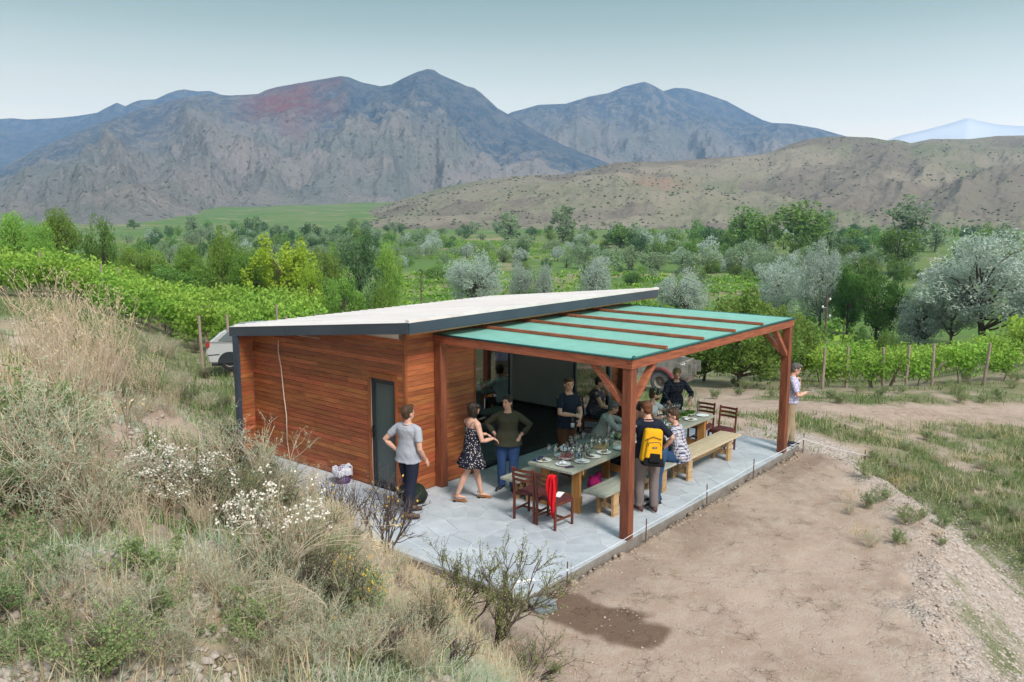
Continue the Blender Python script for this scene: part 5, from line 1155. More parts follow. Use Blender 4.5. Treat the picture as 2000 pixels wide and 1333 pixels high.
mat_eye=mat('eye_dark',(.05,.03,.02),rough=.2); mat_lip=mat('lips',(.42,.13,.11),rough=.4); m_sole=mat('shoe_sole',(.55,.53,.5),rough=.8); m_sdark=mat('dark_sole',(.03,.03,.03),rough=.8)
def down(u,d=1.): return (0,0,-1)
m_brown=mat('brown_leather',(.14,.085,.065),rough=.6); m_navys=mat('navy_shoe',(.02,.025,.04),rough=.7)
# a) man in gray T-shirt
person('man in light gray T-shirt and navy trousers, hands on hips, back to us',(-1.33,3.17,0),6,H=1.76,torso=dict(lean=-3,yaw=6,side=2),feet=((-.08,.12,.075),(.13,-.20,.075)),knees=((-.1,1,0),(.2,1,0)),footyaw=(40,48),
 hands=((-.19,-.04,1.02),(.24,.13,.90)),elbows=((-1,-.55,0),(.35,-1,0)),hdir=((.6,.5,-.6),(.1,.55,-.8)),hn=((-.5,-.6,.5),(1,.2,.1)),curl=(.4,.25),head=dict(yaw=-12,pitch=-4),hair=H_BR,hairs='short',top=cloth('grey_tshirt',(.37,.39,.44),(.31,.33,.38)),bottom=cloth('navy_trousers',(.018,.022,.042)),shoes=m_brown,sock=m_sdark,sleeve=.62,hem=-.02,toplen=.035,loose=1.25)
# b) woman in the floral dress
m_floral=patt('floral_dress','dots',(34,.30,(.016,.017,.032),(.55,.50,.46)))
def dressf(R0,hc,s,f,u,H,KN,hp,torsor):
    e=B(); n=40; V=[];F=[]; prof=[(-.175,.150,.135,.018),(-.13,.138,.122,.014),(-.07,.122,.102,.009),(-.02,.111,.083,.004),(.05,.106,.080,.001),(.115,.088,.074,0),(.17,.084,.070,0),(.205,.089,.077,0),(.222,.086,.071,0)]
    for t_,rx,ry,w_ in prof:
        for k in range(n):
            a=2*PI*k/n; r=1+w_/.12*math.sin(a*7+.6)+w_/.2*math.sin(a*4); V.append(hc+u*t_*H+s*(rx*H*r*math.cos(a))+f*(ry*H*r*math.sin(a)+(.004)))
    for i in range(len(prof)-1):
        for k in range(n): a=i*n+k;b_=i*n+(k+1)%n; F.append((a,b_,b_+n,a+n))
    e.add(V,F); o=e.obj('dress',m_floral,R0,smooth=True); md=o.modifiers.new('s','SOLIDIFY'); md.thickness=.004
    e=B()
    for sg in(-1,1): e.tube([hc+u*.215*H+s*sg*.055*H+f*.068*H,hc+u*.275*H+s*sg*.062*H+f*.045*H,hc+u*.300*H+s*sg*.060*H,hc+u*.275*H+s*sg*.055*H-f*.050*H,hc+u*.215*H+s*sg*.045*H-f*.068*H],.0045,6)
    e.obj('strap',m_navys,R0,smooth=True)
m_sandal=mat('tan_leather_sandal',(.33,.14,.05),rough=.5); m_heel=mat('black_heel',(.02,.02,.02),rough=.4)
r_,inf=person('woman with a dark bob in a short navy floral sundress',(-.19,2.86,0),-28,H=1.64,fem=True,bw=.96,torso=dict(lean=2,yaw=14),feet=((-.02,.17,.10),(.0,-.27,.10)),knees=((-.1,1,0),(.1,1,0)),footyaw=(18,22),
 hands=((-.10,.30,1.07),(.13,.33,1.05)),elbows=((-.6,-.8,-.6),(.5,-.8,-.5)),hdir=((.2,.8,-.5),(.1,.8,-.55)),hn=((0,.4,1),(0,.5,1)),curl=(.5,.6),head=dict(yaw=8,pitch=0),hair=H_DK,hairs='bob',glasses=True,dress=dressf,hem=0)
for (x,y,fy) in ((-.02,.17,18),(.0,-.27,22)):
    fy=rad(fy); fd=V3(math.sin(fy),math.cos(fy),0); sd=V3(fd.y,-fd.x,0); c=V3(x,y,0); e=B()
    e.bar(c-fd*.055+V3(0,0,.022),c-fd*.02+V3(0,0,.022),.05,.044); h=e.obj('shoe_heel',m_heel,r_)
    e=B(); e.bar(c-fd*.06+V3(0,0,.05),c+fd*.03+V3(0,0,.04),.062,.010); e.bar(c+fd*.03+V3(0,0,.038),c+fd*.17+V3(0,0,.010),.072,.012)
    for t_,z,wd in((.10,.05,.040),(.135,.042,.036)): e.tube([c+fd*t_-sd*wd+V3(0,0,.012),c+fd*t_-sd*wd*.7+V3(0,0,z),c+fd*t_+sd*wd*.7+V3(0,0,z),c+fd*t_+sd*wd+V3(0,0,.012)],.009,6)
    e.tube([c-fd*.035+V3(0,0,.115)+V3(math.cos(a),math.sin(a),0)*.036 for a in np.linspace(0,2*PI,13)],.006,5,cap=False); e.obj('sandal',m_sandal,r_,smooth='angle')
# c) woman in olive shirt
person('smiling woman in an olive green shirt and blue jeans with both hands on her hips',(.56,2.71,0),212,H=1.66,fem=True,bw=1.13,chest=1.15,torso=dict(lean=0,yaw=4),feet=((-.09,.0,.075),(.12,-.06,.075)),footyaw=(-8,22),
 hands=((-.215,.02,.985),(.215,.02,.985)),elbows=((-1,-.5,0),(1,-.5,0)),hdir=((.25,.75,-.6),(-.25,.75,-.6)),hn=((-.8,.4,.3),(.8,.4,.3)),curl=(.35,.35),head=dict(yaw=-26,pitch=2),hair=H_DK,hairs='long_tied',top=cloth('olive_shirt',(.058,.058,.038)),bottom=cloth('blue_jeans',(.045,.095,.23),(.03,.06,.16)),shoes=m_navys,sleeve=1.75,hem=-.02,toplen=.045,loose=1.5)
# d) young man opening a bottle
person('young man in a dark navy short-sleeved shirt and brown trousers opening a wine bottle',(1.97,2.50,0),258,H=1.80,torso=dict(lean=4,yaw=-4),feet=((-.1,.04,.075),(.12,0,.075)),
 hands=((.02,.36,1.06),(.10,.33,1.17)),elbows=((-1,-.5,-.4),(1,-.3,-.3)),hdir=((.5,.6,-.3),(-.6,.5,-.2)),hn=((-.3,.5,.7),(.2,.6,.7)),curl=(1.0,1.0),head=dict(yaw=-24,pitch=6),hair=H_BR,hairs='tousled',top=patt('dark_dotted_shirt','dots',(60,.22,(.014,.02,.036),(.05,.08,.12))),bottom=cloth('brown_trousers',(.115,.055,.03)),shoes=m_brown,sleeve=.7,hem=-.02,toplen=.04,loose=1.2)
# e) seated woman by the glass
person('woman in a dark floral top sitting by the glass, hand at her face',(4.43,3.50,0),-62,H=1.69,fem=True,bw=1.17,chest=1.2,skin=SK2,torso=dict(lean=8,yaw=4),hip=(0,-.05,.53),feet=((-.10,.42,.075),(.12,.38,.075)),knees=((-.1,.3,1),(.1,.3,1)),
 hands=((-.06,.16,1.10),(.12,.33,.68)),elbows=((-.6,.2,-1),(1,-.4,-.3)),hdir=((.3,-.2,.9),(-.5,.8,-.2)),hn=((-.2,.9,.3),(.2,.2,1)),curl=(.9,.4),head=dict(yaw=-2,pitch=16),hair=H_DK,hairs='short',top=patt('dark_floral_top','dots',(30,.30,(.05,.04,.055),(.20,.14,.18))),bottom=cloth('charcoal_trousers',(.02,.022,.03)),shoes=m_navys,sleeve=.35,hem=-.02,loose=1.1)
# f) grey-haired person leaning over the table
person('grey-haired person in a pale grey cardigan leaning over the table',(2.76,2.28,0),-68,H=1.66,bw=1.05,skin=SK2,torso=dict(lean=24,yaw=14),hip=(0,-.05,.52),feet=((-.1,.35,.075),(.12,.38,.075)),knees=((-.1,.3,1),(.1,.3,1)),
 hands=((-.08,.62,.82),(.16,.60,.82)),elbows=((-1,-.2,-.4),(1,-.3,-.4)),hdir=((.3,1,-.1),(-.1,1,-.1)),hn=((0,0,1),(0,0,1)),head=dict(yaw=22,pitch=22),hair=H_GR,hairs='short',top=cloth('pale_grey_cardigan',(.44,.44,.43),(.34,.34,.33),sc_=25),bottom=cloth('dark_jeans',(.02,.03,.05)),shoes=m_navys,sleeve=1.8,hem=-.02,toplen=.03,loose=1.7)
# g) dark-haired man mostly hidden
person('dark-haired man in jeans leaning over behind the man with the backpack',(1.60,.38,0),140,H=1.78,torso=dict(lean=27,yaw=-10),feet=((-.08,.06,.075),(.12,-.02,.075)),footyaw=(-10,8),
 hands=((-.05,.38,1.05),(.12,.32,1.45)),elbows=((-1,-.2,-.4),(1,.0,-.8)),hdir=((.3,1,-.1),(-.5,-.1,.7)),hn=((0,0,1),(.2,.8,.1)),curl=(.5,.9),head=dict(yaw=-4,pitch=24),hair=H_DK,hairs='tousled',top=cloth('black_shirt',(.02,.025,.028)),bottom=cloth('blue_jeans2',(.04,.09,.18),(.025,.06,.13)),shoes=m_navys,sleeve=.9,hem=-.02)
# h) capped man in white
person('man in a dark patterned cap and white T-shirt seated across the table',(4.05,2.06,0),-80,H=1.76,torso=dict(lean=18,yaw=0),hip=(0,-.05,.53),feet=((-.1,.38,.075),(.12,.38,.075)),knees=((-.1,.3,1),(.1,.3,1)),
 hands=((-.14,.48,.85),(.14,.50,.85)),elbows=((-1,-.2,-.4),(1,-.2,-.5)),hdir=((.3,1,-.1),(-.3,1,.0)),hn=((0,0,1),(0,0,1)),head=dict(yaw=34,pitch=6),hair=H_BR,cap=patt('patterned_cap','dots',(26,.36,(.02,.025,.02),(.30,.33,.25))),beard=H_BR,top=cloth('white_tshirt',(.78,.80,.84)),bottom=cloth('grey_trousers',(.1,.1,.11)),shoes=m_navys,sleeve=.6,hem=-.02,loose=1.3)
# i) man with the yellow backpack
r_,inf=person('man in navy shirt and taupe trousers wearing a yellow backpack',(1.20,.36,0),52,H=1.77,bw=1.04,torso=dict(lean=7,yaw=-6),feet=((-.12,.02,.075),(.11,-.05,.075)),footyaw=(-14,6),
 hands=((-.20,.30,1.02),(.30,.10,.98)),elbows=((-1,-.6,0),(1,-.7,0)),hdir=((.1,.8,-.5),(.3,.6,-.5)),hn=((-1,0,.2),(1,0,.2)),head=dict(yaw=16,pitch=12),hair=H_RD,hairs='short',top=cloth('dark_navy_shirt',(.014,.018,.034)),bottom=cloth('taupe_trousers',(.20,.165,.16)),shoes=mat('maroon_shoe',(.09,.045,.045),rough=.6),sleeve=.85,hem=-.02,toplen=.03,loose=1.25)
bp_=thing('backpack','yellow backpack with a black bottom panel on the back of the navy-shirted man','backpack',(1.20,.36,0),rad(52)-PI/2)
def rbox(nm,c,d,M,mt,par,bev=.04,seg=3):
    bm=bmesh.new(); bmesh.ops.create_cube(bm,size=1); 
    for v in bm.verts: v.co=Vector((v.co.x*d[0]*(1-.16*(v.co.z>0)),v.co.y*d[1]*(1-.25*(v.co.z>0)),v.co.z*d[2]))
    bmesh.ops.bevel(bm,geom=list(bm.edges),offset=bev,segments=seg,affect='EDGES',profile=.6); me=bpy.data.meshes.new(nm); bm.to_mesh(me); bm.free(); me.transform(Matrix.Translation(Vector(c))@M.to_4x4()); me.materials.append(mt); me.polygons.foreach_set('use_smooth',[True]*len(me.polygons)); return link(nm,me,par)
u,f,s,hc=inf['u'],inf['f'],inf['s'],inf['hc']; MB=Matrix((s,f,u)).transposed()@Matrix.Rotation(rad(7),3,'Y')
m_yb=cloth('yellow_canvas',(.72,.38,.015),(.62,.31,.012)); m_bb=cloth('black_canvas',(.012,.012,.014))
pc=hc+u*.17-f*.225
rbox('main_bag',pc,(.335,.19,.52),MB,m_yb,bp_,.055); rbox('front_pocket',pc-f*.105-u*.055,(.27,.11,.28),MB,m_yb,bp_,.035); rbox('bottom_panel',pc-f*.03-u*.245,(.35,.23,.15),MB,m_bb,bp_,.045); rbox('lower_pocket',pc-f*.14-u*.18,(.19,.07,.14),MB,m_bb,bp_,.02)
b=B(); b.bar(pc-f*.160-u*.02-s*.034,pc-f*.160-u*.02+s*.034,.006,.024); b.obj('name_patch',m_bb,bp_); 
b=B(); b.bar(pc-f*.163-u*.02-s*.024,pc-f*.163-u*.02+s*.024,.004,.008); b.obj('patch_mark',m_sole,bp_)
b=B(); zc=pc-f*.150+u*.045; b.tube([zc-s*.10-u*.04,zc-s*.09+u*.01,zc+u*.02,zc+s*.09+u*.01,zc+s*.10-u*.04],.005,6); b.tube([pc-f*.092-s*.13+u*.09,pc-f*.092+u*.14,pc-f*.092+s*.13+u*.09],.006,6); b.obj('zip',m_frame,bp_,smooth=True)
b=B(); b.tube([pc+u*.22,pc+u*.26-f*.02,pc+u*.22-f*.04],.009,6); b.obj('grab_loop',m_white,bp_,smooth=True)
b=B()
for sg in(-1,1):
    so_=inf['sh'][0 if sg<0 else 1]; b.tube([pc+u*.19+s*sg*.07+f*.09,hc+u*.36*1.5+s*sg*.10-f*.02,hc+u*.53+s*sg*.105+f*.05,hc+u*.40+s*sg*.12+f*.135,hc+u*.22+s*sg*.16+f*.06,pc-u*.14+s*sg*.14+f*.06],.014,6)
b.obj('shoulder_strap',m_bb,bp_,smooth=True)
# j) plaid man on the near bench
person('man in a blue and white plaid shirt sitting on the near bench',(2.70,.62,0),104,H=1.78,bw=1.08,torso=dict(lean=12,yaw=0),hip=(0,-.05,.53),feet=((-.16,.30,.075),(.12,.34,.075)),knees=((-.1,.3,1),(.1,.3,1)),footyaw=(-10,0),
 hands=((-.18,.42,.80),(.2,.44,.83)),elbows=((-1,-.4,-.4),(1,-.4,-.4)),hdir=((.3,1,-.1),(-.3,1,.0)),hn=((0,0,1),(0,0,1)),head=dict(yaw=26,pitch=6),hair=H_BR,hairs='short',glasses=True,top=patt('plaid_shirt','plaid',(.056,.46,(.62,.66,.74),(.030,.045,.10),(.22,.04,.07))),bottom=cloth('blue_jeans3',(.035,.085,.18),(.025,.06,.13)),shoes=m_navys,sleeve=1.6,hem=-.05,toplen=.055,loose=1.5)
# k) woman standing at the far end
person('fair-haired woman in a black plaid shirt bending over the far table end',(5.02,2.02,0),232,H=1.66,fem=True,bw=1.14,chest=1.2,torso=dict(lean=18,yaw=0),
 hands=((-.16,.50,1.0),(.20,.42,.90)),elbows=((-1,-.4,0),(1,-.4,0)),hdir=((.4,.8,-.4),(-.1,.5,-.8)),hn=((-.3,.3,1),(.3,.3,.8)),curl=(.8,.5),head=dict(yaw=-12,pitch=26),hair=H_BL,hairs='pulled',top=patt('black_plaid_shirt','plaid',(.11,.10,(.016,.017,.028),(.045,.055,.11),(.07,.08,.12))),bottom=cloth('black_trousers',(.015,.017,.022)),shoes=m_navys,sleeve=1.55,hem=-.02,toplen=.04,loose=1.6)
# l) man with the phone
r_,inf=person('man in checked shirt and beige trousers looking at his phone by the far post',(6.36,.06,0),-62,H=1.73,torso=dict(lean=2,yaw=0),feet=((-.09,.05,.075),(.1,-.1,.075)),footyaw=(-8,12),
 hands=((-.05,.17,1.34),(.08,.29,1.16)),elbows=((-.5,.1,-1),(.7,-.6,-.4)),hdir=((.3,-.1,.9),(-.1,1,.15)),hn=((-.3,.9,.2),(0,-.2,-1)),curl=(1.1,.5),head=dict(yaw=4,pitch=20),hair=H_GR,hairs='short',glasses=True,top=patt('checked_shirt','plaid',(.055,.30,(.62,.64,.74),(.20,.22,.50),(.30,.12,.25))),bottom=cloth('beige_trousers',(.36,.28,.19)),shoes=m_navys,sleeve=.75,hem=-.02,loose=1.25)
ph=thing('phone','small phone in the right hand of the man beside the far post','phone',(6.36,.06,0),rad(-62)-PI/2); b=B(); c=inf['HA'][1]+V3(0,.10,.025); b.bar(c-V3(0,.07,.012),c+V3(0,.07,.02),.07,.009); b.obj('case',mat('pale_phone',(.6,.6,.62),rough=.3),ph,bevel=.003); b=B(); b.bar(c-V3(0,.064,.0055),c+V3(0,.064,.0265),.062,.002); b.obj('screen',m_frame,ph)
# ------------------------------------------------------------ furniture
def plank(b,a,c): return b.bbox(a,c)
def table(x0,x1,y0,y1,label,zt_=.76):
    o=thing('wooden_table',label,'table',(x0,y0,0)); n=5; w_=(y1-y0)/n
    for k in range(n): B().bbox((0,k*w_+.002,zt_-.042),(x1-x0-rc(.006),(k+1)*w_-.002,zt_+rc(.0015))).obj('plank',m_pineg,o,bevel=.003)
    L_=x1-x0
    for x in (.30,L_-.30):
        for y in (.13,y1-y0-.13): B().bbox((x-.028,y-.075,0),(x+.028,y+.075,zt_-.042)).obj('leg',m_pineleg,o,bevel=.003)
        B().bbox((x-.024,.02,zt_-.12),(x+.024,y1-y0-.02,zt_-.044)).obj('cross_rail',m_pine,o) if False else None
        B().bbox((x+.03,.03,zt_-.13),(x+.07,y1-y0-.03,zt_-.045)).obj('batten',m_pine,o,bevel=.002)
        B().bbox((x+.03,.06,.14),(x+.07,y1-y0-.06,.27)).obj('stretcher',m_pineleg,o,bevel=.002)
    return o
table(.11,2.52,1.05,1.93,'near half of the long plank table, covered with plates and wine glasses')
table(2.54,4.96,1.03,1.92,'far half of the long plank table, reaching toward the two empty chairs')
def bench(x0,x1,y0,y1,label,rz=0,zt_=.45,top=None):
    o=thing('wooden_bench',label,'bench',(x0,y0,0),rz); n=3; w_=(y1-y0)/n; L_=x1-x0
    for k in range(n): B().bbox((0,k*w_+.003,zt_-.04),(L_-rc(.008),(k+1)*w_-.003,zt_+rc(.001))).obj('seat_plank',top or m_pineg,o,bevel=.003)
    for x in (.40,L_-.40):
        for y in (.07,y1-y0-.07): B().bbox((x-.075,y-.025,0),(x+.075,y+.025,zt_-.04)).obj('leg',m_pine,o,bevel=.003)
        B().bbox((x-.11,.10,zt_-.13) if False else (x-.02,.0,.13),(x+.02,y1-y0,.22)).obj('crosspiece',m_pine,o,bevel=.002) if False else None
        B().bbox((x-.05,.098,.12),(x-.005,y1-y0-.098,.21)).obj('crosspiece',m_pine,o,bevel=.002)
    B().bbox((.30,(y1-y0)/2-.02,.22),(L_-.30,(y1-y0)/2+.02,.30)).obj('stretcher',m_pine,o,bevel=.002)
    return o
m_pinel=mat('pale_pine_top',(.52,.43,.30),(.42,.33,.22),scale=4,rough=.55,bump=.2,objrand=.1,stretch=(.6,6,6))
bench(.27,2.60,.55,.97,'near bench in front of the table, just behind the front post')
bench(2.64,5.05,.50,.94,'pale near bench on the right, with the plaid-shirted man at its end',top=m_pinel)
bench(-.02,2.36,2.02,2.40,'bench on the cabin side of the table, its end behind the two near chairs')
bench(2.42,4.75,2.02,2.40,'bench on the cabin side where the people sit')
m_chw=mat('dark_red_wood',(.15,.042,.026),(.085,.024,.016),scale=5,rough=.4,bump=.1,stretch=(4,4,.6)); m_chs=mat('maroon_seat',(.085,.022,.024),(.06,.016,.018),scale=20,rough=.9,bump=.3)
def chair(loc,rz,label):
    o=thing('wooden_chair',label,'chair',loc,rz); W=.40; D=.42; x0,x1=-D/2,D/2
    for y in(-W/2+.018,W/2-.018):
        b=B(); b.bar((x0-.00,y,0),(x0,y,.45),.034,.034,up=(0,1,0)); b.bar((x0,y,.45),(x0-.05,y,.86),.034,.030,up=(0,1,0)); b.obj('back_leg',m_chw,o,bevel=.003)
        b=B(); b.bar((x1-.017,y,0),(x1-.017,y,.415),.032,.032,up=(0,1,0)); b.obj('front_leg',m_chw,o,bevel=.003)
        b=B(); b.bar((x0+.018,y,.15),(x1-.034,y,.15),.018,.030); b.bar((x0+.018,y,.395),(x1-.034,y,.395),.02,.045); b.obj('side_rail',m_chw,o)
    b=B(); b.bar((x1-.017,-W/2+.034,.395),(x1-.017,W/2-.034,.395),.045,.02); b.bar((0,-W/2+.02,.15),(0,W/2-.02,.15),.018,.028); b.obj('cross_rail',m_chw,o)
    rbox('seat',(0.005,0,.437),(D-.01,W-.01,.05),Matrix.Identity(3),m_chs,o,.018,2)
    for z in(.66,.74,.82):
        b=B(); xx=x0-(z-.45)*.12; pts=[(xx-.022*math.sin(PI*t_),-W/2+.03+(W-.06)*t_,z) for t_ in np.linspace(0,1,7)]
        for p,q in zip(pts[:-1],pts[1:]): b.bar(p,q,.016,.042)
        b.obj('back_slat',m_chw,o)
    return o
chair((-.20,1.60,0),rad(4),'dark red wooden chair at the near table end, left one with an empty seat')
chair((-.21,1.14,0),rad(-4),'dark red wooden chair draped with a red cloth at the near table end')
chair((5.22,1.00,0),rad(176),'dark red wooden chair nearest us at the table\'s far end')
chair((5.30,1.50,0),rad(183),'dark red wooden chair beside the nearer one at the table\'s far end')
chair((4.40,3.55,0),rad(-62),'wooden chair under the woman sitting by the glass')
# red cloth on the chair, paper on the seat
m_red=cloth('red_cloth',(.62,.012,.02),(.50,.008,.015))
nx,ny=16,34; V=[]; 
for i in range(nx):
    for j in range(ny):
        s_=i/(nx-1); t_=j/(ny-1); wd=.16+.09*math.sin(t_*2.6)-.12*max(0,t_-.75); y=.985+(s_-.5)*wd*.62-.02*t_; fold=.018*math.sin(s_*17+t_*2)*min(1,t_*3+.3)
        if t_<.12: x=-.445-.01+.04*(t_/.12)*0-.01; z=.62+.25*(t_/.12); x=-.44+.0*t_
        elif t_<.2: q=(t_-.12)/.08; x=-.47-.02+.01*math.cos(q*PI); z=.872+.012*math.sin(q*PI); x=-.45-.055*q
        else: q=(t_-.2)/.8; x=-.505-.02*math.sin(q*3)-.015*q; z=.865-.66*q*(1-.34*abs(s_-.35)*2)
        V.append((x+fold-.015*(t_>.2),y+.012*math.sin(t_*9+s_*4),z))
i=np.arange(nx-1)[:,None]*ny+np.arange(ny-1)[None,:]; Qc=np.stack([i,i+ny,i+ny+1,i+1],-1).reshape(-1,4)
me=mesh_np('red_cloth',np.array(V),Qc,m_red,smooth=True); o=thing('red_cloth','bright red cloth hanging over the back of the right near chair','cloth',me=me); md=o.modifiers.new('s','SOLIDIFY'); md.thickness=.004
m_paper=mat('white_paper',(.78,.78,.80),rough=.8)
thing('paper','white folded paper lying on the seat of the chair with the red cloth','paper',(-.16,1.10,.468),rad(20),me=B().bbox((-.12,-.05,0),(.12,.05,.006)).mesh('paper',m_paper))
# ------------------------------------------------------------ tableware
m_china=mat('white_china',(.78,.79,.80),rough=.25,spec=.5); m_wg=glassmat('clear_glass',(.985,.99,.99),fres=.16,base=.07,rough=.08); m_silv=mat('cutlery_steel',(.6,.6,.6),rough=.25,metal=1)
m_wine=mat('white_wine',(.65,.45,.10),rough=.1); m_redw=mat('red_wine',(.12,.01,.02),rough=.1); m_food=mat('food_scraps',(.35,.20,.08),(.12,.16,.04),scale=40,rough=.8); m_nap=mat('napkin',(.75,.76,.80),rough=.9); m_pinkn=mat('pink_napkin',(.60,.30,.42),rough=.9)
ZT=.762
b=B(); b.lathe([(0,.004),(.075,.004),(.085,.008),(.125,.020),(.127,.017),(.085,.002),(0,0)],n=24); PLATE=b.mesh('plate',m_china,True)
b=B(); b.lathe([(.032,0),(.033,.002),(.006,.006),(.0045,.012),(.004,.09),(.010,.10),(.030,.118),(.041,.145),(.040,.175),(.033,.205),(.0325,.205),(.039,.175),(.040,.145),(.029,.120),(.004,.103)],n=14); GLASS=b.mesh('wine_glass',m_wg,True)
b=B(); b.lathe([(.004,.104),(.028,.121),(.037,.138),(.0,.138)],n=14); WINE=[b.mesh('wine',m_wine,True),b.mesh('wine',m_redw,True)]
b=B(); b.lathe([(.026,0),(.030,.001),(.033,.09),(.0315,.09),(.0285,.004),(0,.004)],n=14); TUMB=b.mesh('tumbler',m_wg,True)
b=B(); b.lathe([(.035,0),(.037,.004),(.037,.17),(.030,.205),(.014,.235),(.013,.28),(.015,.283),(.015,.295),(0,.295)],n=16); BOT=b.mesh('bottle',m_wg,True); 
m_dkb=mat('dark_bottle_glass',(.015,.03,.02),rough=.08,spec=.6); b2=B(); b2.lathe([(.037,0),(.038,.004),(.038,.19),(.030,.225),(.014,.25),(.0135,.30),(.015,.303),(.015,.315),(0,.315)],n=16)
DBOT=b2.mesh('wine_bottle',m_dkb,True)
b=B(); b.box((0,0,0),(.018,.17,.003)); FORK=b.mesh('knife',m_silv)
def blob(seed,r,h,mt,n=14):
    rs=random.Random(seed); b=B()
    for k in range(n): b.ell((rs.uniform(-r,r),rs.uniform(-r,r),rs.uniform(.2,1)*h),(rs.uniform(.008,.02),rs.uniform(.006,.016),rs.uniform(.004,.011)),n=6,m=4)
    return b.mesh('food',mt,True)
FOOD=[blob(1,.05,.012,m_food),blob(2,.04,.015,mat('salad',(.08,.16,.03),(.25,.06,.03),scale=30,rough=.7))]
def crum(seed,r,mt):
    rs=np.random.RandomState(seed); n=9; x,y=np.meshgrid(np.linspace(-r,r,n),np.linspace(-r,r,n),indexing='ij'); z=.012+rs.rand(n,n)*r*.7*np.exp(-(x**2+y**2)/r**2); x=x*.8+rs.normal(0,r*.12,(n,n)); y=y*.8+rs.normal(0,r*.12,(n,n)); i=np.arange(n-1)[:,None]*n+np.arange(n-1)[None,:]
    return mesh_np('napkin',np.stack([x,y,z],-1).reshape(-1,3),np.stack([i,i+n,i+n+1,i+1],-1).reshape(-1,4),mt)
NAP=[crum(1,.07,m_nap),crum(2,.08,m_nap),crum(3,.07,m_pinkn)]
plates=[(.32,1.76,'white plate on the table\'s near left corner',0),(.35,1.40,'white plate with napkin near the table\'s near end',1),(.66,1.25,'white plate with scraps, second along the near edge',1),(1.0,1.27,'',0),(1.32,1.27,'white plate with a knife, in the middle of the near edge',0),(1.70,1.18,'empty white plate near the front post',None),(.72,1.70,'plate of crumpled napkins on the far edge',1),(1.20,1.70,'plate with food scraps beside the wine glasses',0),(1.84,1.68,'',0),(2.30,1.62,'',1),(2.40,1.28,'',0),(2.10,1.20,'plate with leftovers just left of the front post',0),(3.0,1.7,'',0),(3.2,1.3,'',1),(3.66,1.28,'',0),(3.7,1.68,'',0),(4.1,1.62,'',1),(4.3,1.22,'',0),(4.6,1.5,'',None),(4.75,1.2,'',None),(4.7,1.75,'',1)]
for k,(x,y,lb,fd) in enumerate(plates):
    o=thing('plate',lb or ('white plate on the near half of the table' if x<2.52 else 'white plate on the far half of the table'),'plate',(x,y,ZT+.001),R_.uniform(0,6),None if lb else ('plates on the near table' if x<2.52 else 'plates on the far table'),me=PLATE)
    if fd is not None:
        f_=thing('food_scraps' if fd==0 else 'napkin','food scraps on a white plate' if fd==0 else 'crumpled white napkin on a plate','food' if fd==0 else 'napkin',(x+rc(.02),y+rc(.02),ZT+.008),R_.uniform(0,6),'food scraps on the plates' if fd==0 else 'napkins on the plates',me=FOOD[k%2] if fd==0 else NAP[k%2])
    if k%2==0: thing('knife','steel knife resting across a plate','knife',(x+rc(.03),y+rc(.03),ZT+.026),R_.uniform(0,3),'knives on the plates',me=FORK)
gl=[(.55,1.83),(.66,1.58),(.74,1.48),(.62,1.42),(.85,1.56),(.90,1.72),(.98,1.50),(1.05,1.62),(1.12,1.78),(1.20,1.86),(1.33,1.84),(1.46,1.88),(1.58,1.86),(1.28,1.48),(1.38,1.38),(1.46,1.45),(1.52,1.34),(1.44,1.58),(1.60,1.42),(1.0,1.40),(1.15,1.40),(.50,1.66),(2.0,1.4),(2.05,1.55),(2.2,1.42),(2.3,1.8),(2.75,1.5),(2.9,1.4),(3.05,1.55),(3.3,1.5),(3.45,1.6),(3.6,1.45),(3.85,1.4),(3.95,1.5),(4.35,1.75),(4.45,1.68),(4.5,1.8),(4.55,1.62),(4.42,1.85),(4.62,1.72),(3.35,1.25),(3.55,1.15)]
for k,(x,y) in enumerate(gl):
    near=x<2.52; o=thing('wine_glass','stemmed wine glass on the near half of the table' if near else 'stemmed wine glass on the far half of the table','wine glass',(x,y,ZT+.001),R_.uniform(0,6),'wine glasses on the near table' if near else 'wine glasses on the far table',me=GLASS); s_=R_.uniform(.92,1.12); o.scale=(s_,s_,s_)
    if k in (11,28,35,4): link('wine',WINE[0 if k!=35 else 1],o)
for x,y in ((.95,1.33),(1.18,1.55),(.8,1.38),(1.7,1.52),(1.75,1.4),(2.15,1.72),(2.85,1.62),(3.1,1.42),(3.5,1.35),(3.9,1.3),(4.0,1.75),(4.2,1.5)):
    thing('tumbler','small clear tumbler among the plates','tumbler',(x,y,ZT+.001),0,'tumblers on the table',me=TUMB)
for x,y,lb in ((2.02,1.62,'clear water bottle in the middle of the near table'),(1.62,1.60,'clear water bottle beside the cutting board'),(4.82,1.55,'left clear bottle at the far table end'),(4.86,1.36,'right clear bottle at the far table end'),(3.15,1.62,'clear bottle in front of the plaid-shirted man')): thing('glass_bottle',lb,'bottle',(x,y,ZT+.001),0,me=BOT)
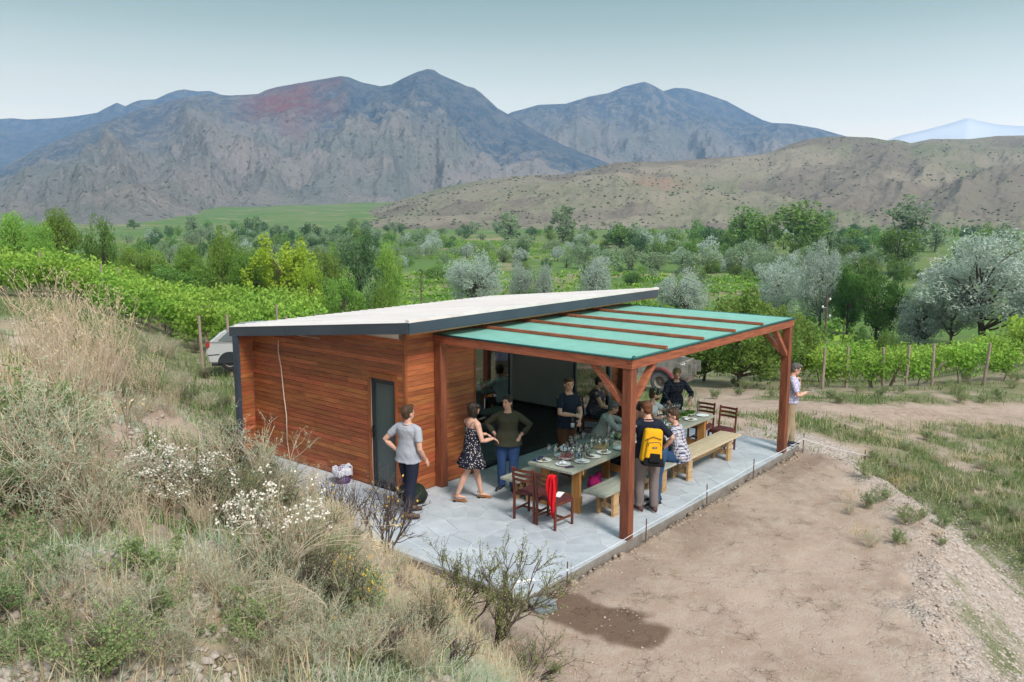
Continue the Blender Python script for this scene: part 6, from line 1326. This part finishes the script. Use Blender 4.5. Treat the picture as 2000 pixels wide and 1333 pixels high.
# green food, boxes and small things
thing('cutting_board','light wooden cutting board beside the glasses','board',(1.62,1.52,ZT),rad(25),me=B().bbox((-.17,-.10,0),(.17,.10,.022)).mesh('cutting_board',mat('light_board',(.52,.33,.17),rough=.6),bevel=.006))
def bowl(x,y,lb,mt,fm,seed):
    b=B(); b.lathe([(0,0),(.05,0),(.09,.03),(.11,.055),(.105,.055),(.085,.033),(0,.01)],n=20); o=thing('bowl',lb,'bowl',(x,y,ZT),0); b.obj('dish',mt,o,smooth=True)
    rs=np.random.RandomState(seed); C=rs.normal(size=(260,3))*np.array([.045,.045,.02])+np.array([0,0,.065]); link('greens',leafmesh('greens',C,.045,fm,.6,seed=seed),o)
m_herbs=fol('salad_leaves',(.05,.13,.02),(.14,.26,.04)); m_gb=mat('green_bowl',(.04,.09,.03),rough=.4)
bowl(2.22,1.52,'dark green bowl of salad near the front post',m_gb,m_herbs,1); bowl(4.35,1.42,'bowl of green leaves on the far table, left one',m_china,m_herbs,2); bowl(4.62,1.40,'bowl of green leaves on the far table, right one',m_china,m_herbs,3); bowl(4.1,1.42,'small bowl of herbs beside the plaid-shirted man',m_china,m_herbs,4)
bowl(.60,1.52,'small bowl with pink and green leftovers near the table end',m_china,fol('pink_greens',(.10,.2,.06),(.55,.12,.28)),5)
thing('napkin','pink crumpled napkin among the glasses','napkin',(1.30,1.66,ZT+.002),0,me=NAP[2]); thing('napkin','large pale napkin heap on the cabin side of the near table','napkin',(.98,1.82,ZT+.002),1,me=NAP[1]).scale=(1.5,1.5,2.0)
b=B(); b.bbox((-.05,-.04,0),(.05,.04,.055)); o=thing('tissue_box','blue and white tissue packet with a napkin standing in it','tissue box',(.86,1.45,ZT),.4); b.obj('packet',mat('pale_blue_packet',(.35,.48,.65),rough=.6),o); B().add([(-.03,0,.05),(.03,.005,.05),(.035,-.01,.15),(-.025,.01,.145)],[(0,1,2,3)]).obj('tissue',m_nap,o)
thing('phone','dark phone lying at the table\'s near corner','phone',(.30,1.24,ZT),rad(-25),me=B().bbox((-.075,-.037,0),(.075,.037,.009)).mesh('phone',mat('dark_phone',(.06,.04,.09),rough=.2),bevel=.003))
thing('dark_cloth','dark blue folded cloth on the table\'s near left corner','cloth',(.30,1.88,ZT),.1,me=B().bbox((-.10,-.06,0),(.16,.04,.02)).mesh('dark_cloth',cloth('dark_blue_cloth',(.02,.03,.08)),bevel=.008))
o=thing('wine_bottle','dark wine bottle in the hands of the man opening it','wine bottle',(1.80,2.245,.90)); o.scale=(.85,.85,.85); link('glass_body',DBOT,o)
b=B(); b.lathe([(.0385,.06),(.0388,.06),(.0388,.15),(.0385,.15)],n=16); b.obj('label_band',m_nap,o,smooth=True)
rbox('pk',(0,0,0),(1,1,1),Matrix.Identity(3),m_bb,None,.2) if False else None
# pink bag under the table
rs=np.random.RandomState(3); b=B()
for k in range(9): b.ell((1.34+rs.normal()*.06,1.42+rs.normal()*.05,.12+rs.rand()*.2),(.07,.06,.10))
o=thing('pink_bag','crumpled magenta bag under the near table','bag',me=remesh(b,'pink_bag',cloth('magenta_cloth',(.42,.02,.16)),.016,2,noise=.012,ns=18)) 
b=B()
for k in range(9): b.ell((2.75+rs.normal()*.09,1.86+rs.normal()*.06,.14+rs.rand()*.10),(.12,.09,.11))
thing('dark_bag','dark patterned bag on the floor under the middle of the table','bag',me=remesh(b,'dark_bag',patt('dark_patterned','dots',(30,.25,(.02,.02,.025),(.1,.08,.1))),.018,2,noise=.012,ns=14))
# ------------------------------------------------------------ laundry basket, rucksack, pipe, stakes
o=thing('waste_basket','purple plastic basket lined with a white bag against the timber wall','waste basket',(-.97,5.22,.002)); b=B(); n=26; rz0,rz1,h=.115,.15,.27
m_pur=mat('purple_plastic',(.13,.06,.19),rough=.4)
for k in range(n):
    a=2*PI*k/n; b.bar((rz0*math.cos(a),rz0*math.sin(a),.01),(rz1*math.cos(a),rz1*math.sin(a),h),.012,.006,up=(-math.sin(a),math.cos(a),0))
for j in range(8):
    z=.02+j*.035; r=rz0+(rz1-rz0)*z/h; pts=[(r*math.cos(a),r*math.sin(a),z) for a in np.linspace(0,2*PI,27)]; b.tube(pts,.006,5,cap=False)
b.lathe([(0,.004),(rz0,.004),(rz0,.012),(0,.012)],n=20); b.obj('basket',m_pur,o)
n=36; V=[];F=[]
prof=[(.10,.03),(.125,.16),(.148,.27),(.162,.285),(.175,.25),(.178,.19),(.172,.155)]
for r,z in prof:
    for k in range(n): a=2*PI*k/n; rr_=r*(1+.05*math.sin(a*5+z*9)+.035*math.sin(a*11+z*20)); V.append((rr_*math.cos(a),rr_*math.sin(a),z+.02*math.sin(a*3+1)+.012*math.sin(a*8)))
for i in range(len(prof)-1):
    for k in range(n): a=i*n+k;b_=i*n+(k+1)%n; F.append((a,b_,b_+n,a+n))
V.append((0,0,.20)); F+=[(len(V)-1,k,(k+1)%n) for k in range(0)]
B().add(V,F).obj('bag_liner',mat('white_bag_film',(.72,.73,.80),rough=.4,transl=.25),o,smooth=True)
b=B()
for c,r in (((0,0,.16),(.20,.15,.15)),((.08,.02,.22),(.15,.13,.13)),((-.10,0,.20),(.14,.14,.14)),((0,-.12,.14),(.15,.08,.12)),((.15,0,.14),(.12,.13,.12))): b.ell(c,r)
o=thing('rucksack','dark green-black rucksack slumped on the patio behind the gray-shirted man','rucksack',(-.97,3.50,.0),rad(-45)); link('bag',remesh(b,'bag',cloth('dark_green_canvas',(.018,.03,.022)),.014,3,noise=.016,ns=12),o)
b=B(); b.tube([(-.20,-.05,.24),(-.28,-.07,.14),(-.24,-.12,.04),(-.12,-.15,.02)],.012,6); b.tube([(-.05,-.02,.34),(.0,.0,.40),(.06,0,.35)],.012,6); b.obj('strap',m_bb,o,smooth=True)
b=B(); b.tube([(-.17,-.14,.25),(-.12,-.17,.27),(-.07,-.17,.25)],.009,6); b.obj('buckle',m_silv,o,smooth=True)
m_rust=mat('rusty_rebar',(.16,.07,.04),(.06,.04,.035),scale=20,rough=.9); stk=[(-2.40,.30,.27),(-1.72,-.17,.29),(.28,-.17,.30),(2.26,-.17,.32),(4.08,-.18,.34),(6.35,-.25,.36),(6.9,-1.3,.42)]
lbs=['rebar stake at the patio\'s near left edge','rebar stake at the near corner, right of the white pipe','rebar stake just right of the front post','rebar stake in the middle of the patio\'s long edge','rebar stake three quarters along the patio\'s long edge','rebar stake at the patio\'s far corner','rebar stake on the grass beyond the far corner']
tops=[]
for (x,y,h),lb in zip(stk,lbs):
    z=float(terr(x,y)) if x>6.6 or y<-.13 else -.2; z=min(z,-.09) if x<6.6 else z; o=thing('rebar_stake',lb,'stake',(x,y,z-.05)); b=B(); b.tube([(0,0,0),(rc(.015),rc(.015),h+.1)],.009,6); b.obj('bar',m_rust,o); B().tube([(0,0,h-.02),(0,0,h+.01)],.013,6).obj('tape',m_nap,o); tops.append((x,y,z+h-.06))
b=B(); pts=[(-2.35,2.2,.16),tops[0]]+tops[1:]
for p,q in zip(pts[:-1],pts[1:]):
    b.tube([tuple(p[i]*(1-t_)+q[i]*t_-(.02*math.sin(PI*t_) if i==2 else 0) for i in range(3)) for t_ in np.linspace(0,1,8)],.0035,5)
thing('string_line','white string stretched between the stakes along the patio edge','string',me=b.mesh('string_line',m_nap))
o=thing('rebar_stake','rebar stake beside the bare shrub at the patio\'s left edge','stake',(-2.58,2.2,-.2)); B().tube([(0,0,0),(.01,0,.40)],.009,6).obj('bar',m_rust,o)
m_pvc=mat('white_pvc',(.80,.80,.80),rough=.35)
b=B(); b.tube([(-2.50,.09,-.2),(-2.50,.09,.15)],.016,10); b.tube([(-2.50,.09,.15),(-2.50,.09,.165),(-2.49,.09,.172),(-2.26,-.02,.155)],.016,10); b.tube([(-2.50,.09,-.2),(-2.50,.09,-.13)],.024,10); b.tube([(-2.27,-.015,.155),(-2.24,-.03,.153)],.021,10)
thing('water_pipe','white plastic pipe bent over the near corner of the patio','pipe',me=b.mesh('water_pipe',m_pvc,'angle'))
V=[(-.21,-.03),(-.03,-.20),(.19,-.08),(.215,-.01),(.10,.19),(.03,.21),(-.19,.03)]; n=len(V); b=B(); b.add([(x,y,0) for x,y in V]+[(x,y,.05) for x,y in V],[tuple(range(n-1,-1,-1)),tuple(range(n,2*n))]+[(a,(a+1)%n,(a+1)%n+n,a+n) for a in range(n)])
thing('slate_slab','dark grey slate slab lying on the dirt at the patio\'s near corner','slab',(-2.36,-.27,-.095),rad(15),me=b.mesh('slate_slab',mat('slate',(.15,.17,.19),(.27,.30,.33),scale=5,rough=.35,spec=.6),bevel=.004))
# ------------------------------------------------------------ old truck
m_tr=mat('faded_truck_paint',(.13,.135,.12),(.30,.285,.25),scale=3,rough=.8,bump=.2); m_mar=mat('maroon_paint',(.16,.03,.045),(.22,.07,.08),scale=3,rough=.6); m_tyre=mat('dusty_tyre',(.13,.135,.15),(.085,.09,.10),scale=8,rough=.95); m_rim=mat('dusty_rim',(.26,.23,.20),(.16,.14,.12),scale=6,rough=.8); m_plate=mat('number_plate',(.7,.7,.68),rough=.5); m_lamp=mat('red_lamp',(.35,.03,.03),rough=.4)
px,pf=at(1306,766)[:2],None; tp=np.append(at(1290,766)[:2],0); tz=float(terr(tp[0],tp[1]))
# local: +X = towards the tailgate, +Y = the truck's left-hand near side is -Y ; origin under near rear wheel
TR=thing('old_truck','old faded off-road pickup with a maroon wheel arch, parked with its tailgate toward the vines','truck',(tp[0],tp[1],tz),rad(-84)); TR.scale=(.9,.9,.9)
def wheel(par,c,r,w_,tyre,rim,sgn=-1):
    b=B(); Mw=Matrix.Rotation(rad(90),4,'X'); prof=[(r*.56,-w_/2),(r*.80,-w_/2*1.02),(r*.95,-w_/2*.86),(r,-w_/2*.6),(r,w_/2*.6),(r*.95,w_/2*.86),(r*.80,w_/2*1.02),(r*.56,w_/2)]
    b.lathe(prof,c=c,n=32,M=Mw,cap=False); wo=b.obj('wheel',tyre,par,smooth='angle')
    b=B(); prof=[(0,.10*w_),(r*.16,.12*w_),(r*.20,-.02),(r*.42,-.04),(r*.50,.22*w_),(r*.57,.34*w_),(r*.57,.48*w_)]; b.lathe([(a,-z*1 if sgn>0 else z) for a,z in prof],c=c,n=28,M=Mw,cap=False); b.obj('rim',rim,wo,smooth='angle')
    b=B()
    for k in range(6): a=PI/3*k; b.ell((c[0]+r*.30*math.cos(a),c[1]+sgn*.05,c[2]+r*.30*math.sin(a)),(.018,.02,.018),n=6,m=4)
    b.obj('nuts',rim,wo)
wr=.40
for x,y in ((0,0),(0,1.35),(-2.35,0),(-2.35,1.35)): wheel(TR,(x,y,wr),wr,.24,m_tyre,m_rim,-1 if y==0 else 1)
W0,W1=-.05,1.42
b=B(); b.bbox((-.95,W0+.02,.62),(0.7200,W0+.05,1.18)).bbox((-.95,W1-.05,.62),(0.7200,W1-.02,1.18)).bbox((-.97,W0+.04,.62),(-.93,W1-.04,1.25)).bbox((-.95,W0+.05,.60),(0.6900,W1-.05,.66)); b.obj('cargo_bed',m_tr,TR)
tg=B().bbox((0.7000,W0+.03,.62),(0.7400,W1-.03,1.18)).obj('tailgate',m_tr,TR); b=B()
for z in(.66,1.14): b.bbox((0.7400,W0+.04,z-.02),(0.7600,W1-.04,z+.02))
for y in(W0+.06,W0+.52,W1-.52,W1-.06): b.bbox((1.04,y-.018,.68),(0.7580,y+.018,1.12))
b.obj('rib',m_tr,tg); B().bbox((0.7600,.62,.66),(0.7850,.68,.88)).obj('latch',m_frame,tg)
b=B(); b.bbox((0.7620,W0+.06,1.0),(0.7700,W0+.50,1.12)); pl=b.obj('number_plate',m_plate,TR)
b=B()
for k,(yy,zz,a,c) in enumerate(((.07,.035,.045,.012),(.07,.0,.040,.012),(.07,-.035,.045,.012),(.095,.018,.012,.04),(.095,-.018,.012,.04),(.155,-.03,.014,.014),(.20,.03,.014,.014),(.26,.035,.045,.012),(.28,.015,.012,.03),(.26,0,.04,.012),(.24,-.018,.012,.03),(.26,-.035,.045,.012),(.325,0,.012,.07),(.36,.035,.04,.012),(.36,-.035,.04,.012),(.39,0,.012,.07))): b.bbox((0.7705,W0+.06+yy-a/2,1.06+zz-c/2),(0.7730,W0+.06+yy+a/2,1.06+zz+c/2))
b.obj('plate_marks',m_frame,pl)
for y in(W0+.10,W1-.10): B().bbox((0.7450,y-.05,.76),(0.7750,y+.05,.96)).obj('tail_light',m_lamp,TR,bevel=.006)
b=B(); b.bbox((0.6800,W0+.05,.46),(0.8200,W1-.05,.56)); b.bbox((-2.6,.25,.5),(.98,.33,.60)).bbox((-2.6,1.05,.5),(.98,1.13,.60)).tube([(0,.05,wr),(0,1.3,wr)],.06,8).bbox((.15,.2,.40),(.9,1.1,.58)); b.obj('chassis',mat('dusty_chassis',(.14,.12,.11),rough=.9),TR)
def arch(y0,y1,nm):
    b=B(); n=14; V=[];F=[]; 
    for i in range(n+1):
        a=PI*(-.06+1.04*i/n); c,s_=math.cos(a),math.sin(a)
        for r in(.50,.565):
            for y in(y0,y1): V.append((r*c*(1.05 if c>0 else 1.0),y,wr+r*s_*1.0))
    for i in range(n):
        a=i*4; F+=[(a,a+1,a+5,a+4),(a+2,a+6,a+7,a+3),(a,a+4,a+6,a+2),(a+1,a+3,a+7,a+5)]
    b.add(V,F+[(0,2,3,1),(n*4,n*4+1,n*4+3,n*4+2)]); b.obj(nm,m_mar,TR,smooth='angle')
arch(W0-.14,W0+.045,'wheel_arch'); arch(W1-.04,W1+.10,'wheel_arch')
b=B(); cabp=[(-1.0,.62),(-1.0,1.72),(-1.25,1.80),(-2.0,1.80),(-2.28,1.28),(-3.05,1.18),(-3.12,.62)]
V=[(x,y,z) for y in(W0+.03,W1-.03) for x,z in cabp]; n=len(cabp); b.add(V,[tuple(range(n)),tuple(range(2*n-1,n-1,-1))]+[(a+n,(a+1)%n+n,(a+1)%n,a) for a in range(n)]); b.obj('cab',m_tr,TR)
b=B(); b.bbox((-1.95,W0+.02,1.28),(-1.12,W0+.032,1.68)); b.obj('window',m_frame,TR)
B().bbox((-3.22,W0,.50),(-3.10,W1,.62)).obj('bumper',m_frame,TR); b=B(); b.bbox((-1.0,W0-.06,.56),(-.55,W0+.03,.62)); b.obj('step',m_tr,TR)
# ------------------------------------------------------------ silver car behind the cabin
cp=np.append(atd(520,29.5)[:2],0); cz=float(terr(cp[0],cp[1]))
m_car=mat('silver_paint',(.66,.68,.71),(.62,.64,.67),scale=1,rough=.25,metal=.5,spec=.5,coat=.6); m_cg=mat('car_glass',(.10,.12,.12),rough=.06,spec=.8)
CR=thing('silver_car','silver hatchback whose rear pokes out behind the cabin\'s far left corner','car',(cp[0],cp[1],cz+.30),rad(-44))
# local +X forward (hidden side), rear at -X, near side -Y
prof=[(-1.98,.26),(-2.08,.60),(-2.04,.86),(-1.98,1.0),(-1.84,1.10),(-1.55,1.36),(-1.15,1.49),(-.4,1.53),(.35,1.46),(1.0,1.06),(1.95,.86),(2.1,.62),(2.02,.26)]
nn_=len(prof); V=[];F=[]; ysc=[(-.86,.93,-.02),(-.90,1.,0),(.90,1.,0),(.86,.93,-.02)]
secs=[]
for yy,side in((-.90,0),(.90,1)):
    for x,z in prof: tum=max(0,(z-.92))*.30; secs.append((x,yy*(1-tum),z))
b=B(); b.add(secs,[tuple(range(nn_)),tuple(range(2*nn_-1,nn_-1,-1))]+[(a+nn_,(a+1)%nn_+nn_,(a+1)%nn_,a) for a in range(nn_)])
me=b.mesh('car_body',m_car); bm=bmesh.new(); bm.from_mesh(me); bmesh.ops.bevel(bm,geom=list(bm.edges),offset=.06,segments=3,affect='EDGES',clamp_overlap=True); bm.to_mesh(me); bm.free(); me.polygons.foreach_set('use_smooth',[True]*len(me.polygons)); me.set_sharp_from_angle(angle=rad(24)); link('car_body',me,CR)
for sg in(-1,1):
    b=B(); pts=[(-1.66,1.04),(-1.34,1.33),(-1.22,1.39),(-.9,1.42),(-.9,1.0)]; pts2=[(-.82,1.02),(-.82,1.43),(.1,1.44),(.1,1.02)]; pts3=[(.18,1.02),(.18,1.42),(.42,1.38),(.92,1.02)]
    for P in(pts,pts2,pts3): b.add([(x,sg*(.90*(1-max(0,z-.92)*.30)+.006),z) for x,z in P],[tuple(range(len(P)))])
    b.obj('side_window',m_cg,CR)
    b=B(); b.bbox((-2.06,sg*.74-.17,.82),(-1.93,sg*.74+.17,.99)); b.obj('tail_light',m_lamp,CR,bevel=.02)
b=B(); b.add([(-1.90,-.62,1.10),(-1.90,.62,1.10),(-1.50,.60,1.40),(-1.50,-.60,1.40)],[(0,1,2,3)]); me=b.mesh('rear_window',m_cg); me.transform(Matrix.Translation((-.05,0,.03))); link('rear_window',me,CR)
for x in(-1.28,1.28):
    for y in(-.80,.80): wheel(CR,(x,y,.31),.31,.20,mat('black_tyre',(.025,.025,.027),rough=.9) if x<0 and y<0 else bpy.data.materials['black_tyre'],m_rim,-1 if y<0 else 1)
b=B()
for x in(-1.28,1.28):
    for sg in(-1,1):
        n=16; b.add([(x+.40*math.cos(PI*k/n),sg*.906,.27+.40*math.sin(PI*k/n)) for k in range(n+1)],[tuple(range(n+1))])
b.bbox((-1.9,-.84,.17),(1.9,.84,.27)); b.obj('wheel_wells',m_frame,CR)
b=B()
for sg in(-1,1): b.bar((-2.0,sg*.905,.55),(-1.62,sg*.912,.58),.006,.03); b.bar((-.86,sg*.914,.30),(-.86,sg*.914,.98),.006,.008); b.bar((-2.04,sg*.90,1.0),(.9,sg*.905,1.0),.008,.014)
b.obj('body_seams',m_frame,CR)

# ------------------------------------------------------------ tell grouped repeats apart by their order from the left
groups={}
for o in COL.objects:
    if o.parent is None and 'group' in o and 'label' in o: groups.setdefault((o['group'],o['label']),[]).append(o)
def pu(o):
    q=CM@(np.array(o.location)-CAM); return q[0]/q[2]
for (g,l),L_ in groups.items():
    if len(L_)<2: continue
    L_.sort(key=pu)
    for k,o in enumerate(L_):
        n=k+1; sf='th' if 10<n%100<14 else {1:'st',2:'nd',3:'rd'}.get(n%10,'th'); wl=l.split(); o['label']=' '.join(wl[:11])+', %d%s from the left'%(n,sf)
